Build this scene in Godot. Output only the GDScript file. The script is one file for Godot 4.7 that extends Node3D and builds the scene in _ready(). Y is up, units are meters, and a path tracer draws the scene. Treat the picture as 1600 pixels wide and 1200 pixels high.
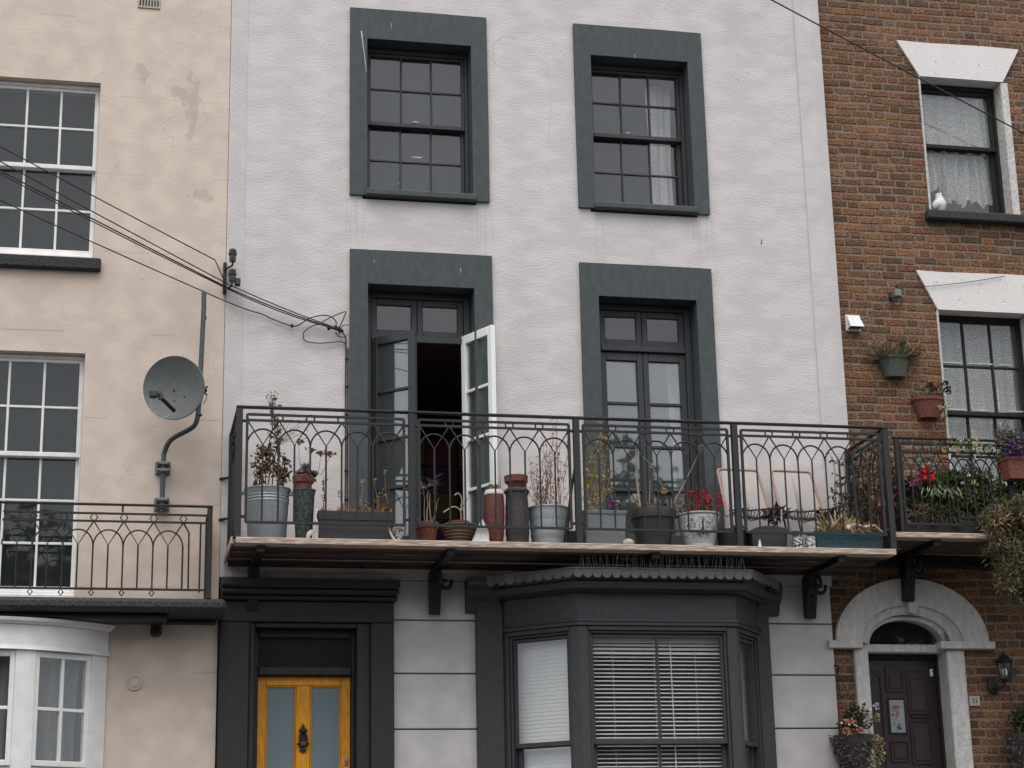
extends Node3D

var M := {}
var tex := {}
var used := {}
var X := Transform3D()
var rng := RandomNumberGenerator.new()

# ------------------------------------------------------------------ naming
func numbered(n: String) -> String:
	if not used.has(n):
		used[n] = 0
		return n
	used[n] += 1
	return "%s_%03d" % [n, used[n]]

func tag(o: Node3D, label: String, category: String, group := "", kind := "") -> Node3D:
	o.set_meta("label", label)
	o.set_meta("category", category)
	if group != "": o.set_meta("group", group)
	if kind != "": o.set_meta("kind", kind)
	return o

func thing(called: String, label: String, category: String, at := Vector3.ZERO, group := "") -> Node3D:
	var o := Node3D.new()
	o.name = numbered(called)
	add_child(o)
	o.position = at
	tag(o, label, category, group)
	return o

func setting(called: String, st: SurfaceTool, m: Material) -> MeshInstance3D:
	var o := obj(called, st, m, self)
	o.set_meta("kind", "structure")
	return o

func obj(called: String, st: SurfaceTool, m: Material, parent: Node3D) -> MeshInstance3D:
	st.generate_normals()
	var o := MeshInstance3D.new()
	o.mesh = st.commit()
	o.material_override = m
	o.name = numbered(called) if parent == self else called
	if parent != self and (m == M.petals or m == M.dry_stems or m == M.leaves):
		o.set_meta("kind", "stuff")
	parent.add_child(o, true)
	return o

func solo(called: String, st: SurfaceTool, m: Material, label: String, category: String, group := "") -> MeshInstance3D:
	var o := obj(called, st, m, self)
	tag(o, label, category, group)
	return o

func group_part(called: String, parent: Node3D) -> Node3D:
	var o := Node3D.new()
	o.name = called
	parent.add_child(o, true)
	return o

# ------------------------------------------------------------------ shapes
func mb() -> SurfaceTool:
	var st := SurfaceTool.new()
	st.begin(Mesh.PRIMITIVE_TRIANGLES)
	st.set_color(Color.WHITE)
	return st

func v(st: SurfaceTool, p: Vector3) -> void:
	st.add_vertex(X * p)

func tri(st: SurfaceTool, a: Vector3, b: Vector3, c: Vector3, out: Vector3) -> void:
	v(st, a)
	if (b - a).cross(c - a).dot(out) > 0:
		v(st, c)
		v(st, b)
	else:
		v(st, b)
		v(st, c)

func quad(st: SurfaceTool, a: Vector3, b: Vector3, c: Vector3, d: Vector3, out: Vector3) -> void:
	if (b - a).cross(d - a).length_squared() > 1e-14: tri(st, a, b, d, out)
	if (c - b).cross(d - b).length_squared() > 1e-14: tri(st, b, c, d, out)

func flat(st: SurfaceTool) -> void:
	st.set_smooth_group(-1)

func box(st: SurfaceTool, x0: float, x1: float, y0: float, y1: float, z0: float, z1: float, b := 0.0) -> void:
	boxt(st, Transform3D(Basis(), Vector3((x0 + x1) / 2, (y0 + y1) / 2, (z0 + z1) / 2)), Vector3(x1 - x0, y1 - y0, z1 - z0) / 2, b)

# a box with half size h, placed by t, edges cut by b
func boxt(st: SurfaceTool, t: Transform3D, h: Vector3, b := 0.0) -> void:
	flat(st)
	h = h.abs()
	b = minf(b, minf(h.x, minf(h.y, h.z)) * 0.9)
	var ax := [Vector3(1, 0, 0), Vector3(0, 1, 0), Vector3(0, 0, 1)]
	for i in 3:
		var n: Vector3 = ax[i]
		var u: Vector3 = ax[(i + 1) % 3]
		var w: Vector3 = ax[(i + 2) % 3]
		var hn: float = h[i]
		var hu: float = h[(i + 1) % 3]
		var hw: float = h[(i + 2) % 3]
		for s in [-1.0, 1.0]:
			var o: Vector3 = n * s
			var c: Vector3 = o * hn
			var uu := u * (hu - b)
			var ww := w * (hw - b)
			quad(st, t * (c - uu - ww), t * (c + uu - ww), t * (c + uu + ww), t * (c - uu + ww), t.basis * o)
			if b > 0.0:
				for r in [-1.0, 1.0]:
					var e: Vector3 = u * r
					quad(st, t * (o * hn + e * (hu - b) - ww), t * (o * hn + e * (hu - b) + ww), t * (o * (hn - b) + e * hu + ww), t * (o * (hn - b) + e * hu - ww), t.basis * (o + e))
	if b > 0.0:
		for sx in [-1.0, 1.0]:
			for sy in [-1.0, 1.0]:
				for sz in [-1.0, 1.0]:
					tri(st, t * Vector3(sx * h.x, sy * (h.y - b), sz * (h.z - b)), t * Vector3(sx * (h.x - b), sy * h.y, sz * (h.z - b)), t * Vector3(sx * (h.x - b), sy * (h.y - b), sz * h.z), t.basis * Vector3(sx, sy, sz))

# a square bar from a to b: w across, d deep
func bar(st: SurfaceTool, a: Vector3, b: Vector3, w: float, d: float, bev := 0.0, up := Vector3(0, 0, 1)) -> void:
	var y := (b - a).normalized()
	var z := up - y * up.dot(y)
	if z.length() < 0.01: z = Vector3(1, 0, 0) - y * y.x
	z = z.normalized()
	boxt(st, Transform3D(Basis(y.cross(z), y, z), (a + b) / 2), Vector3(w / 2, (b - a).length() / 2, d / 2), bev)

func tube(st: SurfaceTool, pts: Array, r, sides := 6, closed := false) -> void:
	st.set_smooth_group(1)
	var n := pts.size()
	var rings := []
	var side := Vector3.ZERO
	for i in n:
		var p: Vector3 = pts[i]
		var prev: Vector3 = pts[(i - 1 + n) % n] if closed else pts[maxi(i - 1, 0)]
		var nxt: Vector3 = pts[(i + 1) % n] if closed else pts[mini(i + 1, n - 1)]
		var t := (nxt - prev).normalized()
		if side == Vector3.ZERO:
			side = t.cross(Vector3(0.13, 0.31, 0.94)).normalized()
		side = (side - t * side.dot(t)).normalized()
		var up := t.cross(side)
		var rad: float = r if (r is float or r is int) else r[i]
		var ring := []
		for k in sides:
			var a := TAU * k / sides
			ring.append(p + (side * cos(a) + up * sin(a)) * rad)
		rings.append(ring)
	for i in (n if closed else n - 1):
		var A: Array = rings[i]
		var B: Array = rings[(i + 1) % n]
		for k in sides:
			var m := (k + 1) % sides
			quad(st, A[k], A[m], B[m], B[k], (A[k] + A[m]) * 0.5 - pts[i])
	if not closed:
		st.set_smooth_group(-1)
		for e in [0, n - 1]:
			var o: Vector3 = pts[e] - pts[1 if e == 0 else n - 2]
			for k in range(1, sides - 1):
				tri(st, rings[e][0], rings[e][k], rings[e][k + 1], o)

func curve(pts: Array, steps := 6, closed := false) -> Array:
	var out := []
	var n := pts.size()
	for i in (n if closed else n - 1):
		var a: Vector3 = pts[(i - 1 + n) % n] if closed else pts[maxi(i - 1, 0)]
		var b: Vector3 = pts[i]
		var c: Vector3 = pts[(i + 1) % n]
		var d: Vector3 = pts[(i + 2) % n] if closed else pts[mini(i + 2, n - 1)]
		for k in steps:
			out.append(b.cubic_interpolate(c, a, d, float(k) / steps))
	if not closed: out.append(pts[n - 1])
	return out

# a turned shape about the y axis: profile of (radius, height)
func lathe(st: SurfaceTool, prof: Array, segs := 24, at := Vector3.ZERO, sq := Vector2(1, 1)) -> void:
	var grp := 1
	for i in prof.size() - 1:
		var a: Vector2 = prof[i]
		var b: Vector2 = prof[i + 1]
		if i > 0:
			var pv: Vector2 = a - prof[i - 1]
			if absf(pv.angle_to(b - a)) > 0.6: grp += 1
		st.set_smooth_group(grp)
		var d := b - a
		for k in segs:
			var t0 := TAU * k / segs
			var t1 := TAU * (k + 1) / segs
			var e0 := Vector3(cos(t0) * sq.x, 0, sin(t0) * sq.y)
			var e1 := Vector3(cos(t1) * sq.x, 0, sin(t1) * sq.y)
			var o := (e0 + e1) * d.y + Vector3(0, -2.0 * d.x, 0)
			quad(st, at + e0 * a.x + Vector3(0, a.y, 0), at + e1 * a.x + Vector3(0, a.y, 0), at + e1 * b.x + Vector3(0, b.y, 0), at + e0 * b.x + Vector3(0, b.y, 0), o)

# a flat outline in x, y pushed out from z0 to z1
func prism(st: SurfaceTool, poly: PackedVector2Array, z0: float, z1: float, t := Transform3D()) -> void:
	flat(st)
	var idx := Geometry2D.triangulate_polygon(poly)
	for k in range(0, idx.size(), 3):
		var a := poly[idx[k]]
		var b := poly[idx[k + 1]]
		var c := poly[idx[k + 2]]
		for z in [z0, z1]:
			tri(st, t * Vector3(a.x, a.y, z), t * Vector3(b.x, b.y, z), t * Vector3(c.x, c.y, z), t.basis * Vector3(0, 0, 1 if z == maxf(z0, z1) else -1))
	var ccw := not Geometry2D.is_polygon_clockwise(poly)
	for k in poly.size():
		var a := poly[k]
		var b := poly[(k + 1) % poly.size()]
		var o := Vector3(b.y - a.y, a.x - b.x, 0) * (1.0 if ccw else -1.0)
		quad(st, t * Vector3(a.x, a.y, z0), t * Vector3(b.x, b.y, z0), t * Vector3(b.x, b.y, z1), t * Vector3(a.x, a.y, z1), t.basis * o)

func ball(st: SurfaceTool, c: Vector3, r: Vector3, seg := 8, rings := 5) -> void:
	st.set_smooth_group(3)
	for i in rings:
		for k in seg:
			var P := []
			for w in [[i, k], [i, k + 1], [i + 1, k + 1], [i + 1, k]]:
				var th: float = PI * w[0] / rings
				var ph: float = TAU * w[1] / seg
				P.append(Vector3(sin(th) * cos(ph), cos(th), sin(th) * sin(ph)))
			quad(st, c + P[0] * r, c + P[1] * r, c + P[2] * r, c + P[3] * r, P[0] + P[1] + P[2] + P[3])

func vary(c: Color, d := 0.25) -> Color:
	var k := 1.0 + rng.randf_range(-d, d)
	return Color(c.r * k * rng.randf_range(0.92, 1.08), c.g * k, c.b * k * rng.randf_range(0.92, 1.08))

func pick(a: Array):
	return a[rng.randi() % a.size()]

func dir() -> Vector3:
	var d := Vector3(rng.randf_range(-1, 1), rng.randf_range(-1, 1), rng.randf_range(-1, 1))
	return d.normalized() if d.length() > 0.05 else Vector3.UP

# one folded leaf from p along d
func leaf(st: SurfaceTool, p: Vector3, d: Vector3, length: float, width: float, c: Color) -> void:
	flat(st)
	st.set_color(c)
	var s := d.cross(dir())
	if s.length() < 0.01: s = d.cross(Vector3(0.3, 0.2, 0.9))
	s = s.normalized()
	var n := s.cross(d).normalized()
	var m := p + d * length * 0.5
	var e := p + d * length - n * length * 0.12
	tri(st, p, m + s * width / 2 + n * width * 0.2, e, n)
	tri(st, p, m - s * width / 2 + n * width * 0.2, e, n)

func cloud(st: SurfaceTool, c: Vector3, r: Vector3, n: int, length: float, width: float, cols: Array) -> void:
	for i in n:
		var d := dir() * pow(rng.randf(), 0.4)
		leaf(st, c + d * r, (d + dir() * 0.9).normalized(), length * rng.randf_range(0.6, 1.3), width * rng.randf_range(0.6, 1.3), vary(pick(cols)))

# clumps of leaves spread through a rough volume
func clumps(st: SurfaceTool, c: Vector3, r: Vector3, k: int, per: int, cr: float, length: float, width: float, cols: Array) -> void:
	for i in k:
		var p := c + dir() * pow(rng.randf(), 0.45) * r
		var col: Color = vary(pick(cols), 0.4)
		cloud(st, p, Vector3.ONE * cr * rng.randf_range(0.6, 1.3), per, length, width, [col, vary(col, 0.3)])

func flower(st: SurfaceTool, p: Vector3, r: float, cols: Array, n := 14) -> void:
	for i in n:
		var d := dir()
		d = (d + Vector3(0, 0.3, 0.5)).normalized()
		leaf(st, p + d * r * 0.35, (d + dir() * 0.7).normalized(), r * 0.8, r * 0.75, vary(pick(cols), 0.25))

# a bent dry stem; returns its points
func stem(st: SurfaceTool, a: Vector3, b: Vector3, r: float, wob: float, c: Color, steps := 5) -> Array:
	st.set_color(c)
	var pts := []
	var rr := []
	for i in steps + 1:
		var t := float(i) / steps
		var w := dir() * wob if (i > 0 and i < steps) else Vector3.ZERO
		pts.append(a.lerp(b, t) + w)
		rr.append(r * (1.0 - 0.55 * t))
	tube(st, pts, rr, 4)
	return pts

# ------------------------------------------------------------------ materials
func noise_tex(key: String, freq: float, lo: float, hi: float, kind := 0, oct := 5, size := 512, seed_ := 1) -> NoiseTexture2D:
	if tex.has(key): return tex[key]
	var f := FastNoiseLite.new()
	f.seed = seed_
	f.noise_type = FastNoiseLite.TYPE_SIMPLEX_SMOOTH if kind == 0 else FastNoiseLite.TYPE_CELLULAR
	f.frequency = freq
	f.fractal_octaves = oct
	if kind == 2:
		f.noise_type = FastNoiseLite.TYPE_PERLIN
		f.fractal_type = FastNoiseLite.FRACTAL_RIDGED
	var t := NoiseTexture2D.new()
	t.width = size
	t.height = size
	t.seamless = true
	t.noise = f
	var g := Gradient.new()
	g.offsets = PackedFloat32Array([0.25, 0.75])
	g.colors = PackedColorArray([Color(lo, lo, lo), Color(hi, hi, hi)])
	t.color_ramp = g
	tex[key] = t
	return t

# col is sRGB; tone = a noise texture multiplied in, bump = relief in centimetres
func mat(key: String, col: Color, rough: float, tone = null, scale := Vector3.ONE, bump = null, relief := 0.0, metal := 0.0) -> StandardMaterial3D:
	var m := StandardMaterial3D.new()
	m.resource_name = key
	m.albedo_color = col
	m.roughness = rough
	m.metallic = metal
	if tone:
		m.albedo_texture = tone
	if tone or bump:
		m.uv1_triplanar = true
		m.uv1_world_triplanar = true
		m.uv1_scale = scale
	if bump:
		m.heightmap_enabled = true
		m.heightmap_texture = bump
		m.heightmap_scale = relief
	M[key] = m
	return m

func painted(key: String, rough: float, tone = null, scale := Vector3.ONE, bump = null, relief := 0.0) -> StandardMaterial3D:
	var m := mat(key, Color.WHITE, rough, tone, scale, bump, relief)
	m.vertex_color_use_as_albedo = true
	return m

func line_on(im: Image, pts: Array, c: Color, w := 1.0) -> void:
	for i in pts.size() - 1:
		var a: Vector2 = pts[i]
		var b: Vector2 = pts[i + 1]
		var n := int(a.distance_to(b)) + 1
		for k in n:
			var p := a.lerp(b, float(k) / n) + Vector2(rng.randf_range(-0.7, 0.7), rng.randf_range(-0.7, 0.7))
			var x := int(p.x)
			var y := int(p.y)
			if rng.randf() < 0.8 and x >= 0 and y >= 0 and x < im.get_width() and y < im.get_height():
				im.set_pixel(x, y, Color(c.r, c.g, c.b, c.a * rng.randf_range(0.5, 1.0)))
				if w > 1.0 and x + 1 < im.get_width(): im.set_pixel(x + 1, y, Color(c.r, c.g, c.b, c.a * 0.6))

# stains, patches and hairline cracks of a rendered wall: x0..x0+W by y0..y0+H metres
func wear(m: StandardMaterial3D, im: Image, x0: float, y0: float, W: float, H: float) -> void:
	m.detail_enabled = true
	m.detail_blend_mode = BaseMaterial3D.BLEND_MODE_MIX
	m.detail_uv_layer = BaseMaterial3D.DETAIL_UV_2
	m.detail_albedo = ImageTexture.create_from_image(im)
	m.uv2_triplanar = true
	m.uv2_world_triplanar = true
	m.uv2_scale = Vector3(1.0 / W, 1.0 / H, 1.0)
	m.uv2_offset = Vector3(-x0 / W, -y0 / H, 0)

func materials() -> void:
	var blot := noise_tex("blot", 0.006, 0.95, 1.0, 0, 6)
	var fine := noise_tex("fine", 0.03, 0.9, 1.0, 0, 5, 512, 4)
	var rough := noise_tex("rough", 0.03, 0.72, 1.0, 0, 6, 512, 9)
	var stucco := noise_tex("stucco", 0.03, 0.0, 1.0, 0, 6, 1024, 12)
	var grainy := noise_tex("grainy", 0.06, 0.0, 1.0, 0, 4, 512, 21)
	var spangle := noise_tex("spangle", 0.05, 0.82, 1.0, 1, 2, 512, 5)
	var wood := noise_tex("wood", 0.02, 0.7, 1.0, 0, 6, 512, 31)
	# walls
	var m := mat("grey_render", Color(0.80, 0.774, 0.766), 0.95, blot, Vector3(0.6, 1.4, 0.6), stucco, 0.1)
	m = mat("grey_smooth", Color(0.782, 0.762, 0.756), 0.9, blot, Vector3(0.9, 0.9, 0.9), grainy, 0.1)
	m = mat("cream_render", Color(0.82, 0.752, 0.70), 0.93, blot, Vector3(0.8, 1.0, 0.8), grainy, 0.06)
	mat("groove_grey", Color(0.42, 0.40, 0.40), 0.95, blot)
	mat("surround", Color(0.262, 0.288, 0.296), 0.75, fine, Vector3(0.8, 0.4, 0.8), grainy, 0.06)
	mat("frame_green", Color(0.20, 0.215, 0.225), 0.55, fine, Vector3(1, 1, 1))
	mat("shop_grey", Color(0.222, 0.23, 0.24), 0.62, fine, Vector3(1.2, 0.5, 1.2), grainy, 0.1)
	mat("door_casing", Color(0.15, 0.15, 0.158), 0.62, fine, Vector3(1.2, 0.4, 1.2), grainy, 0.12)  # same paint as shop_grey, darkened to deepen the shade under the balcony
	mat("lead", Color(0.47, 0.475, 0.48), 0.6, fine, Vector3(2, 2, 2))
	mat("white_wood", Color(0.905, 0.895, 0.885), 0.5, blot, Vector3(1.5, 1.5, 1.5))
	mat("white_flaky", Color(0.80, 0.785, 0.765), 0.85, noise_tex("flake", 0.02, 0.92, 1.0, 0, 6, 512, 77), Vector3(1.2, 0.5, 1.2), grainy, 0.5)
	var chips := noise_tex("chips", 0.018, 0.3, 1.0, 0, 5, 512, 90)
	chips.color_ramp.offsets = PackedFloat32Array([0.0, 0.12, 0.2, 1.0])
	chips.color_ramp.colors = PackedColorArray([Color(0.45, 0.38, 0.33), Color(0.62, 0.56, 0.52), Color(0.97, 0.965, 0.96), Color(1, 1, 1)])
	mat("white_lintel", Color(0.88, 0.865, 0.855), 0.9, chips, Vector3(2.2, 1.5, 2.2), grainy, 0.2)
	mat("black_paint", Color(0.085, 0.09, 0.095), 0.5, rough, Vector3(2, 2, 2))
	mat("dark_sill", Color(0.23, 0.23, 0.23), 0.85, rough, Vector3(2, 2, 2), grainy, 0.3)
	mat("stone_slab", Color(0.255, 0.255, 0.26), 0.9, rough, Vector3(1.5, 1.5, 1.5), grainy, 0.5)
	mat("old_paint_black", Color(0.13, 0.125, 0.12), 0.8, rough, Vector3(2, 2, 2))
	mat("iron", Color(0.125, 0.13, 0.137), 0.6, fine, Vector3(4, 4, 4))
	mat("iron_black", Color(0.09, 0.09, 0.095), 0.55, fine, Vector3(4, 4, 4))
	mat("galv", Color(0.66, 0.69, 0.705), 0.5, spangle, Vector3(3, 3, 3), null, 0.0, 0.25)
	mat("galv_dull", Color(0.52, 0.545, 0.555), 0.6, spangle, Vector3(4, 4, 4), null, 0.0, 0.3)
	mat("verdigris", Color(0.36, 0.41, 0.41), 0.65, noise_tex("mottle", 0.02, 0.5, 1.0, 0, 5, 512, 15), Vector3(3, 2.2, 3), null, 0.0, 0.2)
	mat("terracotta", Color(0.53, 0.315, 0.255), 0.85, rough, Vector3(2.5, 2.5, 2.5))
	mat("red_clay", Color(0.44, 0.235, 0.205), 0.6, rough, Vector3(2, 1.2, 2))
	mat("brown_glaze", Color(0.45, 0.36, 0.29), 0.7, rough, Vector3(2, 5, 2))
	mat("chimney_clay", Color(0.30, 0.275, 0.275), 0.8, rough, Vector3(2, 2, 2))
	mat("plastic_dark", Color(0.215, 0.215, 0.222), 0.55, fine, Vector3(2, 2, 2))
	mat("plastic_teal", Color(0.16, 0.30, 0.345), 0.5, rough, Vector3(2, 2, 2))
	mat("plastic_green", Color(0.36, 0.38, 0.34), 0.7, rough, Vector3(3, 3, 3))
	mat("concrete", Color(0.50, 0.50, 0.49), 0.95, rough, Vector3(4, 4, 4))
	mat("white_plain", Color(0.86, 0.85, 0.85), 0.6, fine, Vector3(2, 2, 2))
	mat("bone", Color(0.78, 0.74, 0.68), 0.8, rough, Vector3(6, 6, 6))
	mat("copper", Color(0.63, 0.50, 0.44), 0.45, fine, Vector3(3, 3, 3), null, 0.0, 0.15)
	mat("cord", Color(0.80, 0.77, 0.755), 0.8)
	mat("wire_dark", Color(0.21, 0.19, 0.185), 0.6)
	mat("cable", Color(0.13, 0.125, 0.125), 0.6)
	mat("dish_grey", Color(0.37, 0.385, 0.385), 0.55, fine, Vector3(1.0, 1.0, 1.0))
	mat("pole_grey", Color(0.34, 0.365, 0.375), 0.55, rough, Vector3(3, 3, 3), null, 0.0, 0.3)
	mat("rust", Color(0.28, 0.20, 0.17), 0.9, rough, Vector3(5, 5, 5))
	mat("ceramic_brown", Color(0.235, 0.215, 0.20), 0.35, rough, Vector3(6, 6, 6))
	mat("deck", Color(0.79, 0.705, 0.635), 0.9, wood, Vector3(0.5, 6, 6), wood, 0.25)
	mat("deck_under_shaded_dark", Color(0.22, 0.18, 0.165), 0.92, wood, Vector3(0.5, 5, 5), wood, 0.25)  # darker alternate board, shade below the deck put into its colour
	mat("deck_under_shaded", Color(0.36, 0.295, 0.26), 0.92, wood, Vector3(0.5, 5, 5), wood, 0.25)  # wood darkened to stand in for the shadow beneath the balcony
	mat("yellow_door", Color(0.90, 0.60, 0.10), 0.42, noise_tex("dfine", 0.02, 0.9, 1.0, 0, 4, 512, 61), Vector3(2, 0.6, 2))
	mat("frosted", Color(0.43, 0.485, 0.505), 0.5)
	mat("brown_door", Color(0.205, 0.13, 0.128), 0.4, wood, Vector3(6, 0.6, 6))
	mat("steel", Color(0.7, 0.69, 0.66), 0.35, null, Vector3.ONE, null, 0.0, 0.8)
	mat("mortar", Color(0.62, 0.56, 0.505), 0.97, rough, Vector3(3, 3, 3), grainy, 0.5)
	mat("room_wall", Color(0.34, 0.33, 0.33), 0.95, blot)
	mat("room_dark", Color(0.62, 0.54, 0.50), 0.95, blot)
	mat("tarmac", Color(0.25, 0.25, 0.255), 0.95, fine, Vector3(0.7, 0.7, 0.7), grainy, 0.4)
	mat("pavement", Color(0.36, 0.355, 0.35), 0.95, blot, Vector3(0.7, 0.7, 0.7))
	mat("bark", Color(0.27, 0.22, 0.18), 0.95, rough, Vector3(2, 0.6, 2))
	mat("slate", Color(0.27, 0.28, 0.30), 0.8, rough, Vector3(1, 3, 1))
	var c := mat("net_curtain", Color(0.90, 0.90, 0.89), 0.95, noise_tex("lace", 0.06, 0.5, 1.0, 1, 3, 512, 41), Vector3(3, 3, 3))
	c.backlight_enabled = true
	c.backlight = Color(0.4, 0.4, 0.4)
	c = mat("white_curtain", Color(0.84, 0.84, 0.84), 0.95, fine, Vector3(2, 2, 2))
	c.backlight_enabled = true
	c.backlight = Color(0.3, 0.3, 0.3)
	mat("grey_curtain", Color(0.52, 0.52, 0.53), 0.95, fine, Vector3(2, 1, 2))
	mat("blind_white", Color(0.87, 0.87, 0.86), 0.6)
	mat("white_gloss", Color(0.945, 0.94, 0.935), 0.35)
	mat("slat_white", Color(0.95, 0.95, 0.94), 0.5)
	for g in [["pane_dim", 0.04, 0.41], ["pane_single", 0.04, 0.5], ["pane_bright", 0.05, 0.5]]:
		var p := StandardMaterial3D.new()
		p.resource_name = g[0]
		p.transparency = BaseMaterial3D.TRANSPARENCY_ALPHA
		p.albedo_color = Color(0.5, 0.55, 0.55, g[1])
		p.roughness = 0.02
		p.metallic_specular = g[2]
		M[g[0]] = p
	var soot := noise_tex("soot", 0.025, 0.66, 1.0, 0, 6, 512, 51)
	soot.color_ramp.offsets = PackedFloat32Array([0.15, 0.38, 0.55, 0.72, 0.9])
	soot.color_ramp.colors = PackedColorArray([Color(0.50, 0.47, 0.46), Color(0.76, 0.70, 0.66), Color(0.92, 0.84, 0.76), Color(1.0, 0.88, 0.74), Color(1.0, 0.96, 0.90)])
	painted("brick_skin", 0.95, soot, Vector3(2.2, 4.0, 2.2), grainy, 0.8)
	painted("leaves", 0.75)
	M.leaves.backlight_enabled = true
	M.leaves.backlight = Color(0.25, 0.25, 0.2)
	painted("petals", 0.8)
	painted("dry_stems", 0.95)
	painted("painted_things", 0.6)

	# cream wall wear
	var im := Image.create(1024, 2048, false, Image.FORMAT_RGBA8)
	var f := FastNoiseLite.new()
	f.seed = 5
	f.frequency = 0.006
	f.fractal_octaves = 5
	var f2 := FastNoiseLite.new()
	f2.seed = 8
	f2.frequency = 0.03
	f2.fractal_octaves = 4
	# 3.0 m x 10 m from x = -2.1, y = 2
	for y in range(0, 2048, 2):
		var hy := 12.0 - y / 204.8
		for x in range(0, 1024, 2):
			var hx := -2.1 + x / 341.3
			var n := f.get_noise_2d(x, y * 1.4)
			var n2 := f2.get_noise_2d(x, y)
			var a := clampf((n - 0.15) * 0.45 + n2 * 0.05, 0, 0.09) * clampf((hy - 6.2) / 3.0, 0.25, 1.0)
			# two peeled patches right of the upper window
			for s in [[0.50, 8.5, 0.07, 0.24], [0.40, 8.62, 0.13, 0.06], [0.58, 7.65, 0.1, 0.05], [0.06, 8.78, 0.07, 0.12]]:
				var d := Vector2((hx - s[0]) / s[2], (hy - s[1]) / s[3]).length() + n2 * 0.9 + n * 0.8
				if d < 0.9: a = maxf(a, 0.26 * smoothstep(0.9, 0.6, d))
			if a > 0.01:
				im.fill_rect(Rect2i(x, y, 2, 2), Color(0.52, 0.46, 0.41, a))
	for j in 12:  # the scored courses of the old render, broken here and there
		var yy := 120.0 + j * 148.0 + rng.randf_range(-8, 8)
		var xx := 0.0
		while xx < 1000:
			var ln := rng.randf_range(60, 260)
			if rng.randf() < 0.62:
				line_on(im, [Vector2(xx, yy), Vector2(xx + ln, yy + rng.randf_range(-3, 3))], Color(0.45, 0.38, 0.33, rng.randf_range(0.3, 0.75)), 2.0)
			xx += ln + rng.randf_range(5, 60)
	for j in 16:
		var p := Vector2(rng.randf_range(620, 1000), rng.randf_range(300, 1500))
		var pts := [p]
		for k in 5:
			p += Vector2(rng.randf_range(-26, 26), rng.randf_range(2, 22))
			pts.append(p)
		line_on(im, pts, Color(0.42, 0.36, 0.31, 0.55))
	wear(M.cream_render, im, -2.1, 2.0, 3.0, 10.0)
	# grey wall: hairline cracks, small scuffs and faint runs below sills; 6 x 9 m from x = 0.7, y = 3.5
	im = Image.create(1024, 1536, false, Image.FORMAT_RGBA8)
	var px := func(x: float, y: float) -> Vector2: return Vector2((x - 0.7) / 6.0 * 1024, (12.5 - y) / 9.0 * 1536)
	for y in range(0, 1536, 3):
		for x in range(0, 1024, 3):
			var n := f.get_noise_2d(x * 0.8 + 500, y * 0.5 + 90) + 0.4 * f2.get_noise_2d(x, y)
			if n > 0.2: im.fill_rect(Rect2i(x, y, 3, 3), Color(0.60, 0.565, 0.56, minf((n - 0.2) * 0.35, 0.09)))
	line_on(im, [px.call(3.19, 9.2), px.call(3.26, 9.12), px.call(3.24, 9.3), px.call(3.33, 9.4), px.call(3.6, 9.38), px.call(3.8, 9.42), px.call(3.86, 9.3), px.call(3.98, 9.22)], Color(0.45, 0.43, 0.43, 0.5))
	line_on(im, [px.call(3.75, 9.3), px.call(3.78, 8.7), px.call(3.74, 8.3)], Color(0.5, 0.48, 0.47, 0.35))
	line_on(im, [px.call(4.6, 7.72), px.call(4.72, 7.5), px.call(4.7, 7.3)], Color(0.5, 0.48, 0.47, 0.35))
	for j in 40:
		var p: Vector2 = px.call(rng.randf_range(0.9, 6.4), rng.randf_range(4.6, 11))
		line_on(im, [p, p + Vector2(rng.randf_range(-5, 5), rng.randf_range(1, 9))], Color(0.42, 0.4, 0.38, 0.6))
	for q in [[2.0, 7.70], [3.05, 7.70], [4.2, 7.70], [5.14, 7.70], [1.92, 7.70], [5.26, 7.70], [3.17, 7.70]]:
		for k in 5:
			var a: Vector2 = px.call(q[0] + rng.randf_range(-0.05, 0.05), q[1])
			line_on(im, [a, a + Vector2(rng.randf_range(-2, 2), rng.randf_range(25, 110))], Color(0.5, 0.48, 0.47, 0.22), 2.0)
	var sc: Vector2 = px.call(5.76, 7.47)
	for k in 9: im.fill_rect(Rect2i(int(sc.x) + k / 4, int(sc.y) - k, 2, 1), Color(0.3, 0.28, 0.27, 0.9))
	wear(M.grey_render, im, 0.7, 3.5, 6.0, 9.0)

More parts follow.
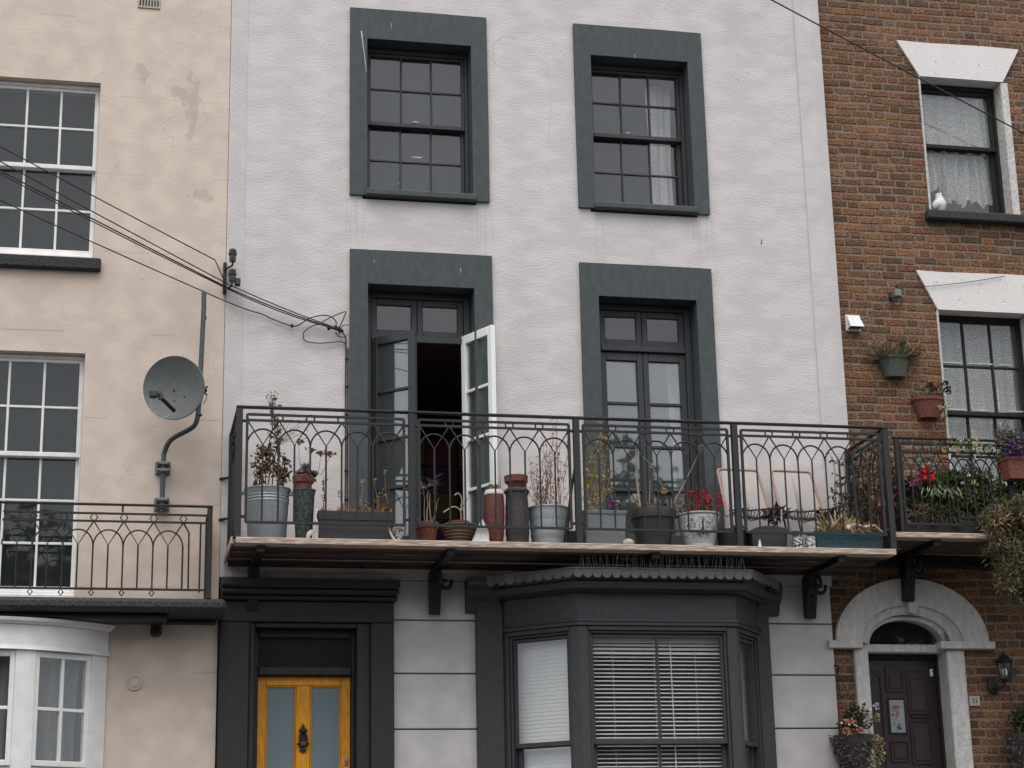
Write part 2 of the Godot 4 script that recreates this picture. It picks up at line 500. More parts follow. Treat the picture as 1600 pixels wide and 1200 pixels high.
# ------------------------------------------------------------------ building pieces
# a wall front at z with openings (Rect2 in x, y), its reveals th deep
func wall_with_openings(st: SurfaceTool, x0: float, x1: float, y0: float, y1: float, z: float, th: float, holes: Array) -> void:
	flat(st)
	var xs := [x0, x1]
	var ys := [y0, y1]
	for h in holes:
		for e in [h.position.x, h.end.x]:
			if e > x0 and e < x1 and not xs.has(e): xs.append(e)
		for e in [h.position.y, h.end.y]:
			if e > y0 and e < y1 and not ys.has(e): ys.append(e)
	xs.sort()
	ys.sort()
	for i in xs.size() - 1:
		for j in ys.size() - 1:
			var c := Vector2((xs[i] + xs[i + 1]) / 2, (ys[j] + ys[j + 1]) / 2)
			var open := false
			for h in holes: open = open or h.has_point(c)
			if open: continue
			quad(st, Vector3(xs[i], ys[j], z), Vector3(xs[i + 1], ys[j], z), Vector3(xs[i + 1], ys[j + 1], z), Vector3(xs[i], ys[j + 1], z), Vector3(0, 0, 1))
			quad(st, Vector3(xs[i], ys[j], z - th), Vector3(xs[i + 1], ys[j], z - th), Vector3(xs[i + 1], ys[j + 1], z - th), Vector3(xs[i], ys[j + 1], z - th), Vector3(0, 0, -1))
	for h in holes:
		var a: Vector2 = h.position
		var b: Vector2 = h.end
		for e in [[a, Vector2(b.x, a.y), Vector3(0, 1, 0)], [Vector2(a.x, b.y), b, Vector3(0, -1, 0)], [a, Vector2(a.x, b.y), Vector3(1, 0, 0)], [Vector2(b.x, a.y), b, Vector3(-1, 0, 0)]]:
			quad(st, Vector3(e[0].x, e[0].y, z), Vector3(e[1].x, e[1].y, z), Vector3(e[1].x, e[1].y, z - th), Vector3(e[0].x, e[0].y, z - th), e[2])
	for e in [[x0, -1.0], [x1, 1.0]]:
		quad(st, Vector3(e[0], y0, z), Vector3(e[0], y1, z), Vector3(e[0], y1, z - th), Vector3(e[0], y0, z - th), Vector3(e[1], 0, 0))
	quad(st, Vector3(x0, y1, z), Vector3(x1, y1, z), Vector3(x1, y1, z - th), Vector3(x0, y1, z - th), Vector3.UP)

func room(parent: Node3D, x0: float, x1: float, y0: float, y1: float, zf: float, zb: float, m: Material) -> MeshInstance3D:
	var st := mb()
	flat(st)
	var t := 0.1
	box(st, x0, x1, y0 - t, y0, zb, zf)
	box(st, x0, x1, y1, y1 + t, zb, zf)
	box(st, x0 - t, x0, y0, y1, zb, zf)
	box(st, x1, x1 + t, y0, y1, zb, zf)
	box(st, x0, x1, y0, y1, zb - t, zb)
	return obj("room", st, m, parent)

# a ring of four boards round a rectangle, w wide, from z0 to z1
func ring(st: SurfaceTool, x0: float, x1: float, y0: float, y1: float, w: Array, z0: float, z1: float, b := 0.004) -> void:
	# w = left, right, bottom, top
	box(st, x0, x0 + w[0], y0, y1, z0, z1, b)
	box(st, x1 - w[1], x1, y0, y1, z0, z1, b)
	if w[2] > 0: box(st, x0 + w[0], x1 - w[1], y0, y0 + w[2], z0, z1, b)
	if w[3] > 0: box(st, x0 + w[0], x1 - w[1], y1 - w[3], y1, z0, z1, b)

func pane(parent: Node3D, x0: float, x1: float, y0: float, y1: float, z: float, m: Material, thick := 0.0, t := Transform3D()) -> void:
	var st := mb()
	flat(st)
	var wx := rng.randf_range(-0.0022, 0.0022)
	var wy := rng.randf_range(-0.0022, 0.0022)
	for k in (6 if thick > 0 else 2):
		var zz := z - (thick * 0.25 if thick > 0 else 0.003) * k
		quad(st, t * Vector3(x0, y0, zz - wx - wy), t * Vector3(x1, y0, zz + wx - wy), t * Vector3(x1, y1, zz + wx + wy), t * Vector3(x0, y1, zz - wx + wy), t.basis * Vector3(0, 0, 1 if k == 0 else -1))
	obj("pane", st, m, parent)

# one sash: stiles, rails, bars and panes; returns the frame part
func sash(parent: Node3D, x0: float, x1: float, y0: float, y1: float, z: float, cols: int, rows: int, w: Array, bw: float, fm: Material, gm: Material, thick := 0.0, d := 0.04) -> MeshInstance3D:
	var st := mb()
	ring(st, x0, x1, y0, y1, w, z - d, z)
	var fr := obj("sash", st, fm, parent)
	var ax: float = x0 + w[0]
	var bx: float = x1 - w[1]
	var ay: float = y0 + w[2]
	var by: float = y1 - w[3]
	for i in range(1, cols):
		var x := lerpf(ax, bx, float(i) / cols)
		st = mb()
		box(st, x - bw / 2, x + bw / 2, ay, by, z - d + 0.006, z - 0.004, 0.003)
		obj("glazing_bar", st, fm, fr)
	for j in range(1, rows):
		var y := lerpf(ay, by, float(j) / rows)
		st = mb()
		for i in cols:
			var xa := lerpf(ax, bx, float(i) / cols) + (bw / 2 if i > 0 else 0.0)
			var xb := lerpf(ax, bx, float(i + 1) / cols) - (bw / 2 if i < cols - 1 else 0.0)
			box(st, xa, xb, y - bw / 2, y + bw / 2, z - d + 0.008, z - 0.006, 0.003)
		obj("glazing_bar", st, fm, fr)
	for i in cols:
		for j in rows:
			pane(fr, lerpf(ax, bx, float(i) / cols), lerpf(ax, bx, float(i + 1) / cols), lerpf(ay, by, float(j) / rows), lerpf(ay, by, float(j + 1) / rows), z - d * 0.5, gm, thick)
	return fr

func curtain(x0: float, x1: float, y0: float, y1: float, z: float, folds: float, depth: float, ragged := 0.0) -> SurfaceTool:
	var st := mb()
	st.set_smooth_group(1)
	var n := int(maxf(12, folds * 8))
	var ny := 8
	var ph := rng.randf() * 6.0
	var P := func(i: int, j: int) -> Vector3:
		var u := float(i) / n
		var w := float(j) / ny
		var hem := ragged * (0.5 + 0.5 * sin(u * 17.0 + ph)) * (0.6 + 0.4 * sin(u * 41.0)) if j == 0 else 0.0
		return Vector3(lerpf(x0, x1, u) + 0.012 * sin(w * 5.0 + u * 9.0), lerpf(y0, y1, w) + hem, z + depth * sin(u * folds * TAU + ph + 0.5 * sin(w * 3.0)) * (0.7 + 0.3 * sin(u * 23.0)))
	for i in n:
		for j in ny:
			quad(st, P.call(i, j), P.call(i + 1, j), P.call(i + 1, j + 1), P.call(i, j + 1), Vector3(0, 0, 1))
	return st

func ellipse(cx: float, cy: float, rx: float, ry: float, n: int) -> PackedVector2Array:
	var p := PackedVector2Array()
	for i in n + 1:
		var a := PI * (1.0 - float(i) / n)
		p.append(Vector2(cx + rx * cos(a), cy + ry * sin(a)))
	return p

func arch_band(st: SurfaceTool, outer: PackedVector2Array, inner: PackedVector2Array, z0: float, z1: float, back := true) -> void:
	flat(st)
	for i in outer.size() - 1:
		var poly := [outer[i], outer[i + 1], inner[i + 1], inner[i]]
		var c: Vector2 = (poly[0] + poly[1]) / 2 - (poly[2] + poly[3]) / 2
		var V := func(k: int, z: float) -> Vector3: return Vector3(poly[k].x, poly[k].y, z)
		quad(st, V.call(0, z1), V.call(1, z1), V.call(2, z1), V.call(3, z1), Vector3(0, 0, 1))
		quad(st, V.call(0, z0), V.call(1, z0), V.call(1, z1), V.call(0, z1), Vector3(c.x, c.y, 0))
		quad(st, V.call(3, z0), V.call(2, z0), V.call(2, z1), V.call(3, z1), Vector3(-c.x, -c.y, 0))
	for i in [0, outer.size() - 1]:
		quad(st, Vector3(outer[i].x, outer[i].y, z0), Vector3(inner[i].x, inner[i].y, z0), Vector3(inner[i].x, inner[i].y, z1), Vector3(outer[i].x, outer[i].y, z1), Vector3(0, -1, 0))

# ------------------------------------------------------------------ the scene
func _ready() -> void:
	rng.seed = 20417
	var cam := Camera3D.new()
	cam.name = "camera"
	cam.fov = 23.3474
	cam.far = 400
	cam.transform = Transform3D(Basis(Vector3(0.97838556, -0.02089641, 0.2057305), Vector3(-0.03564471, 0.9629476, 0.26732262), Vector3(-0.20369377, -0.26887779, 0.94138917)).orthonormalized(), Vector3(0, 1.6, 15.5))
	add_child(cam)
	var we := WorldEnvironment.new()
	we.name = "surroundings"
	var e := Environment.new()
	e.background_mode = Environment.BG_SKY
	var sk := ProceduralSkyMaterial.new()
	sk.sky_top_color = Color(0.975, 0.98, 0.985)
	sk.sky_horizon_color = Color(0.70, 0.73, 0.755)
	sk.sky_curve = 0.6
	sk.sky_energy_multiplier = 1.3
	sk.ground_energy_multiplier = 1.0
	sk.ground_bottom_color = Color(0.3, 0.3, 0.3)
	sk.ground_horizon_color = Color(0.55, 0.56, 0.57)
	e.sky = Sky.new()
	e.sky.sky_material = sk
	e.tonemap_mode = Environment.TONE_MAPPER_LINEAR
	e.tonemap_exposure = 1.11
	e.sdfgi_enabled = true
	e.ssao_enabled = true
	e.ssil_enabled = true
	we.environment = e
	add_child(we)
	var sun := DirectionalLight3D.new()
	sun.name = "overcast_sun"
	sun.light_energy = 0.5
	sun.light_color = Color(1.0, 0.97, 0.94)
	sun.light_angular_distance = 40.0
	sun.sky_mode = DirectionalLight3D.SKY_MODE_LIGHT_ONLY
	sun.shadow_enabled = true
	add_child(sun)
	sun.look_at_from_position(Vector3(-2.5, 16, 8), Vector3.ZERO)
	materials()
	street()
	grey_house()
	cream_house()
	brick_house()
	grey_balcony()
	cream_balcony()
	brick_balcony()
	balcony_things()
	wall_things()
	flowers_and_baskets()
	cables()

func street() -> void:
	var st := mb()
	flat(st)
	quad(st, Vector3(-150, 0, -150), Vector3(150, 0, -150), Vector3(150, 0, 150), Vector3(-150, 0, 150), Vector3.UP)
	setting("road", st, M.tarmac)
	st = mb()
	box(st, -40, 40, 0.004, 0.13, 0.1, 4.2, 0.02)
	setting("pavement", st, M.pavement)
	st = mb()
	box(st, -40, 40, 0.004, 0.13, 19.5, 24.0, 0.02)
	setting("far_pavement", st, M.pavement)
	# across the road: what the panes mirror
	var h := thing("house_row_opposite", "plain terraced house across the road, mirrored in the panes", "house", Vector3(2, 0, 30))
	X = Transform3D(Basis(), Vector3(0, 0, 0))
	st = mb()
	box(st, -24, 14, 0, 7.5, -3, 5)
	obj("wall", st, M.room_wall, h)
	st = mb()
	prism(st, PackedVector2Array([Vector2(-3.4, 7.5), Vector2(5.4, 7.5), Vector2(1, 10.3)]), -24, 14, Transform3D(Basis(Vector3(0, 0, 1), Vector3(0, 1, 0), Vector3(1, 0, 0)), Vector3.ZERO))
	obj("roof", st, M.slate, h)
	for t in [[9.5, 26.5, 10.9, "rounded broadleaf tree across the road, seen only as a dark reflection"], [12.6, 27.0, 12.8, "taller pointed tree across the road at the right"], [-7.5, 26.0, 9.6, "spreading tree across the road at the left, mirrored in lower panes"], [9.8, 24.5, 11.4, "bushy tree across the road close to the kerb, mirrored in the balcony door"], [15.6, 28.5, 13.0, "broad tree across the road behind the tallest one"], [20.0, 26.0, 10.5, "far tree across the road beyond the others"], [-1.5, 27.0, 10.4, "low tree across the road between the two larger ones"]]:
		var o := thing("broadleaf_tree", t[3], "tree", Vector3(t[0], 0, t[1]), "trees across the road")
		st = mb()
		st.set_color(Color.WHITE)
		tube(st, [Vector3.ZERO, Vector3(0.1, 3, 0), Vector3(0, t[2] * 0.7, 0.1)], [0.28, 0.2, 0.06], 8)
		for k in 6:
			var a := TAU * k / 6.0
			tube(st, [Vector3(0, 2.6 + k * 0.6, 0), Vector3(cos(a) * 1.2, 4.5 + k * 0.6, sin(a) * 1.2), Vector3(cos(a) * 2.2, 6.0 + k * 0.5, sin(a) * 2.2)], [0.1, 0.07, 0.03], 5)
		obj("trunk", st, M.bark, o)
		st = mb()
		clumps(st, Vector3(0, t[2] * 0.66, 0), Vector3(3.6, t[2] * 0.31, 2.8), 120, 46, 0.62, 0.34, 0.22, [Color(0.035, 0.05, 0.02), Color(0.05, 0.065, 0.025), Color(0.025, 0.04, 0.018)])
		obj("crown", st, M.leaves, o)

# ------------------------------------------------------------------ middle house
func surround(house: Node3D, x0: float, x1: float, y0: float, y1: float, ix0: float, ix1: float, iy0: float, iy1: float, deep: float, sill: bool) -> void:
	# the painted band round an opening, lining its reveals too
	var st := mb()
	var f := 0.03
	prism(st, PackedVector2Array([Vector2(x0, y0), Vector2(ix0, y0), Vector2(ix0 - 0.002, lerpf(y0, iy1, 0.5)), Vector2(ix0, iy1), Vector2(ix1, iy1), Vector2(ix1, y0), Vector2(x1, y0), Vector2(x1 + 0.003, lerpf(y0, y1, 0.4)), Vector2(x1, y1), Vector2(lerpf(x0, x1, 0.6), y1 + 0.003), Vector2(x0, y1), Vector2(x0 - 0.002, lerpf(y0, y1, 0.6))]), -deep, f)
	obj("window_surround", st, M.surround, house)
	if sill:
		st = mb()
		box(st, ix0 - 0.015, ix1 + 0.03, iy0 - 0.055, iy0 + 0.012, -deep, 0.075, 0.012)
		obj("window_sill", st, M.surround, house)

func box_frame(parent: Node3D, x0: float, x1: float, y0: float, y1: float, z0: float, z1: float, w: Array, m: Material, called := "window") -> MeshInstance3D:
	var st := mb()
	ring(st, x0, x1, y0, y1, w, z0, z1, 0.006)
	return obj(called, st, m, parent)

func sash_window(house: Node3D, x0: float, x1: float, y0: float, y1: float, ym: float, z: float, cols: int, rt: int, rb: int, fm: Material, gm: Material, sw := 0.045, bw := 0.018, edge := 0.03) -> Node3D:
	# box frame, upper sash in front, lower sash behind; all of one window
	var w := group_part("sash_window", house)
	var st := mb()
	ring(st, x0, x1, y0, y1, [edge, edge, 0.03, edge + 0.02], z - 0.13, z + 0.02, 0.005)
	obj("frame", st, fm, w)
	sash_flat(w, x0 + edge, x1 - edge, ym - 0.02, y1 - edge - 0.02, z, cols, rt, [sw, sw, 0.04, sw], bw, fm, gm)
	sash_flat(w, x0 + edge, x1 - edge, y0 + 0.03, ym + 0.02, z - 0.05, cols, rb, [sw, sw, sw + 0.02, 0.04], bw, fm, gm)
	return w

# like sash(), its bars and panes kept as pieces of the same window part
func sash_flat(w: Node3D, x0: float, x1: float, y0: float, y1: float, z: float, cols: int, rows: int, e: Array, bw: float, fm: Material, gm: Material, thick := 0.0, d := 0.04, t := Transform3D()) -> void:
	var st := mb()
	var keep := X
	X = X * t
	ring(st, x0, x1, y0, y1, e, z - d, z)
	obj("sash_frame", st, fm, w)
	var ax: float = x0 + e[0]
	var bx: float = x1 - e[1]
	var ay: float = y0 + e[2]
	var by: float = y1 - e[3]
	for i in range(1, cols):
		var x := lerpf(ax, bx, float(i) / cols)
		st = mb()
		box(st, x - bw / 2, x + bw / 2, ay, by, z - d + 0.006, z - 0.004, 0.003)
		obj("glazing_bar", st, fm, w)
	for j in range(1, rows):
		var y := lerpf(ay, by, float(j) / rows)
		st = mb()
		for i in cols:
			var xa := lerpf(ax, bx, float(i) / cols) + (bw / 2 if i > 0 else 0.0)
			var xb := lerpf(ax, bx, float(i + 1) / cols) - (bw / 2 if i < cols - 1 else 0.0)
			box(st, xa, xb, y - bw / 2, y + bw / 2, z - d + 0.008, z - 0.006, 0.003)
		obj("glazing_bar", st, fm, w)
	for i in cols:
		for j in rows:
			pane(w, lerpf(ax, bx, float(i) / cols), lerpf(ax, bx, float(i + 1) / cols), lerpf(ay, by, float(j) / rows), lerpf(ay, by, float(j + 1) / rows), z - d * 0.5, gm, thick)
	X = keep

func grey_house() -> void:
	var P := Vector3(3.65, 0, 0)
	var h := thing("grey_house", "pale grey rendered terraced house with dark window surrounds and yellow front door", "house", P)
	X = Transform3D(Basis(), -P)
	# upper wall: openings a little larger than the linings
	var holes := [Rect2(2.02, 7.70, 1.04, 1.60), Rect2(4.13, 7.70, 1.02, 1.60), Rect2(2.02, 4.36, 1.04, 2.57), Rect2(4.12, 4.36, 1.02, 2.55)]
	var st := mb()
	wall_with_openings(st, 0.98, 6.232, 4.26, 12.5, 0.0, 0.3, holes)
	obj("wall", st, M.grey_render, h)
	st = mb()
	box(st, 0.826, 0.98, 4.26, 12.5, -0.3, 0.006, 0.004)
	obj("edge_strip", st, M.grey_smooth, h)
	st = mb()
	box(st, 6.232, 6.49, 4.40, 12.5, -0.3, 0.02, 0.006)
	obj("edge_strip", st, M.grey_smooth, h)
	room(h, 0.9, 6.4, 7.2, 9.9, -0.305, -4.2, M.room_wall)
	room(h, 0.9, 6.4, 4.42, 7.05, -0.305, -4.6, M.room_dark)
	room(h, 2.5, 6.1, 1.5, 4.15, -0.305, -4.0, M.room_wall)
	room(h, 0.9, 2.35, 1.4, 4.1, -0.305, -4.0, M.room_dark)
	st = mb()
	box(st, 0.83, 6.48, 9.95, 12.4, -4.4, -0.31)
	box(st, 0.83, 6.48, 12.4, 12.6, -4.4, 0.1, 0.02)
	obj("roof_block", st, M.grey_smooth, h)
	# upper windows
	surround(h, 1.905, 3.178, 7.728, 9.565, 2.06, 3.028, 7.772, 9.265, 0.28, true)
	surround(h, 4.013, 5.268, 7.728, 9.575, 4.172, 5.122, 7.772, 9.265, 0.28, true)
	sash_window(h, 2.062, 3.026, 7.774, 9.262, 8.515, -0.17, 3, 2, 2, M.frame_green, M.pane_single, 0.028, 0.017, 0.03)
	sash_window(h, 4.174, 5.12, 7.774, 9.262, 8.545, -0.17, 3, 2, 2, M.frame_green, M.pane_single, 0.028, 0.017, 0.03)
	st = mb()
	tube(st, curve([Vector3(2.005, 9.33, 0.032), Vector3(2.02, 9.2, 0.033), Vector3(2.038, 9.05, 0.033), Vector3(2.05, 8.92, 0.032)], 4), [0.006, 0.007, 0.006, 0.005, 0.005, 0.005, 0.004, 0.004, 0.004, 0.004, 0.003, 0.003, 0.002], 5)
	for q in [[2.28, 9.44, 0.06], [2.9, 7.08, 0.05], [2.12, 7.12, 0.03], [4.6, 9.30, 0.04]]:
		tube(st, [Vector3(q[0], q[1], 0.031), Vector3(q[0] + 0.003, q[1] - q[2], 0.031)], 0.0025, 4)
	for q in [[2.51, 8.545, 0.05], [2.45, 7.86, 0.08], [2.62, 7.855, 0.05], [2.37, 7.93, 0.012], [4.55, 8.575, 0.03], [4.75, 7.85, 0.03], [2.5, 8.195, 0.09]]:
		box(st, q[0], q[0] + q[2], q[1], q[1] + 0.012, -0.172, -0.163, 0.003)
	obj("paint_drip", st, M.white_flaky, h).set_meta("kind", "stuff")
	# French windows
	surround(h, 1.908, 3.188, 4.43, 7.21, 2.066, 3.022, 4.43, 6.895, 0.28, false)
	surround(h, 4.0, 5.25, 4.43, 7.192, 4.168, 5.092, 4.43, 6.88, 0.28, false)
	for s in [[2.068, 3.02, 6.893, true], [4.17, 5.09, 6.878, false]]:
		var w := group_part("french_window", h)
		w.set_meta("label", "balcony door with both leaves standing open, the right one white inside" if s[3] else "closed balcony door with two rows of panes")
		var x0: float = s[0]
		var x1: float = s[1]
		var yt: float = s[2]
		st = mb()
		ring(st, x0, x1, 4.43, yt, [0.055, 0.06, 0.04, 0.06], -0.28, -0.17, 0.006)
		box(st, x0 + 0.055, x1 - 0.06, 6.425, 6.49, -0.28, -0.165, 0.006)
		obj("frame", st, M.frame_green, w)
		var xm := (x0 + x1) / 2 - 0.006
		for q in [[x0 + 0.057, xm - 0.002], [xm + 0.002, x1 - 0.062]]:
			sash_flat(w, q[0], q[1], 6.492, yt - 0.062, -0.19, 1, 1, [0.052, 0.052, 0.05, 0.058], 0.02, M.frame_green, M.pane_single)
		if s[3]:
			# both leaves stand open: the left seen from outside, the right showing its white inner face
			var lt := Transform3D(Basis(Vector3.UP, deg_to_rad(-41)), Vector3(2.135, 0, -0.19))
			sash_flat(w, 0.0, 0.45, 4.475, 6.455, 0.02, 1, 4, [0.06, 0.07, 0.16, 0.075], 0.024, M.frame_green, M.pane_bright, 0.012, 0.045, lt)
			var rt := Transform3D(Basis(Vector3.UP, deg_to_rad(-64)), Vector3(2.95, 0, -0.19))
			sash_flat(w, 0.0, 0.45, 4.475, 6.5, 0.02, 1, 4, [0.062, 0.062, 0.16, 0.08], 0.026, M.white_gloss, M.pane_dim, 0.012, 0.045, rt)
			st = mb()
			var kp := X
			X = X * lt
			box(st, 0.40, 0.415, 5.35, 5.5, 0.025, 0.06, 0.004)
			obj("door_handle", st, M.iron_black, w)
			X = kp
		else:
			for q in [[x0 + 0.057, xm - 0.002], [xm + 0.002, x1 - 0.062]]:
				sash_flat(w, q[0], q[1], 4.475, 6.42, -0.195, 1, 4, [0.052, 0.054, 0.26, 0.075], 0.026, M.frame_green, M.pane_bright, 0.014, 0.045)
	# ground floor: a dark backing with smooth raised blocks
	st = mb()
	wall_with_openings(st, 0.87, 6.21, 0.13, 4.26, -0.014, 0.29, [Rect2(1.1, 1.2, 0.9, 2.68), Rect2(3.2, 1.5, 2.32, 2.45)])
	obj("ground_floor_wall", st, M.groove_grey, h)
	var joints := [0.14, 0.72, 1.18, 1.63, 2.09, 2.55, 3.008, 3.47, 3.92, 4.262]
	for s in [[2.285, 2.99], [5.6, 6.208]]:
		for j in joints.size() - 1:
			st = mb()
			box(st, s[0], s[1], joints[j] + 0.006, joints[j + 1] - 0.006, -0.013, rng.randf_range(0.001, 0.004), 0.006)
			obj("rusticated_block", st, M.grey_smooth, h)
	grey_door(h)
	grey_bay(h)
	X = Transform3D()
	# a curtain in the right upper window, a hanging on the wall of the room with the open door
	solo("white_curtain", curtain(4.83, 5.06, 7.8, 9.2, -0.42, 3.0, 0.03), M.white_curtain, "narrow white curtain gathered at the right side of the upper right dark window", "curtain")
	solo("white_door_curtain", curtain(4.93, 5.06, 4.6, 6.45, -0.42, 2.0, 0.02), M.white_curtain, "slim pale curtain behind the right edge of the closed balcony door", "curtain")
	st = mb()
	flat(st)
	var cols := [Color(0.10, 0.012, 0.02), Color(0.05, 0.01, 0.06), Color(0.12, 0.07, 0.012), Color(0.03, 0.02, 0.03)]
	for i in 4:
		for j in 5:
			st.set_color(vary(cols[(i * 2 + j * 3) % 4], 0.3))
			box(st, 2.3 + i * 0.32, 2.3 + i * 0.32 + 0.31, 4.7 + j * 0.27, 4.7 + j * 0.27 + 0.26, -2.2, -2.17, 0.004)
	solo("patchwork_hanging", st, M.painted_things, "dim red and purple patchwork hanging inside the room behind the open balcony door", "hanging")

func grey_door(h: Node3D) -> void:
	var st := mb()
	# casing: pilasters, frieze and hood
	for q in [[0.835, 1.08], [2.085, 2.278]]:
		st = mb()
		box(st, q[0], q[1], 0.13, 3.885, -0.014, 0.07, 0.008)
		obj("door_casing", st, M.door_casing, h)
	st = mb()
	box(st, 0.835, 2.278, 3.887, 4.06, -0.01, 0.072, 0.006)
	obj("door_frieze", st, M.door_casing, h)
	st = mb()
	box(st, 0.838, 2.305, 4.062, 4.10, -0.01, 0.13, 0.01)
	box(st, 0.834, 2.312, 4.102, 4.15, -0.01, 0.19, 0.014)
	box(st, 0.83, 2.318, 4.152, 4.235, -0.01, 0.215, 0.018)
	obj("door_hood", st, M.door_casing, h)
	st = mb()
	box(st, 0.9, 2.24, 4.237, 4.30, -0.01, 0.06, 0.01)
	obj("plaster_strip", st, M.grey_smooth, h)
	st = mb()
	# reveal and frame stepped back
	box(st, 1.082, 1.125, 0.3, 3.884, -0.3, 0.035, 0.006)
	box(st, 1.975, 2.083, 0.3, 3.884, -0.3, 0.035, 0.006)
	box(st, 1.127, 1.973, 3.845, 3.884, -0.3, 0.03, 0.004)
	box(st, 1.127, 1.165, 1.4, 3.843, -0.24, -0.09, 0.006)
	box(st, 1.945, 1.973, 1.4, 3.843, -0.24, -0.09, 0.006)
	box(st, 1.167, 1.943, 3.78, 3.843, -0.24, -0.09, 0.006)
	box(st, 1.167, 1.943, 3.465, 3.535, -0.24, -0.08, 0.008)
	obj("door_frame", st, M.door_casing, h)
	pane(h, 1.167, 1.943, 3.535, 3.79, -0.16, M.pane_single)
	# the yellow door
	var d := group_part("yellow_door", h)
	d.set_meta("label", "yellow front door with two tall frosted panels")
	st = mb()
	var z := -0.155
	box(st, 1.168, 1.235, 1.42, 3.46, z - 0.045, z, 0.004)
	box(st, 1.867, 1.942, 1.42, 3.46, z - 0.045, z, 0.004)
	box(st, 1.237, 1.865, 3.385, 3.46, z - 0.045, z, 0.004)
	box(st, 1.237, 1.865, 1.42, 1.72, z - 0.045, z, 0.004)
	box(st, 1.49, 1.606, 1.722, 3.383, z - 0.045, z, 0.004)
	obj("door_leaf", st, M.yellow_door, d)
	for q in [[1.237, 1.488], [1.608, 1.865]]:
		st = mb()
		ring(st, q[0], q[1], 1.722, 3.383, [0.012, 0.012, 0.012, 0.012], z - 0.03, z - 0.008, 0.004)
		obj("panel_moulding", st, M.yellow_door, d)
		st = mb()
		box(st, q[0] + 0.013, q[1] - 0.013, 1.735, 3.37, z - 0.03, z - 0.022)
		obj("frosted_panel", st, M.frosted, d)
	st = mb()
	# knocker: plate with a pointed top and a hinged drop
	prism(st, PackedVector2Array([Vector2(1.527, 2.93), Vector2(1.569, 2.93), Vector2(1.578, 3.005), Vector2(1.585, 3.02), Vector2(1.568, 3.03), Vector2(1.548, 3.075), Vector2(1.528, 3.03), Vector2(1.511, 3.02), Vector2(1.518, 3.005)]), z, z + 0.014)
	ball(st, Vector3(1.548, 3.01, z + 0.02), Vector3(0.026, 0.022, 0.016))
	tube(st, curve([Vector3(1.528, 3.0, z + 0.024), Vector3(1.518, 2.94, z + 0.03), Vector3(1.53, 2.892, z + 0.034), Vector3(1.566, 2.892, z + 0.034), Vector3(1.578, 2.94, z + 0.03), Vector3(1.568, 3.0, z + 0.024)], 4), 0.009, 6)
	ball(st, Vector3(1.548, 2.888, z + 0.03), Vector3(0.036, 0.02, 0.016))
	ball(st, Vector3(1.514, 2.905, z + 0.024), Vector3(0.016, 0.013, 0.012))
	ball(st, Vector3(1.582, 2.905, z + 0.024), Vector3(0.016, 0.013, 0.012))
	prism(st, PackedVector2Array([Vector2(1.52, 2.86), Vector2(1.576, 2.86), Vector2(1.57, 2.838), Vector2(1.526, 2.838)]), z, z + 0.018)
	obj("door_knocker", st, M.iron_black, d)
	st = mb()
	box(st, 1.893, 1.92, 2.73, 2.79, z, z + 0.012, 0.005)
	tube(st, [Vector3(1.906, 2.772, z + 0.01), Vector3(1.906, 2.772, z + 0.03)], 0.013, 10)
	obj("door_lock", st, M.steel, d)
	st = mb()
	box(st, 1.08, 2.09, 0.9, 1.4, -0.28, 0.5, 0.01)
	box(st, 1.0, 2.2, 0.45, 0.898, -0.28, 0.85, 0.01)
	box(st, 0.95, 2.25, 0.13, 0.448, -0.28, 1.2, 0.01)
	obj("door_step", st, M.pavement, h)

# a run of boards along a bent outline: pts in x, z; from y0 to y1; set out by grow
func bay_line(pts: Array, grow: float) -> Array:
	var out := []
	for i in pts.size():
		var p: Vector2 = pts[i]
		var n := Vector2.ZERO
		for k in [i - 1, i]:
			if k >= 0 and k < pts.size() - 1:
				var d: Vector2 = (pts[k + 1] - pts[k]).normalized()
				n += Vector2(-d.y, d.x)
		n = n.normalized()
		var c := 1.0
		if i > 0 and i < pts.size() - 1:
			var d2: Vector2 = (pts[i + 1] - pts[i]).normalized()
			c = n.dot(Vector2(-d2.y, d2.x))
		out.append(p + n * grow / c)
	return out

func band(st: SurfaceTool, pts: Array, y0: float, y1: float, g0: float, g1: float, gi := -0.02) -> void:
	# front slopes from grow g0 at y0 to g1 at y1; top and bottom closed back to gi
	flat(st)
	var a := bay_line(pts, g0)
	var b := bay_line(pts, g1)
	var c := bay_line(pts, gi)
	for i in pts.size() - 1:
		var d: Vector2 = pts[i + 1] - pts[i]
		var o := Vector3(-d.y, 0, d.x)
		var V := func(p: Vector2, y: float) -> Vector3: return Vector3(p.x, y, p.y)
		quad(st, V.call(a[i], y0), V.call(a[i + 1], y0), V.call(b[i + 1], y1), V.call(b[i], y1), o)
		quad(st, V.call(a[i], y0), V.call(a[i + 1], y0), V.call(c[i + 1], y0), V.call(c[i], y0), Vector3.DOWN)
		quad(st, V.call(b[i], y1), V.call(b[i + 1], y1), V.call(c[i + 1], y1), V.call(c[i], y1), Vector3.UP)
		quad(st, V.call(c[i], y0), V.call(c[i + 1], y0), V.call(c[i + 1], y1), V.call(c[i], y1), -o)
	for i in [0, pts.size() - 1]:
		var s := 1.0 if i > 0 else -1.0
		quad(st, Vector3(a[i].x, y0, a[i].y), Vector3(c[i].x, y0, c[i].y), Vector3(c[i].x, y1, c[i].y), Vector3(b[i].x, y1, b[i].y), Vector3(s, 0, 0))

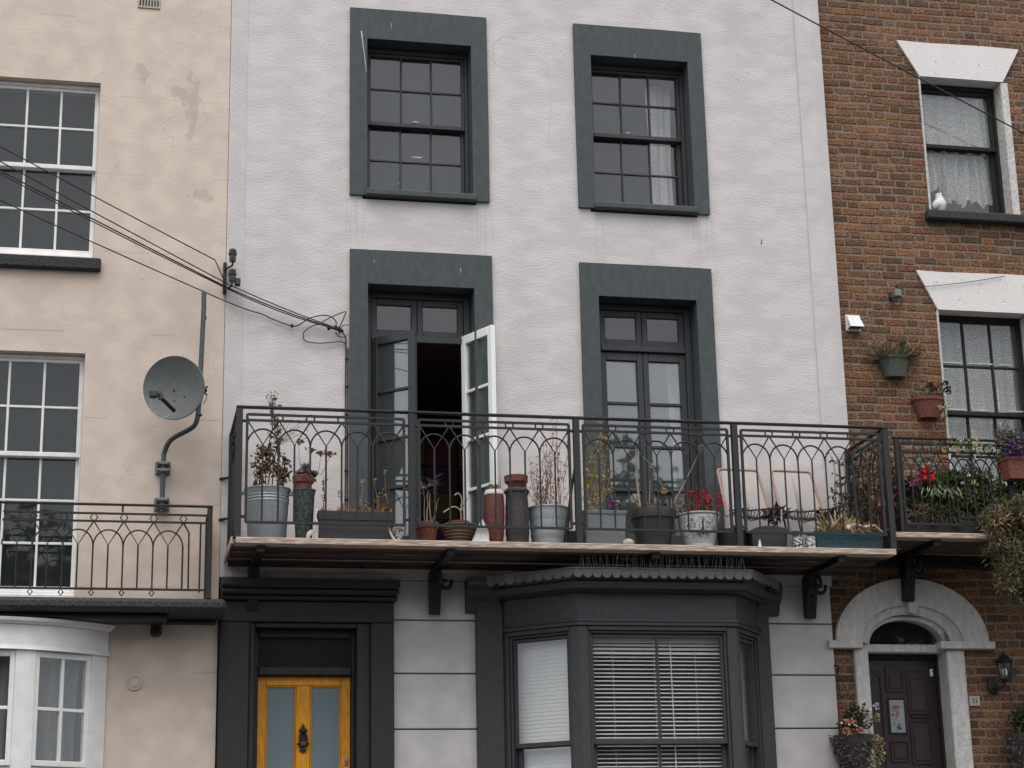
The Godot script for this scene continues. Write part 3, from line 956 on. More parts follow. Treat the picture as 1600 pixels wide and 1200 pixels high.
func grey_bay(h: Node3D) -> void:
	var bay := group_part("bay_window", h)
	var pts := [Vector2(3.2, 0.02), Vector2(3.755, 0.53), Vector2(5.135, 0.53), Vector2(5.53, 0.02)]
	var st := mb()
	for q in [[2.985, 3.215], [5.47, 5.598]]:
		st = mb()
		box(st, q[0], q[1], 0.13, 4.06, -0.012, 0.07, 0.008)
		obj("bay_pilaster", st, M.shop_grey, bay)
	st = mb()
	band(st, pts, 3.865, 4.085, 0.005, 0.005)
	obj("frieze", st, M.shop_grey, bay)
	st = mb()
	band(st, pts, 3.847, 3.864, 0.028, 0.02)
	band(st, pts, 3.815, 3.846, 0.018, 0.018)
	obj("frieze_moulding", st, M.shop_grey, bay)
	st = mb()
	band(st, pts, 4.087, 4.105, 0.05, 0.09)
	band(st, pts, 4.106, 4.158, 0.125, 0.15)
	band(st, pts, 4.159, 4.182, 0.10, 0.10)
	obj("cornice", st, M.shop_grey, bay)
	st = mb()
	band(st, pts, 4.184, 4.262, 0.10, 0.12, -0.5)
	obj("bay_roof", st, M.lead, bay)
	for q in [[2.90, 3.19], [5.50, 5.70]]:
		st = mb()
		var cp := PackedVector2Array([Vector2(-0.01, 3.98), Vector2(0.05, 3.985), Vector2(0.075, 4.02), Vector2(0.085, 4.07), Vector2(0.13, 4.10), Vector2(0.17, 4.15), Vector2(0.18, 4.20), Vector2(0.165, 4.225), Vector2(0.165, 4.26), Vector2(-0.01, 4.26)])
		prism(st, cp, q[0], q[1], Transform3D(Basis(Vector3(0, 0, 1), Vector3(0, 1, 0), Vector3(1, 0, 0)), Vector3.ZERO))
		for zz in [0.178]:
			for xx in [q[0] + 0.05, q[1] - 0.06]:
				var sp2 := []
				for k in 14:
					var an := k * 0.5
					var rr := 0.034 - 0.0019 * k
					sp2.append(Vector3(xx + cos(an) * rr, 4.165 + sin(an) * rr, zz))
				tube(st, sp2, 0.007, 5)
		obj("console", st, M.shop_grey, bay)
	# scalloped lead edging: flap after flap along the front and the left side
	var line := bay_line(pts, 0.2)
	for s in [[0, 9], [1, 19], [2, 8]]:
		var a: Vector2 = line[s[0]]
		var b: Vector2 = line[s[0] + 1]
		var n: int = s[1]
		var d := (b - a).normalized()
		var w := a.distance_to(b) / n
		for i in n:
			var p := a + d * w * (i + 0.5)
			var poly := PackedVector2Array([Vector2(-w * 0.5, 0.042), Vector2(-w * 0.49, 0.006)])
			for k in 9:
				var an := PI + PI * k / 8.0
				poly.append(Vector2(cos(an) * w * 0.485, sin(an) * 0.038))
			poly.append(Vector2(w * 0.49, 0.006))
			poly.append(Vector2(w * 0.5, 0.042))
			st = mb()
			var t := Transform3D(Basis(Vector3(d.x, 0, d.y), Vector3.UP, Vector3(-d.y, 0, d.x)), Vector3(p.x, 4.217, p.y))
			t.basis = t.basis * Basis(Vector3.RIGHT, rng.randf_range(-0.22, -0.02))
			prism(st, poly, 0.0, 0.005, t)
			obj("lead_scallop", st, M.lead, bay)
	st = mb()
	band(st, pts, 4.256, 4.268, 0.207, 0.207, 0.1)
	obj("lead_flashing", st, M.lead, bay)
	# bird spikes on the roof of the bay
	st = mb()
	var fr := bay_line(pts, 0.13)
	for i in 78:
		var x: float = lerpf(fr[1].x + 0.05, fr[2].x - 0.02, i / 77.0)
		var q := Vector3(x, 4.268, fr[1].y + rng.randf_range(-0.02, 0.05))
		tube(st, [q, q + Vector3(rng.randf_range(-0.03, 0.03), rng.randf_range(0.085, 0.125), rng.randf_range(-0.03, 0.05))], 0.0026, 3)
	var sp := obj("bird_spikes", st, M.white_plain, bay)
	sp.set_meta("kind", "stuff")
	# three lights: corner posts, heads, sashes
	for i in 3:
		var a: Vector2 = pts[i]
		var b: Vector2 = pts[i + 1]
		var d := (b - a).normalized()
		var L := a.distance_to(b)
		var t := Transform3D(Basis(Vector3(d.x, 0, d.y), Vector3.UP, Vector3(-d.y, 0, d.x)), Vector3(a.x, 0, a.y))
		var kp := X
		X = X * t
		st = mb()
		var e0: float = [0.075, 0.085, 0.075][i]
		var e1: float = [0.085, 0.085, 0.075][i]
		box(st, 0.002, e0, 1.6, 3.812, -0.11, 0.0, 0.006)
		box(st, L - e1, L - 0.002, 1.6, 3.812, -0.11, 0.0, 0.006)
		box(st, e0 + 0.002, L - e1 - 0.002, 3.775, 3.812, -0.11, 0.002, 0.004)
		ring(st, e0 + 0.002, L - e1 - 0.002, 1.6, 3.773, [0.022, 0.022, 0.05, 0.022], -0.09, -0.018, 0.005)
		box(st, 0.0, L, 0.2, 1.598, -0.11, -0.004)
		obj("bay_frame", st, M.shop_grey, bay)
		var sx0 := e0 + 0.026
		var sx1 := L - e1 - 0.026
		sash_flat(bay, sx0, sx1, 2.84, 3.748, -0.04, 2 if i == 1 else 1, 1, [0.024, 0.024, 0.04, 0.03], 0.02, M.shop_grey, M.pane_single, 0.0, 0.035)
		sash_flat(bay, sx0, sx1, 1.66, 2.876, -0.085, 2 if i == 1 else 1, 1, [0.04, 0.04, 0.05, 0.04], 0.02, M.shop_grey, M.pane_single, 0.0, 0.035)
		X = kp
	# blinds hang inside
	X = Transform3D()
	var bl := thing("venetian_blind", "white venetian blind with open slats behind the front light of the grey bay", "blind", Vector3(4.44, 3.72, 0.38))
	var k := 0
	var y := -0.05
	while y > -1.9:
		st = mb()
		var sag := 0.004 * sin(k * 1.7)
		var tilt := 0.42 if y < -0.14 else 0.9
		boxt(st, Transform3D(Basis(Vector3.RIGHT, tilt) * Basis(Vector3(0, 0, 1), rng.randf_range(-0.002, 0.002)), Vector3(0, y + sag * 0.3, 0)), Vector3(0.585, 0.0013, 0.0125))
		obj("slat", st, M.slat_white, bl)
		y -= 0.0335
		k += 1
	st = mb()
	for x in [-0.36, 0.0, 0.36]:
		tube(st, [Vector3(x, 0, 0.016), Vector3(x, -1.9, 0.016)], 0.0018, 4)
	tube(st, [Vector3(0.14, -0.02, 0.03), Vector3(0.15, -1.2, 0.03)], 0.005, 5)
	obj("ladder_cord", st, M.blind_white, bl)
	st = mb()
	box(st, -0.59, 0.59, -0.03, 0.01, -0.02, 0.02, 0.004)
	obj("headrail", st, M.blind_white, bl)
	for s in [[pts[0], pts[1], "closed white blind behind the left side light of the grey bay"], [pts[3], pts[2], "closed white blind behind the right side light of the grey bay"]]:
		var a: Vector2 = s[0].lerp(s[1], 0.1) + Vector2(0.1 if s[0].x < 4 else -0.1, -0.12)
		var b: Vector2 = s[0].lerp(s[1], 0.97) + Vector2(0.1 if s[0].x < 4 else -0.1, -0.12)
		var d := (b - a).normalized()
		var o := thing("closed_blind", s[2], "blind", Vector3(a.x, 3.74, a.y), "closed side blinds of the bay")
		for i in 56:
			st = mb()
			var t := Transform3D(Basis(Vector3(d.x, 0, d.y), Vector3.UP, Vector3(-d.y, 0, d.x)) * Basis(Vector3.RIGHT, 1.46 if s[0].x < 4 else -1.46), Vector3(d.x, 0, d.y) * a.distance_to(b) * 0.5 + Vector3(0, -0.02 - i * 0.033, 0))
			boxt(st, t, Vector3(a.distance_to(b) * 0.5, 0.001, 0.0185))
			obj("slat", st, M.blind_white, o)

# ------------------------------------------------------------------ left house
func cream_house() -> void:
	var P := Vector3(-0.8, 0, 0)
	var h := thing("cream_house", "cream rendered house at the left with white sash windows and stained upper wall", "house", P)
	X = Transform3D(Basis(), -P)
	var st := mb()
	wall_with_openings(st, -4.5, 0.822, 0.13, 12.5, 0.0, 0.3, [Rect2(-1.262, 7.0, 0.957, 1.655), Rect2(-1.285, 4.04, 0.946, 2.12), Rect2(-2.2, 1.2, 2.05, 2.4)])
	obj("wall", st, M.cream_render, h)
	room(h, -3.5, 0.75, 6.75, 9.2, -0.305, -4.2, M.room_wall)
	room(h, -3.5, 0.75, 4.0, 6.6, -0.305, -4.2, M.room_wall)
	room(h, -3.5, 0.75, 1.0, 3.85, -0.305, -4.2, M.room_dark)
	st = mb()
	box(st, -4.5, 0.82, 9.35, 12.5, -4.4, -0.31)
	obj("roof_block", st, M.grey_smooth, h)
	sash_window(h, -1.260, -0.307, 7.05, 8.653, 7.88, -0.10, 3, 2, 2, M.white_wood, M.pane_dim, 0.03, 0.02, 0.012)
	sash_window(h, -1.283, -0.341, 4.11, 6.158, 5.297, -0.10, 3, 2, 3, M.white_wood, M.pane_dim, 0.03, 0.02, 0.012)
	st = mb()
	box(st, -1.26, -0.31, 7.002, 7.048, -0.24, -0.03, 0.008)
	obj("sill_board", st, M.white_wood, h)
	st = mb()
	box(st, -1.35, -0.238, 6.89, 6.998, -0.1, 0.07, 0.012)
	obj("window_sill", st, M.dark_sill, h)
	st = mb()
	box(st, -1.284, -0.34, 4.042, 4.108, -0.24, -0.02, 0.008)
	obj("sill_board", st, M.white_wood, h)
	# bow window
	var bow := group_part("bow_window", h)
	var C := Vector2(-1.15, -0.96)
	var arc := []
	for i in 25:
		var a := deg_to_rad(lerpf(-48.0, 48.0, i / 24.0))
		arc.append(C + Vector2(sin(a), cos(a)) * 1.46)
	st = mb()
	band(st, arc, 3.63, 3.792, 0.012, 0.012)
	obj("fascia", st, M.white_wood, bow)
	st = mb()
	band(st, arc, 3.595, 3.628, 0.03, 0.02)
	obj("fascia_moulding", st, M.white_wood, bow)
	st = mb()
	band(st, arc, 3.794, 3.812, 0.03, 0.055)
	band(st, arc, 3.813, 3.838, 0.075, 0.085, -0.6)
	obj("cornice", st, M.white_wood, bow)
	st = mb()
	band(st, arc, 0.2, 1.55, 0.0, 0.0)
	obj("bow_base", st, M.cream_render, bow)
	for s in [[-48.0, -41.6], [-21.7, -15.5], [15.5, 21.7], [41.6, 48.0]]:
		var pp := []
		for i in 4:
			var a := deg_to_rad(lerpf(s[0], s[1], i / 3.0))
			pp.append(C + Vector2(sin(a), cos(a)) * 1.46)
		st = mb()
		band(st, pp, 1.552, 3.594, 0.002, 0.002, -0.1)
		obj("mullion", st, M.white_wood, bow)
	for s in [[-41.6, -21.7, 2], [-15.5, 15.5, 3], [21.7, 41.6, 2]]:
		var a0 := deg_to_rad(s[0])
		var a1 := deg_to_rad(s[1])
		var a: Vector2 = C + Vector2(sin(a0), cos(a0)) * 1.455
		var b: Vector2 = C + Vector2(sin(a1), cos(a1)) * 1.455
		var d := (b - a).normalized()
		var kp := X
		X = X * Transform3D(Basis(Vector3(d.x, 0, d.y), Vector3.UP, Vector3(-d.y, 0, d.x)), Vector3(a.x, 0, a.y))
		var L := a.distance_to(b)
		sash_flat(bow, 0.002, L - 0.002, 2.70, 3.592, 0.0, s[2], 2, [0.04, 0.04, 0.045, 0.05], 0.026, M.white_wood, M.pane_single, 0.0, 0.045)
		sash_flat(bow, 0.002, L - 0.002, 1.56, 2.698, -0.02, s[2], 2, [0.04, 0.04, 0.06, 0.03], 0.026, M.white_wood, M.pane_single, 0.0, 0.045)
		X = kp
	X = Transform3D()
	for s in [[0.55, -0.42, "grey curtain hanging at the right end of the white bow window"], [-0.05, -0.78, "grey curtain drawn aside left of the thick mullion of the bow window"]]:
		var o := thing("grey_curtain", s[2], "curtain", Vector3(s[1], 0, 0), "curtains in the bow window")
		X = Transform3D(Basis(Vector3.UP, 0.4), Vector3.ZERO)
		var cu := curtain(-0.22, 0.16, 1.7, 3.55, 0.06 if s[0] > 0 else 0.22, 3.5, 0.035)
		obj("cloth", cu, M.grey_curtain, o)
		X = Transform3D()

# ------------------------------------------------------------------ right house
func cut(list: Array, a: float, b: float) -> Array:
	var out := []
	for s in list:
		if b <= s[0] or a >= s[1]:
			out.append(s)
			continue
		if a > s[0]: out.append([s[0], a])
		if b < s[1]: out.append([b, s[1]])
	return out

func brick_house() -> void:
	var P := Vector3(8.0, 0, -0.05)
	var h := thing("brick_house", "brown brick house at the right with white window heads and an arched doorway", "house", P)
	X = Transform3D(Basis(), -P)
	var st := mb()
	var zm := -0.046
	wall_with_openings(st, 6.494, 10.4, 4.4, 12.5, zm, 0.3, [Rect2(7.51, 7.85, 0.885, 1.485), Rect2(7.49, 4.7, 0.945, 2.228)])
	wall_with_openings(st, 6.213, 10.4, 0.13, 4.4, zm, 0.3, [Rect2(6.50, 1.3, 0.80, 2.70)])
	var wall := obj("wall", st, M.mortar, h)
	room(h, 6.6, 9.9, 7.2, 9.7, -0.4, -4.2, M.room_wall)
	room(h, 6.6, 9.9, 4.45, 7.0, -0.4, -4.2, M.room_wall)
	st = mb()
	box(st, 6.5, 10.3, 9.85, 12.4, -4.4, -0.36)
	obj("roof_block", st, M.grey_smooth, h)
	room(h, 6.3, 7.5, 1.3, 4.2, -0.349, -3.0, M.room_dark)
	# bricks: Flemish bond, each one a piece of its own as far as they can be told apart
	var skins := [Color(0.27, 0.135, 0.065), Color(0.215, 0.112, 0.062), Color(0.165, 0.092, 0.058), Color(0.115, 0.076, 0.055), Color(0.33, 0.165, 0.072), Color(0.25, 0.135, 0.08), Color(0.2, 0.125, 0.08), Color(0.09, 0.066, 0.053), Color(0.29, 0.172, 0.098)]
	var variants := []
	X = Transform3D()
	for kind in 2:
		for k in 27:
			var b := mb()
			b.set_color(vary(skins[k % 9].lerp(Color(0.20, 0.125, 0.08), 0.55) * 1.5, 0.2))
			var t := Transform3D(Basis(Vector3(0, 0, 1), rng.randf_range(-0.02, 0.02)) * Basis(Vector3.UP, rng.randf_range(-0.01, 0.01)), Vector3.ZERO)
			boxt(b, t, Vector3((0.215 if kind == 0 else 0.1025) / 2, 0.0315, 0.02), 0.006)
			b.generate_normals()
			variants.append(b.commit())
	var all := []
	var course := 0.0776
	var row := 0
	var y := 1.0
	while y < 12.4:
		var yc := y + course / 2
		var seg := [[6.50 if y > 4.3 else 6.22, 10.38]]
		if yc > 7.80 and yc < 7.92: seg = cut(seg, 7.44, 8.7)
		if yc > 7.85 and yc < 9.36: seg = cut(seg, 7.508, 8.397)
		if yc > 9.34 and yc < 9.69:
			var u := (yc - 9.34) / 0.34
			seg = cut(seg, 7.53 - 0.19 * u, 8.37 + 0.19 * u)
		if yc > 4.7 and yc < 6.96: seg = cut(seg, 7.488, 8.437)
		if yc > 6.94 and yc < 7.30:
			var u := (yc - 6.94) / 0.36
			seg = cut(seg, 7.5 - 0.17 * u, 8.42 + 0.17 * u)
		if yc < 3.74: seg = cut(seg, 6.40, 7.44)
		elif yc < 4.335:
			var w := 0.69 * sqrt(maxf(0.0, 1.0 - pow((yc - 3.76) / 0.575, 2)))
			seg = cut(seg, 6.967 - w, 6.967 + w)
		if yc > 3.70 and yc < 3.78: seg = cut(seg, 6.15, 7.73)
		for s in seg:
			var x: float = s[0] + 0.004
			var header := row % 2 == 0
			var first := true
			while x < s[1] - 0.03:
				var L := 0.1025 if header else 0.215
				if first and row % 2 == 1: L = 0.215 * 0.75
				first = false
				L *= rng.randf_range(0.96, 1.04)
				if x + L > s[1] - 0.05: L = s[1] - 0.004 - x
				if L > 0.02: all.append([x + L / 2, yc, L, header])
				x += L + rng.randf_range(0.009, 0.015)
				header = not header
		y += course
		row += 1
	var eye := Vector3(0, 1.6, 15.5)
	for b in all:
		var d := Vector3(b[0], b[1], 0).distance_to(eye)
		b.append(d + (20.0 if b[0] > 8.75 or b[1] > 10.3 or b[1] < 2.5 else 0.0) - (0.0 if b[3] else 1.5))
	all.sort_custom(func(p, q): return p[4] < q[4])
	var rest := mb()
	var n := 0
	for b in all:
		var long: bool = b[2] > 0.15
		var m: Mesh = variants[(0 if long else 27) + rng.randi() % 27]
		var t := Transform3D(Basis.from_scale(Vector3(b[2] / (0.215 if long else 0.1025), rng.randf_range(0.95, 1.03), 1)), Vector3(b[0], b[1] + 0.006 * sin(b[0] * 3.1 + b[1] * 2.0) + 0.003 * sin(b[0] * 11.0 + b[1] * 7.0) + rng.randf_range(-0.004, 0.004), -0.0605 + rng.randf_range(-0.0025, 0.003)) - P)
		if n < 300:
			var o := MeshInstance3D.new()
			o.name = "brick"
			o.mesh = m
			o.material_override = M.brick_skin
			o.transform = t
			wall.add_child(o, true)
		else:
			rest.append_from(m, 0, t)
		n += 1
	var ro := MeshInstance3D.new()
	ro.name = "brickwork"
	ro.mesh = rest.commit()
	ro.material_override = M.brick_skin
	ro.set_meta("kind", "stuff")
	h.add_child(ro, true)
	X = Transform3D(Basis(), -P)
	# white painted heads and reveals
	for s in [[7.30, 8.60, 7.512, 8.393, 9.322, 9.69, 7.9], [7.305, 8.62, 7.492, 8.433, 6.918, 7.30, 4.7]]:
		st = mb()
		prism(st, PackedVector2Array([Vector2(s[2], s[4]), Vector2(s[3], s[4]), Vector2(s[1], s[5]), Vector2(s[1] - 0.4, s[5] + 0.006), Vector2(s[0] + 0.3, s[5] - 0.006), Vector2(s[0], s[5])]), -0.2, -0.018)
		obj("window_head", st, M.white_lintel, h)
		st = mb()
		box(st, s[3] - 0.022, s[3] + 0.055, s[6], s[4] - 0.002, -0.2, -0.026, 0.006)
		obj("window_reveal", st, M.white_flaky, h)
		st = mb()
		box(st, s[2] - 0.012, s[2] + 0.008, s[6], s[4] - 0.002, -0.2, -0.026, 0.006)
		obj("window_reveal", st, M.white_flaky, h)
	st = mb()
	box(st, 7.445, 8.75, 7.815, 7.905, -0.2, 0.05, 0.012)
	obj("window_sill", st, M.dark_sill, h)
	sash_window(h, 7.521, 8.37, 7.907, 9.32, 8.67, -0.20, 1, 1, 1, M.old_paint_black, M.pane_single, 0.04, 0.02, 0.025)
	var w2 := sash_window(h, 7.501, 8.41, 4.72, 6.916, 5.96, -0.20, 3, 2, 3, M.old_paint_black, M.pane_single, 0.02, 0.022, 0.015)
	# flaked paint ridges on the bars of the lower window
	st = mb()
	for q in [[7.54, 7.78, 6.443], [7.84, 8.09, 6.443], [8.17, 8.27, 6.443], [7.54, 7.77, 5.985], [7.85, 8.0, 5.985], [8.2, 8.36, 5.985]]:
		box(st, q[0], q[1], q[2], q[2] + 0.014, -0.203, -0.192, 0.003)
	for q in [[8.108, 6.1, 6.2], [8.108, 5.99, 6.08], [7.815, 5.5, 5.8], [8.108, 5.2, 5.9]]:
		box(st, q[0], q[0] + 0.012, q[1], q[2], -0.2, -0.19, 0.003)
	obj("flaking_paint", st, M.white_flaky, w2).set_meta("kind", "stuff")
	# doorway
	var ow := ellipse(6.967, 3.775, 0.728, 0.565, 28)
	var mw := ellipse(6.962, 3.775, 0.484, 0.325, 28)
	var iw := ellipse(6.94, 3.757, 0.40, 0.262, 28)
	var gw := ellipse(6.93, 3.757, 0.355, 0.22, 28)
	st = mb()
	arch_band(st, ow, mw, -0.09, 0.012)
	obj("arch", st, M.white_flaky, h)
	st = mb()
	arch_band(st, mw, iw, -0.16, -0.022)
	arch_band(st, iw, gw, -0.18, -0.06)
	obj("arch_moulding", st, M.white_flaky, h)
	st = mb()
	prism(st, PackedVector2Array([Vector2(6.93, 4.03), Vector2(6.985, 4.015), Vector2(7.02, 4.08), Vector2(7.015, 4.12), Vector2(6.93, 4.13)]), -0.02, 0.05)
	obj("keystone", st, M.white_flaky, h)
	st = mb()
	box(st, 6.15, 6.47, 3.706, 3.773, -0.09, 0.05, 0.006)
	obj("impost", st, M.white_flaky, h)
	st = mb()
	box(st, 7.21, 7.735, 3.706, 3.773, -0.09, 0.05, 0.006)
	obj("impost", st, M.white_flaky, h)
	st = mb()
	box(st, 6.50, 7.30, 3.685, 3.756, -0.2, -0.07, 0.008)
	obj("transom", st, M.white_flaky, h)
	st = mb()
	box(st, 6.405, 6.535, 0.6, 3.704, -0.24, -0.005, 0.01)
	obj("door_jamb", st, M.white_flaky, h)
	st = mb()
	box(st, 7.285, 7.455, 0.6, 3.704, -0.24, -0.005, 0.012)
	obj("door_jamb", st, M.white_flaky, h)
	st = mb()
	flat(st)
	for i in gw.size() - 1:
		tri(st, Vector3(6.93, 3.757, -0.14), Vector3(gw[i].x, gw[i].y, -0.14), Vector3(gw[i + 1].x, gw[i + 1].y, -0.14), Vector3(0, 0, 1))
	obj("fanlight_pane", st, M.pane_single, h)
	var d := group_part("brown_door", h)
	d.set_meta("label", "dark brown panelled door with flowered glass")
	st = mb()
	box(st, 6.537, 6.565, 1.4, 3.683, -0.3, -0.2, 0.004)
	box(st, 7.262, 7.283, 1.4, 3.683, -0.3, -0.2, 0.004)
	box(st, 6.567, 7.26, 3.64, 3.683, -0.3, -0.2, 0.004)
	obj("door_frame", st, M.old_paint_black, d)
	st = mb()
	box(st, 6.567, 7.26, 1.42, 3.637, -0.27, -0.235)
	obj("door_leaf", st, M.brown_door, d)
	for q in [[6.60, 6.72, 2.93, 3.52, 1], [6.785, 6.935, 3.36, 3.575, 1], [6.985, 7.17, 3.16, 3.53, 1], [6.785, 6.935, 2.985, 3.285, 0], [6.985, 7.17, 2.72, 3.085, 0], [6.785, 6.935, 2.74, 2.905, 0], [6.60, 6.72, 2.45, 2.86, 0], [6.785, 6.935, 2.2, 2.66, 0], [6.985, 7.17, 2.2, 2.64, 0]]:
		st = mb()
		ring(st, q[0] - 0.012, q[1] + 0.012, q[2] - 0.012, q[3] + 0.012, [0.014, 0.014, 0.014, 0.014], -0.234, -0.224, 0.004)
		if q[4] == 1:
			var poly := PackedVector2Array([Vector2(q[0], q[3] - 0.045)])
			for i in 7: poly.append(Vector2(lerpf(q[0], q[1], i / 6.0), q[3] - 0.045 + 0.04 * sin(PI * i / 6.0)))
			poly.append(Vector2(q[1], q[3]))
			poly.append(Vector2(q[0], q[3]))
			poly.remove_at(0)
			prism(st, poly, -0.234, -0.227)
		box(st, q[0] + 0.022, q[1] - 0.022, q[2] + 0.022, q[3] - 0.065 if q[4] == 1 else q[3] - 0.022, -0.234, -0.227, 0.006)
		obj("door_panel", st, M.brown_door, d)
	st = mb()
	flat(st)
	st.set_color(Color(0.26, 0.28, 0.30))
	box(st, 6.792, 6.928, 2.992, 3.278, -0.226, -0.222)
	for i in 26:
		st.set_color(pick([Color(0.16, 0.18, 0.21), Color(0.34, 0.37, 0.40), Color(0.22, 0.25, 0.27)]))
		var p := Vector3(rng.randf_range(6.81, 6.91), rng.randf_range(3.01, 3.16), -0.2205)
		boxt(st, Transform3D(Basis(Vector3(0, 0, 1), rng.randf() * 3.0), p), Vector3(0.014, 0.006, 0.0012))
	for i in 18:
		st.set_color(vary(pick([Color(0.28, 0.07, 0.08), Color(0.35, 0.12, 0.13), Color(0.33, 0.22, 0.22)])))
		var p := Vector3(6.85 + rng.randf_range(-0.03, 0.03), 3.19 + rng.randf_range(-0.035, 0.03), -0.2195 + i * 0.0001)
		boxt(st, Transform3D(Basis(Vector3(0, 0, 1), rng.randf() * 3.0), p), Vector3(0.014, 0.009, 0.001))
	obj("flowered_glass", st, M.painted_things, d)
	st = mb()
	box(st, 7.205, 7.235, 3.49, 3.555, -0.234, -0.215, 0.006)
	ball(st, Vector3(7.22, 3.545, -0.212), Vector3(0.012, 0.014, 0.01))
	obj("door_fitting", st, M.white_wood, d)
	st = mb()
	box(st, 6.99, 7.16, 3.118, 3.142, -0.234, -0.218, 0.004)
	obj("letter_plate", st, M.iron_black, d)
	st = mb()
	box(st, 6.38, 7.46, 0.13, 1.4, -0.28, 0.5, 0.01)
	obj("door_step", st, M.pavement, h)
	X = Transform3D()
	# number tile by the door
	var o := thing("house_number", "small pale number tile on the brickwork right of the arched door", "sign", Vector3(7.52, 3.25, -0.03))
	st = mb()
	box(st, -0.052, 0.052, -0.045, 0.045, -0.004, 0.01, 0.004)
	obj("tile", st, M.bone, o)
	var tm := TextMesh.new()
	tm.text = "11"
	var sf := SystemFont.new()
	sf.font_names = PackedStringArray(["Droid Serif"])
	tm.font = sf
	tm.font_size = 32
	tm.pixel_size = 0.0016
	tm.depth = 0.003
	var ti := MeshInstance3D.new()
	ti.name = "numerals"
	ti.mesh = tm
	ti.material_override = M.iron
	ti.position = Vector3(0, 0, 0.012)
	o.add_child(ti, true)
	# curtains
	solo("lace_curtain", curtain(7.53, 8.36, 8.62, 9.30, -0.275, 6.0, 0.02), M.net_curtain, "white lace curtain filling the top of the upper brick house window", "curtain")
	solo("ragged_lace_curtain", curtain(7.5, 7.80, 8.24, 8.70, -0.325, 3.0, 0.03, 0.07), M.net_curtain, "ruffled white lace hanging short in the left of the upper brick house window's lower sash", "curtain")
	solo("ragged_lace_curtain", curtain(7.80, 8.36, 8.10, 8.69, -0.345, 5.0, 0.035, 0.16), M.net_curtain, "longer ragged lace hanging in the right of the upper brick house window's lower sash", "curtain")
	solo("net_curtain", curtain(7.45, 8.45, 4.75, 6.90, -0.35, 9.0, 0.018), M.net_curtain, "plain grey net curtain behind the dark barred window above the flowers", "curtain")

# ------------------------------------------------------------------ balconies
# one iron panel in its own plane: x along, y up, at z
func railing_panel(parent: Node3D, t: Transform3D, x0: float, x1: float, n: int, y: Dictionary, r: float, m: Material, rings := 0, frame := true) -> void:
	var p := group_part("railing_panel", parent)
	var keep := X
	X = X * t
	var st := mb()
	bar(st, Vector3(x0, y.top, 0), Vector3(x1, y.top, 0), r * 2, r * 2)
	obj("rail", st, m, p)
	st = mb()
	bar(st, Vector3(x0, y.mid, 0), Vector3(x1, y.mid, 0), r * 2, r * 2)
	obj("rail", st, m, p)
	st = mb()
	bar(st, Vector3(x0, y.low, 0), Vector3(x1, y.low, 0), r * 2, r * 2.4)
	obj("rail", st, m, p)
	if frame:
		for x in [x0, x1]:
			st = mb()
			bar(st, Vector3(x, y.low, 0), Vector3(x, y.top, 0), r * 2.2, r * 2.2)
			obj("upright", st, m, p)
	var w := (x1 - x0) / n
	var ry: float = y.arch - y.vee
	for i in n:
		var a := x0 + w * i
		var c := a + w / 2
		st = mb()
		tube(st, [Vector3(c, y.vee, 0.002), Vector3(c, y.low, 0.002)], r * 0.85, 6)
		obj("baluster", st, m, p)
		if i < n - 1:
			st = mb()
			tube(st, [Vector3(a + w, y.vee - 0.01, -0.002), Vector3(a + w, y.low, -0.002)], r * 0.85, 6)
			obj("baluster", st, m, p)
		st = mb()
		var pts := []
		for k in 13:
			var an := PI * (1.0 - k / 12.0)
			pts.append(Vector3(c + cos(an) * w * 0.5, y.vee - 0.01 + sin(an) * (ry + 0.01), -0.004))
		tube(st, pts, r * 0.8, 6)
		obj("arch", st, m, p)
		st = mb()
		tube(st, [Vector3(a, y.mid, 0.005), Vector3(c, y.vee, 0.005), Vector3(a + w, y.mid, 0.005)], r * 0.8, 6)
		obj("vee", st, m, p)
		if i < n - 1 and rings >= 0:
			st = mb()
			var loop := []
			var rr: float = (y.top - y.mid) * 0.5 + (0.008 if rings == 0 else 0.008)
			var kk := 14 if rings == 0 else 4
			for k in kk:
				var an := TAU * k / kk
				loop.append(Vector3(a + w + sin(an) * rr * (1.0 if rings == 0 else 0.75), (y.top + y.mid) / 2 + cos(an) * rr, 0.0))
			tube(st, loop, r * 0.75, 5, true)
			obj("ring" if rings == 0 else "diamond", st, m, p)
			if rings == 1:
				st = mb()
				loop = []
				for k in 4:
					var an := TAU * k / 4
					loop.append(Vector3(a + w + sin(an) * 0.019, y.low - 0.03 + cos(an) * 0.026, 0.0))
				tube(st, loop, r * 0.75, 5, true)
				obj("diamond", st, m, p)
	X = keep

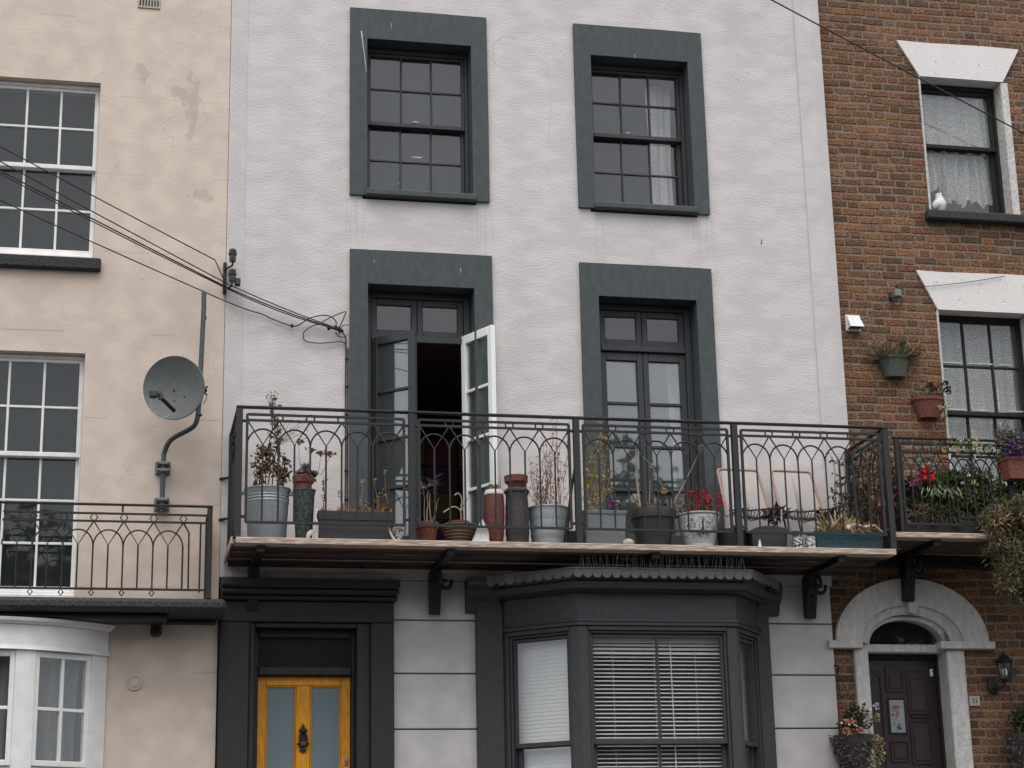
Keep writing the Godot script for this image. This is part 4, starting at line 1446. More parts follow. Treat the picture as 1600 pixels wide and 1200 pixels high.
func bracket(parent: Node3D, x: float, ytop: float, depth: float, drop: float, m: Material, curl := true) -> void:
	var st := mb()
	box(st, x - 0.034, x + 0.034, ytop - 0.055, ytop - 0.002, 0.012, depth, 0.004)
	var side := Transform3D(Basis(Vector3(0, 0, -1), Vector3(0, 1, 0), Vector3(1, 0, 0)), Vector3(x, 0, 0))
	# tapering wall leg, rounded at its foot
	var poly := PackedVector2Array([Vector2(-0.012, ytop - 0.056), Vector2(-0.012, ytop - drop)])
	for k in 7:
		var a := -PI / 2 - PI * k / 12.0
		poly.append(Vector2(-0.05 + cos(a) * 0.035, ytop - drop + 0.02 + sin(a) * 0.035))
	poly.append(Vector2(-0.155, ytop - 0.17))
	poly.append(Vector2(-0.175, ytop - 0.056))
	prism(st, poly, -0.045, 0.045, side)
	if curl:
		var pts := []
		for k in 16:
			var a := -0.6 + k * 0.42
			var rr := 0.085 - 0.0042 * k
			pts.append(Vector3(x + 0.005, ytop - 0.14 + sin(a) * rr, 0.26 + cos(a) * rr))
		tube(st, pts, 0.018, 6)
		pts = []
		for k in 16:
			var a := 0.5 - k * 0.4
			var rr := 0.06 - 0.003 * k
			pts.append(Vector3(x + 0.085 + cos(a) * rr, ytop - 0.15 + sin(a) * rr, 0.1))
		tube(st, pts, 0.017, 6)
		for q in [[-0.23, 0.018], [-0.31, 0.011]]:
			ball(st, Vector3(x + 0.01, ytop + q[0], 0.155 - (-q[0] - 0.17) * 0.25), Vector3(q[1], q[1] * 1.4, 0.012))
	obj("bracket", st, m, parent)
	st = mb()
	box(st, x - 0.036, x + 0.036, ytop - 0.014, ytop - 0.003, depth + 0.001, depth + 0.012, 0.003)
	obj("bracket_cap", st, M.pole_grey, parent)

func grey_balcony() -> void:
	var P := Vector3(3.68, 4.37, 0)
	var b := thing("grey_house_balcony", "wide timber decked balcony with arched iron railings across the grey house", "balcony", P)
	X = Transform3D(Basis(), -P)
	var z := 0.07
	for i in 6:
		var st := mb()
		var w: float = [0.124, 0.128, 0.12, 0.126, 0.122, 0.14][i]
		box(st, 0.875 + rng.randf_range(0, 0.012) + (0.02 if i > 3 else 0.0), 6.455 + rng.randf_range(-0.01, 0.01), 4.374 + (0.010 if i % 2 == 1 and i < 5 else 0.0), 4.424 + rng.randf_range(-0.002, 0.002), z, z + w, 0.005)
		obj("deck_board", st, M.deck if i == 5 else (M.deck_under_shaded if i % 2 == 0 else M.deck_under_shaded_dark), b)
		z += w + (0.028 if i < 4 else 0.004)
	var st := mb()
	box(st, 0.89, 6.45, 4.35, 4.424, 0.014, 0.062, 0.006)
	obj("wall_bearer", st, M.deck_under_shaded, b)
	st = mb()
	box(st, 0.858, 0.873, 4.372, 4.428, 0.02, 0.94, 0.004)
	obj("end_board", st, M.deck, b)
	for x in [1.10, 2.63, 4.35, 5.99]:
		bracket(b, x, 4.374, 0.88, 0.40, M.black_paint, x > 2 and x != 4.35)
	# railing
	var zr := 0.885
	var Y := {"top": 5.44, "mid": 5.392, "low": 4.556, "arch": 5.322, "vee": 5.192}
	var px := [0.912, 2.31, 3.70, 5.085, 6.455]
	for i in 5:
		st = mb()
		var end := i == 0 or i == 4
		bar(st, Vector3(px[i], 4.425, zr), Vector3(px[i], 5.49, zr), 0.052, 0.05, 0.004)
		box(st, px[i] - 0.05, px[i] + 0.05, 4.4255, 4.433, zr - 0.045, zr + 0.045, 0.002)
		obj("post", st, M.iron, b)
		for yy in [5.385, 4.60]:
			if i > 0 and i < 4:
				st = mb()
				box(st, px[i] - 0.062, px[i] - 0.027, yy - 0.011, yy + 0.011, zr - 0.012, zr + 0.012, 0.003)
				obj("fixing_lug", st, M.iron, b)
			st = mb()
			if i == 4: box(st, px[i] - 0.062, px[i] - 0.027, yy - 0.011, yy + 0.011, zr - 0.012, zr + 0.012, 0.003)
			if i < 4: box(st, px[i] + 0.027, px[i] + 0.062, yy - 0.011, yy + 0.011, zr - 0.012, zr + 0.012, 0.003)
			obj("fixing_lug", st, M.iron, b)
	st = mb()
	box(st, 0.885, 6.482, 5.4905, 5.508, zr - 0.028, zr + 0.028, 0.004)
	obj("handrail", st, M.iron, b)
	for i in 4:
		railing_panel(b, Transform3D(Basis(), Vector3(0, 0, zr)), px[i] + 0.062, px[i + 1] - 0.062, 5, Y, 0.0095, M.iron)
	for x in [0.912, 6.455]:
		st = mb()
		box(st, x - 0.024, x + 0.024, 5.4905, 5.506, 0.02, zr - 0.03, 0.004)
		obj("handrail", st, M.iron, b)
		st = mb()
		bar(st, Vector3(x - 0.01, 4.425, 0.06), Vector3(x - 0.01, 5.485, 0.06), 0.045, 0.045, 0.004)
		obj("post", st, M.iron, b)
		railing_panel(b, Transform3D(Basis(Vector3(0, 0, -1), Vector3.UP, Vector3(1, 0, 0)), Vector3(x, 0, zr - 0.06)), 0.0, 0.72, 3, Y, 0.0095, M.iron)
		st = mb()
		for yy in [4.75, 5.1]:
			tube(st, [Vector3(x - 0.01, yy, 0.07), Vector3(x - 0.06, yy, 0.03), Vector3(x - 0.1 if x < 3 else x - 0.14, yy, -0.0)], 0.012, 6)
		obj("wall_tie", st, M.iron_black, b)
	X = Transform3D()

func cream_balcony() -> void:
	var P := Vector3(-0.8, 3.88, 0)
	var b := thing("cream_house_balcony", "shallow balcony with black iron arched railing on a grey slab at the left", "balcony", P)
	X = Transform3D(Basis(), -P)
	var st := mb()
	box(st, -3.6, 0.86, 3.895, 3.995, 0.002, 0.56, 0.03)
	obj("slab", st, M.stone_slab, b)
	st = mb()
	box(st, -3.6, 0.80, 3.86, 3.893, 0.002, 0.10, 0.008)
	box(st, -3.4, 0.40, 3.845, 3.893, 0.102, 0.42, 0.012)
	obj("slab_underside_shade", st, M.black_paint, b)  # black steps stand in for the shade between slab and bow cornice
	for x in [-1.9, 0.32]:
		st = mb()
		box(st, x - 0.05, x + 0.05, 3.84, 3.894, 0.10, 0.30, 0.01)
		box(st, x - 0.045, x + 0.045, 3.755, 3.859, 0.003, 0.13, 0.02)
		obj("bracket", st, M.black_paint, b)
	var zr := 0.52
	var Y := {"top": 4.676, "mid": 4.613, "low": 4.067, "arch": 4.545, "vee": 4.42}
	for s in [[-0.93 + 0.005, 0.565, 6.34], [-2.7, -0.985, 7]]:
		pass
	var n := 6
	railing_panel(b, Transform3D(Basis(), Vector3(0, 0, zr)), -0.91, 0.501, n, Y, 0.008, M.iron_black, 1, false)
	railing_panel(b, Transform3D(Basis(), Vector3(0, 0, zr)), -2.6, -0.98, 7, Y, 0.008, M.iron_black, 1, false)
	st = mb()
	for y in [Y.top, Y.mid, Y.low]:
		bar(st, Vector3(0.50, y, zr), Vector3(0.70, y, zr), 0.016, 0.016)
	tube(st, [Vector3(0.501, Y.mid, zr), Vector3(0.548, 4.53, zr), Vector3(0.552, Y.low, zr)], 0.0075, 6)
	tube(st, [Vector3(0.501, Y.vee, zr), Vector3(0.501, Y.low, zr)], 0.0075, 6)
	tube(st, [Vector3(0.640, Y.mid, zr), Vector3(0.640, Y.low - 0.02, zr)], 0.0075, 6)
	var loop := []
	for k in 4: loop.append(Vector3(0.501 + sin(TAU * k / 4) * 0.028, 4.6445 + cos(TAU * k / 4) * 0.037, zr))
	tube(st, loop, 0.006, 5, true)
	obj("railing_end", st, M.iron_black, b)
	st = mb()
	box(st, -3.0, 0.735, 4.742, 4.757, zr - 0.02, zr + 0.02, 0.004)
	box(st, 0.70, 0.735, 4.742, 4.757, 0.01, zr - 0.022, 0.004)
	obj("handrail", st, M.iron_black, b)
	for x in [0.018, -0.945, 0.712]:
		st = mb()
		if x == 0.018: bar(st, Vector3(x, 4.69, zr), Vector3(x, 4.741, zr), 0.016, 0.016)
		else: bar(st, Vector3(x, 3.996, zr), Vector3(x, 4.741, zr), 0.042, 0.036, 0.004)
		obj("post", st, M.iron_black, b)
	railing_panel(b, Transform3D(Basis(Vector3(0, 0, -1), Vector3.UP, Vector3(1, 0, 0)), Vector3(0.716, 0, zr - 0.03)), 0.0, 0.44, 2, Y, 0.008, M.iron_black, 1)
	st = mb()
	bar(st, Vector3(0.715, 3.996, 0.03), Vector3(0.715, 4.741, 0.03), 0.03, 0.03, 0.003)
	obj("post", st, M.iron_black, b)
	X = Transform3D()

func brick_balcony() -> void:
	var P := Vector3(7.8, 4.55, 0)
	var b := thing("brick_house_balcony", "timber balcony with ornate black railing crowded by flowers at the right", "balcony", P)
	X = Transform3D(Basis(), -P)
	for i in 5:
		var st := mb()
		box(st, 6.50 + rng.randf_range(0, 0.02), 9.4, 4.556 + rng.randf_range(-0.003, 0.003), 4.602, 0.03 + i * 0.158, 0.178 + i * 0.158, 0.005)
		obj("deck_board", st, M.deck if i == 4 else M.deck_under_shaded, b)
	for x in [6.93, 8.6]:
		bracket(b, x, 4.554, 0.74, 0.42, M.black_paint)
	var st := mb()
	box(st, 6.5, 9.4, 4.44, 4.553, -0.03, 0.05, 0.006)
	obj("wall_bearer", st, M.old_paint_black, b)
	var Y := {"top": 5.40, "mid": 5.325, "low": 4.68, "arch": 5.27, "vee": 5.16}
	var zr := 0.78
	railing_panel(b, Transform3D(Basis(), Vector3(0, 0, zr)), 6.64, 7.63, 6, Y, 0.009, M.iron_black)
	railing_panel(b, Transform3D(Basis(), Vector3(0, 0, zr)), 7.67, 8.66, 6, Y, 0.009, M.iron_black)
	railing_panel(b, Transform3D(Basis(), Vector3(0, 0, zr)), 8.70, 9.25, 3, Y, 0.009, M.iron_black)
	railing_panel(b, Transform3D(Basis(Vector3(0, 0, -1), Vector3.UP, Vector3(1, 0, 0)), Vector3(9.28, 0, zr - 0.02)), 0.0, 0.74, 4, Y, 0.009, M.iron_black)
	st = mb()
	box(st, 6.56, 9.3, 5.436, 5.452, zr - 0.02, zr + 0.02, 0.004)
	obj("handrail", st, M.iron_black, b)
	for x in [6.60, 7.65, 8.68, 9.28]:
		st = mb()
		bar(st, Vector3(x, 4.603, zr), Vector3(x, 5.435, zr), 0.035, 0.035, 0.003)
		obj("post", st, M.iron_black, b)
	X = Transform3D()

# ------------------------------------------------------------------ things on the middle balcony
const DECK := 4.4255

func pot_shape(prof: Array, m: Material, parent: Node3D, called := "pot", sq := Vector2(1, 1), segs := 28) -> void:
	var st := mb()
	lathe(st, prof, segs, Vector3.ZERO, sq)
	obj(called, st, m, parent)

func soil(parent: Node3D, r: float, y: float, sq := Vector2(1, 1)) -> void:
	var st := mb()
	st.set_color(Color(0.05, 0.04, 0.03))
	lathe(st, [Vector2(0.001, y), Vector2(r, y - 0.004)], 16, Vector3.ZERO, sq)
	for i in 24:
		var a := rng.randf() * TAU
		var d := sqrt(rng.randf()) * r * 0.85
		ball(st, Vector3(cos(a) * d * sq.x, y, sin(a) * d * sq.y), Vector3.ONE * rng.randf_range(0.006, 0.014), 5, 3)
	obj("soil", st, M.dry_stems, parent)

func trough(parent: Node3D, w: float, d: float, h: float, tap: float, lip: float, m: Material, wall := 0.008) -> void:
	# an open tapering box with a rim band
	var st := mb()
	flat(st)
	var A := func(y: float, g: float) -> Array:
		var k := lerpf(tap, 1.0, y / h)
		var x := w / 2 * k + g
		var z := d / 2 * k + g
		return [Vector3(-x, y, -z), Vector3(x, y, -z), Vector3(x, y, z), Vector3(-x, y, z)]
	var rings := [A.call(0.0, 0.0), A.call(h - lip, 0.0), A.call(h - lip + 0.002, 0.007), A.call(h - 0.004, 0.009), A.call(h, 0.005), A.call(h, -wall), A.call(h - 0.05, -wall)]
	for r in rings.size() - 1:
		for k in 4:
			var a: Vector3 = rings[r][k]
			var b: Vector3 = rings[r][(k + 1) % 4]
			var c: Vector3 = rings[r + 1][(k + 1) % 4]
			var e: Vector3 = rings[r + 1][k]
			var o := (a + b) * Vector3(1, 0, 1)
			if r == 4: o = Vector3.UP
			if r == 5: o = -o
			quad(st, a, b, c, e, o)
	quad(st, rings[6][0], rings[6][1], rings[6][2], rings[6][3], Vector3.UP)
	quad(st, rings[0][0], rings[0][1], rings[0][2], rings[0][3], Vector3.DOWN)
	obj("trough", st, m, parent)

func dry_spray(st: SurfaceTool, base: Vector3, tip: Vector3, r: float, twigs: int, tl: float, lf: int, ll: float, c: Color, cols: Array) -> void:
	var pts := stem(st, base, tip, r, 0.012, c, 7)
	for i in twigs:
		var t := rng.randf_range(0.25, 1.0)
		var k := mini(int(t * 7), 6)
		var p: Vector3 = pts[k].lerp(pts[k + 1], t * 7 - k)
		var d := (dir() + Vector3(0, 0.9, 0)).normalized()
		var q := stem(st, p, p + d * tl * rng.randf_range(0.4, 1.2), r * 0.45, 0.004, vary(c), 3)
		for j in lf:
			leaf(st, q[1 + rng.randi() % 3] + dir() * 0.006, dir(), ll * rng.randf_range(0.5, 1.3), ll * 0.6, vary(pick(cols), 0.3))

func balcony_things() -> void:
	X = Transform3D()
	var brown := [Color(0.16, 0.085, 0.045), Color(0.11, 0.065, 0.04), Color(0.22, 0.12, 0.07), Color(0.20, 0.16, 0.11)]
	var straw := [Color(0.42, 0.30, 0.15), Color(0.34, 0.24, 0.13), Color(0.5, 0.4, 0.25)]
	var st: SurfaceTool
	# 1 galvanised tub with a withered rose-like plant
	var o := thing("potted_plant", "large round galvanised tub with tall withered brown plant at the balcony's left corner", "potted plant", Vector3(1.165, DECK, 0.62), "pots along the balcony")
	pot_shape([Vector2(0.001, 0.004), Vector2(0.150, 0.0), Vector2(0.154, 0.006), Vector2(0.172, 0.33), Vector2(0.178, 0.345), Vector2(0.172, 0.357), Vector2(0.179, 0.368), Vector2(0.173, 0.38), Vector2(0.179, 0.392), Vector2(0.174, 0.40), Vector2(0.186, 0.445), Vector2(0.192, 0.45), Vector2(0.19, 0.457), Vector2(0.181, 0.455), Vector2(0.172, 0.38)], M.galv, o, "tub", Vector2(1, 0.92), 36)
	st = mb()
	for s in [-1, 1]:
		tube(st, curve([Vector3(s * 0.175, 0.43, 0.05), Vector3(s * 0.215, 0.415, 0.03), Vector3(s * 0.222, 0.40, 0.0), Vector3(s * 0.215, 0.415, -0.03), Vector3(s * 0.175, 0.43, -0.05)], 4), 0.007, 6)
	obj("handle", st, M.galv_dull, o)
	soil(o, 0.165, 0.40)
	st = mb()
	for s in [[-0.08, -0.06, 0.80, 0.0], [-0.06, -0.11, 0.68, 0.02], [0.0, -0.02, 0.82, 0.0], [0.03, 0.08, 1.03, 0.03], [0.06, 0.10, 0.86, 0.05], [0.02, 0.03, 1.22, -0.02], [0.09, 0.15, 0.72, 0.03], [0.12, 0.14, 0.62, 0.0]]:
		dry_spray(st, Vector3(s[0], 0.40, s[3] - 0.04), Vector3(s[1], s[2], s[3]), 0.006, 17, 0.07, 3, 0.042, Color(0.14, 0.075, 0.045), brown)
	for i in 34:
		var p := Vector3(rng.randf_range(-0.13, 0.15), 0.42 + rng.randf() * 0.3, rng.randf_range(-0.1, 0.1))
		leaf(st, p, dir(), 0.05, 0.035, vary(pick(brown), 0.3))
	var top := Vector3(0.03, 1.2, -0.02)
	for i in 16:
		var q := top + Vector3(rng.randf_range(-0.06, 0.05), rng.randf_range(-0.05, 0.09), rng.randf_range(-0.03, 0.03))
		stem(st, top + Vector3(0, -0.12, 0), q, 0.002, 0.005, Color(0.12, 0.08, 0.06), 3)
		ball(st, q, Vector3.ONE * 0.007, 5, 3)
	for i in 18:
		var q := Vector3(rng.randf_range(0.07, 0.32), rng.randf_range(0.88, 1.05), rng.randf_range(-0.06, 0.06))
		stem(st, Vector3(0.06, 0.82, 0.0).lerp(q, rng.randf() * 0.5), q, 0.002, 0.012, Color(0.13, 0.085, 0.06), 3)
		ball(st, q, Vector3.ONE * 0.006, 5, 3)
	obj("withered_stems", st, M.dry_stems, o)
	# 2 tall verdigris vase, 3 terracotta pot standing in its mouth
	o = thing("tall_vase", "tall mottled green grey metal vase standing beside the galvanised tub", "vase", Vector3(1.455, DECK, 0.70))
	pot_shape([Vector2(0.001, 0.003), Vector2(0.062, 0.0), Vector2(0.066, 0.01), Vector2(0.086, 0.40), Vector2(0.092, 0.428), Vector2(0.097, 0.432), Vector2(0.094, 0.44), Vector2(0.084, 0.43), Vector2(0.08, 0.36)], M.verdigris, o, "vase")
	o = thing("potted_plant", "terracotta pot of grey rosettes with dried flower heads, set in the tall mottled vase", "potted plant", Vector3(1.447, DECK + 0.425, 0.70), "pots along the balcony")
	pot_shape([Vector2(0.001, 0.01), Vector2(0.066, 0.0), Vector2(0.072, 0.07), Vector2(0.074, 0.072), Vector2(0.086, 0.075), Vector2(0.090, 0.125), Vector2(0.086, 0.13), Vector2(0.078, 0.128), Vector2(0.074, 0.09)], M.terracotta, o)
	soil(o, 0.075, 0.115)
	st = mb()
	for k in 7:
		var c := Vector3(rng.randf_range(-0.055, 0.13), 0.15 + rng.randf_range(-0.01, 0.05), rng.randf_range(-0.02, 0.08))
		for i in 26:
			var a := i * 2.4
			var up := 0.15 + 0.9 * (1.0 - i / 26.0)
			leaf(st, c, Vector3(cos(a), up, sin(a)).normalized(), 0.05, 0.022, vary(Color(0.30, 0.29, 0.27), 0.3))
		for i in 8: leaf(st, c + Vector3(0, -0.03, 0), dir(), 0.05, 0.03, vary(Color(0.16, 0.035, 0.03), 0.3))
	obj("rosettes", st, M.leaves, o)
	st = mb()
	for s in [[-0.02, -0.045, 0.40, 0.05], [0.05, 0.055, 0.33, 0.06], [0.12, 0.14, 0.31, 0.045], [0.14, 0.215, 0.305, 0.06]]:
		var b := Vector3(s[1], s[2], 0.03)
		stem(st, Vector3(s[0], 0.14, 0.02), b, 0.003, 0.006, Color(0.26, 0.17, 0.10), 5)
		for i in 22:
			var a := rng.randf() * TAU
			var q := b + Vector3(cos(a) * s[3] * rng.randf(), rng.randf_range(0.008, 0.028), sin(a) * s[3] * rng.randf())
			stem(st, b + Vector3(0, -0.02, 0), q, 0.0014, 0.001, Color(0.3, 0.18, 0.11), 2)
			ball(st, q, Vector3(0.011, 0.006, 0.011), 5, 3)
	obj("dried_flower_heads", st, M.dry_stems, o)
	# white curved ornament
	st = mb()
	tube(st, curve([Vector3(-0.012, 0.0, 0), Vector3(-0.008, 0.035, 0.005), Vector3(0.012, 0.066, 0.01), Vector3(0.034, 0.074, 0.01), Vector3(0.048, 0.066, 0.005)], 5), [0.008, 0.01, 0.012, 0.014, 0.016, 0.018, 0.02, 0.021, 0.021, 0.02, 0.019, 0.018, 0.016, 0.014, 0.012, 0.01, 0.009, 0.008, 0.007, 0.006, 0.005], 8)
	tube(st, curve([Vector3(0.06, 0.02, 0), Vector3(0.066, 0.12, 0.0), Vector3(0.05, 0.19, 0.0), Vector3(0.06, 0.24, 0), Vector3(0.075, 0.26, 0)], 5), 0.009, 6)
	var orn := solo("white_ornament", st, M.white_plain, "small white curved bird shaped ornament between vase and dark trough", "ornament")
	orn.position = Vector3(1.485, DECK, 0.84)
	# dark trough with orange sprouts
	o = thing("planter_trough", "long dark grey plastic trough with dead orange brown shoots", "planter", Vector3(1.86, DECK, 0.70), "pots along the balcony")
	trough(o, 0.60, 0.2, 0.255, 0.9, 0.075, M.plastic_dark)
	st = mb()
	st.set_color(Color(0.05, 0.04, 0.03))
	box(st, -0.28, 0.28, 0.20, 0.235, -0.085, 0.085)
	obj("soil", st, M.dry_stems, o)
	st = mb()
	var rust := [Color(0.36, 0.17, 0.06), Color(0.42, 0.25, 0.11), Color(0.27, 0.13, 0.06)]
	for s in [[-0.24, 0.55, 0.9], [-0.10, 0.42, 1.0], [0.02, 0.36, 0.7], [0.03, 0.33, 0.7], [0.12, 0.34, 1.0], [0.20, 0.44, 1.0], [0.27, 0.40, 1.2], [0.245, 0.36, 1.0]]:
		dry_spray(st, Vector3(s[0], 0.23, 0.02), Vector3(s[0] + rng.randf_range(-0.015, 0.02), s[1], 0.03), 0.0045, 8, 0.04, 3, 0.026 * s[2], Color(0.2, 0.11, 0.06), rust if s[0] > -0.2 else [Color(0.07, 0.05, 0.03)])
		for i in 16: leaf(st, Vector3(s[0] + rng.randf_range(-0.025, 0.025), 0.235, 0.03 + rng.randf_range(-0.02, 0.02)), (Vector3.UP * 1.6 + dir()).normalized(), rng.randf_range(0.03, 0.1), 0.012, vary(pick(rust), 0.3))
	for s in [[0.05, 0.07, 0.52], [0.21, 0.165, 0.53], [0.27, 0.255, 0.60]]:
		var q := Vector3(s[1], s[2], 0.03)
		stem(st, Vector3(s[0], 0.23, 0.02), q, 0.0035, 0.006, Color(0.36, 0.27, 0.17), 5)
		for i in 9: ball(st, q + dir() * 0.014, Vector3.ONE * 0.009, 5, 3)
	for i in 12: ball(st, Vector3(0.04 + rng.randf_range(-0.03, 0.05), 0.33 + rng.randf_range(-0.03, 0.05), 0.04), Vector3.ONE * 0.005, 5, 3)
	obj("dead_shoots", st, M.dry_stems, o)
	# bleached driftwood
	st = mb()
	tube(st, curve([Vector3(-0.05, 0.13, 0.0), Vector3(-0.035, 0.06, 0.01), Vector3(0.0, 0.005, 0.02), Vector3(0.04, 0.012, 0.01)], 4), [0.006, 0.007, 0.008, 0.009, 0.01, 0.011, 0.012, 0.013, 0.012, 0.012, 0.011, 0.010, 0.008], 6)
	for i in 9:
		var a := Vector3(rng.randf_range(-0.01, 0.05), rng.randf_range(0.02, 0.12), rng.randf_range(-0.02, 0.02))
		tube(st, [a, a + dir() * 0.03, a + dir() * 0.05], [0.013, 0.01, 0.004], 5)
	var dw := solo("bleached_driftwood", st, M.bone, "knot of bleached driftwood on the deck edge right of the dark trough", "driftwood")
	dw.position = Vector3(2.175, DECK, 0.86)
	# terracotta pot with dead stalks
	o = thing("potted_plant", "small terracotta pot with pale dead stalks in front of the open doorway", "potted plant", Vector3(2.462, DECK, 0.70), "pots along the balcony")
	pot_shape([Vector2(0.001, 0.005), Vector2(0.066, 0.0), Vector2(0.088, 0.135), Vector2(0.09, 0.138), Vector2(0.097, 0.14), Vector2(0.101, 0.185), Vector2(0.098, 0.19), Vector2(0.09, 0.188), Vector2(0.085, 0.14)], M.terracotta, o)
	soil(o, 0.086, 0.17)
	st = mb()
	for s in [[-0.05, -0.075, 0.36, 0.007], [0.0, 0.01, 0.46, 0.009], [0.03, 0.025, 0.44, 0.008], [0.03, 0.1, 0.40, 0.005], [-0.01, -0.03, 0.50, 0.005]]:
		stem(st, Vector3(s[0], 0.17, 0), Vector3(s[1], s[2], 0.02), s[3], 0.008, Color(0.33, 0.25, 0.22), 5)
	for i in 55:
		leaf(st, Vector3(rng.randf_range(-0.07, 0.12), rng.randf_range(0.40, 0.58), rng.randf_range(-0.05, 0.06)), (dir() + Vector3(0, -0.4, 0)).normalized(), 0.06, 0.03, vary(pick([Color(0.05, 0.035, 0.05), Color(0.035, 0.03, 0.03), Color(0.09, 0.06, 0.06)]), 0.3))
	for i in 14:
		leaf(st, Vector3(rng.randf_range(-0.07, 0.05), 0.49, 0.05), dir(), 0.04, 0.012, Color(0.4, 0.33, 0.29))
	obj("dead_stalks", st, M.dry_stems, o)
	# wide ribbed bowl with an inner pot
	o = thing("potted_plant", "wide ribbed brown bowl with crooked bare twig beside the small terracotta pot", "potted plant", Vector3(2.735, DECK, 0.66), "pots along the balcony")
	var prof := [Vector2(0.001, 0.004), Vector2(0.085, 0.0)]
	for i in 12: prof.append(Vector2(0.09 + 0.055 * i / 11.0 + (0.004 if i % 2 == 0 else -0.003), 0.012 + i * 0.0125))
	prof.append_array([Vector2(0.158, 0.165), Vector2(0.163, 0.175), Vector2(0.155, 0.182), Vector2(0.14, 0.175), Vector2(0.135, 0.14)])
	pot_shape(prof, M.brown_glaze, o, "bowl")
	pot_shape([Vector2(0.07, 0.12), Vector2(0.088, 0.195), Vector2(0.093, 0.2), Vector2(0.093, 0.212), Vector2(0.084, 0.212), Vector2(0.08, 0.18)], M.terracotta, o, "inner_pot")
	soil(o, 0.14, 0.155)
	st = mb()
	tube(st, curve([Vector3(0.02, 0.2, 0), Vector3(0.015, 0.30, 0.01), Vector3(-0.04, 0.335, 0.02), Vector3(-0.11, 0.30, 0.02), Vector3(-0.13, 0.285, 0.02)], 4), 0.006, 5)
	tube(st, curve([Vector3(0.015, 0.3, 0.01), Vector3(0.03, 0.40, 0.0), Vector3(0.0, 0.455, 0.0), Vector3(-0.03, 0.435, 0.0)], 4), 0.006, 5)
	tube(st, [Vector3(0.02, 0.3, 0), Vector3(0.06, 0.38, 0.02), Vector3(0.075, 0.42, 0.02)], 0.004, 5)
	obj("twig", st, M.bone, o)
	# white wedge
	st = mb()
	prism(st, PackedVector2Array([Vector2(-0.075, 0), Vector2(0.075, 0), Vector2(0.068, 0.10), Vector2(0.02, 0.2), Vector2(-0.005, 0.165)]), -0.012, 0.012)
	var wd := solo("white_offcut", st, M.white_plain, "white pointed board offcut leaning between ribbed bowl and tall red jar", "board")
	wd.position = Vector3(2.878, DECK, 0.845)
	# tall red jar with a cactus
	o = thing("potted_plant", "tall rounded red clay jar with white rim and small cactus tuft", "potted plant", Vector3(3.02, DECK, 0.74), "pots along the balcony")
	pot_shape([Vector2(0.001, 0.004), Vector2(0.063, 0.0), Vector2(0.066, 0.012), Vector2(0.078, 0.1), Vector2(0.085, 0.22), Vector2(0.086, 0.32), Vector2(0.081, 0.41), Vector2(0.077, 0.432)], M.red_clay, o, "jar")
	pot_shape([Vector2(0.079, 0.425), Vector2(0.082, 0.432), Vector2(0.078, 0.452), Vector2(0.07, 0.468), Vector2(0.062, 0.47), Vector2(0.056, 0.45)], M.white_plain, o, "rim")
	st = mb()
	for k in 12:
		var c := Vector3(rng.randf_range(-0.035, 0.035), 0.478 + rng.randf_range(0, 0.028), rng.randf_range(-0.03, 0.03))
		st.set_color(vary(Color(0.14, 0.11, 0.05)))
		ball(st, c, Vector3.ONE * 0.017, 6, 4)
		for i in 12: leaf(st, c, dir(), 0.03, 0.004, vary(Color(0.22, 0.17, 0.09)))
	for i in 5:
		stem(st, Vector3(0.05, 0.47, 0), Vector3(0.05 + rng.randf_range(-0.02, 0.03), 0.56 + rng.randf_range(0, 0.05), 0), 0.0015, 0.004, Color(0.2, 0.14, 0.1), 3)
	obj("cactus", st, M.dry_stems, o)
	# chimney pot with a terracotta pot on top
	o = thing("chimney_pot", "tall dark grey clay chimney pot standing right of the red jar", "chimney pot", Vector3(3.215, DECK, 0.73))
	pot_shape([Vector2(0.07, 0.0), Vector2(0.092, 0.0), Vector2(0.094, 0.08), Vector2(0.099, 0.1), Vector2(0.1, 0.2), Vector2(0.096, 0.34), Vector2(0.09, 0.42), Vector2(0.095, 0.445), Vector2(0.106, 0.455), Vector2(0.106, 0.47), Vector2(0.085, 0.488), Vector2(0.07, 0.47)], M.chimney_clay, o, "shaft")
	o = thing("terracotta_pot", "empty wide rimmed terracotta pot balanced on the dark chimney pot", "pot", Vector3(3.213, DECK + 0.478, 0.73))
	pot_shape([Vector2(0.001, 0.004), Vector2(0.06, 0.0), Vector2(0.078, 0.058), Vector2(0.08, 0.06), Vector2(0.096, 0.062), Vector2(0.1, 0.112), Vector2(0.096, 0.118), Vector2(0.088, 0.116), Vector2(0.08, 0.07)], M.terracotta, o, "pot")
	# ribbed bucket with tall dry grass
	o = thing("potted_plant", "ribbed galvanised bucket with tall reddish dried grasses near the middle post", "potted plant", Vector3(3.495, DECK, 0.66), "pots along the balcony")
	prof = [Vector2(0.001, 0.004), Vector2(0.135, 0.0), Vector2(0.138, 0.01)]
	for i in 12: prof.append(Vector2(0.141 + 0.022 * i / 11.0 + (0.004 if i % 3 == 0 else 0.0), 0.03 + i * 0.026))
	prof.append_array([Vector2(0.166, 0.335), Vector2(0.17, 0.34), Vector2(0.168, 0.347), Vector2(0.16, 0.34), Vector2(0.155, 0.29)])
	pot_shape(prof, M.galv, o, "bucket", Vector2(1, 0.95), 36)
	soil(o, 0.155, 0.31)
	st = mb()
	var red := [Color(0.30, 0.15, 0.10), Color(0.36, 0.21, 0.15), Color(0.24, 0.12, 0.085)]
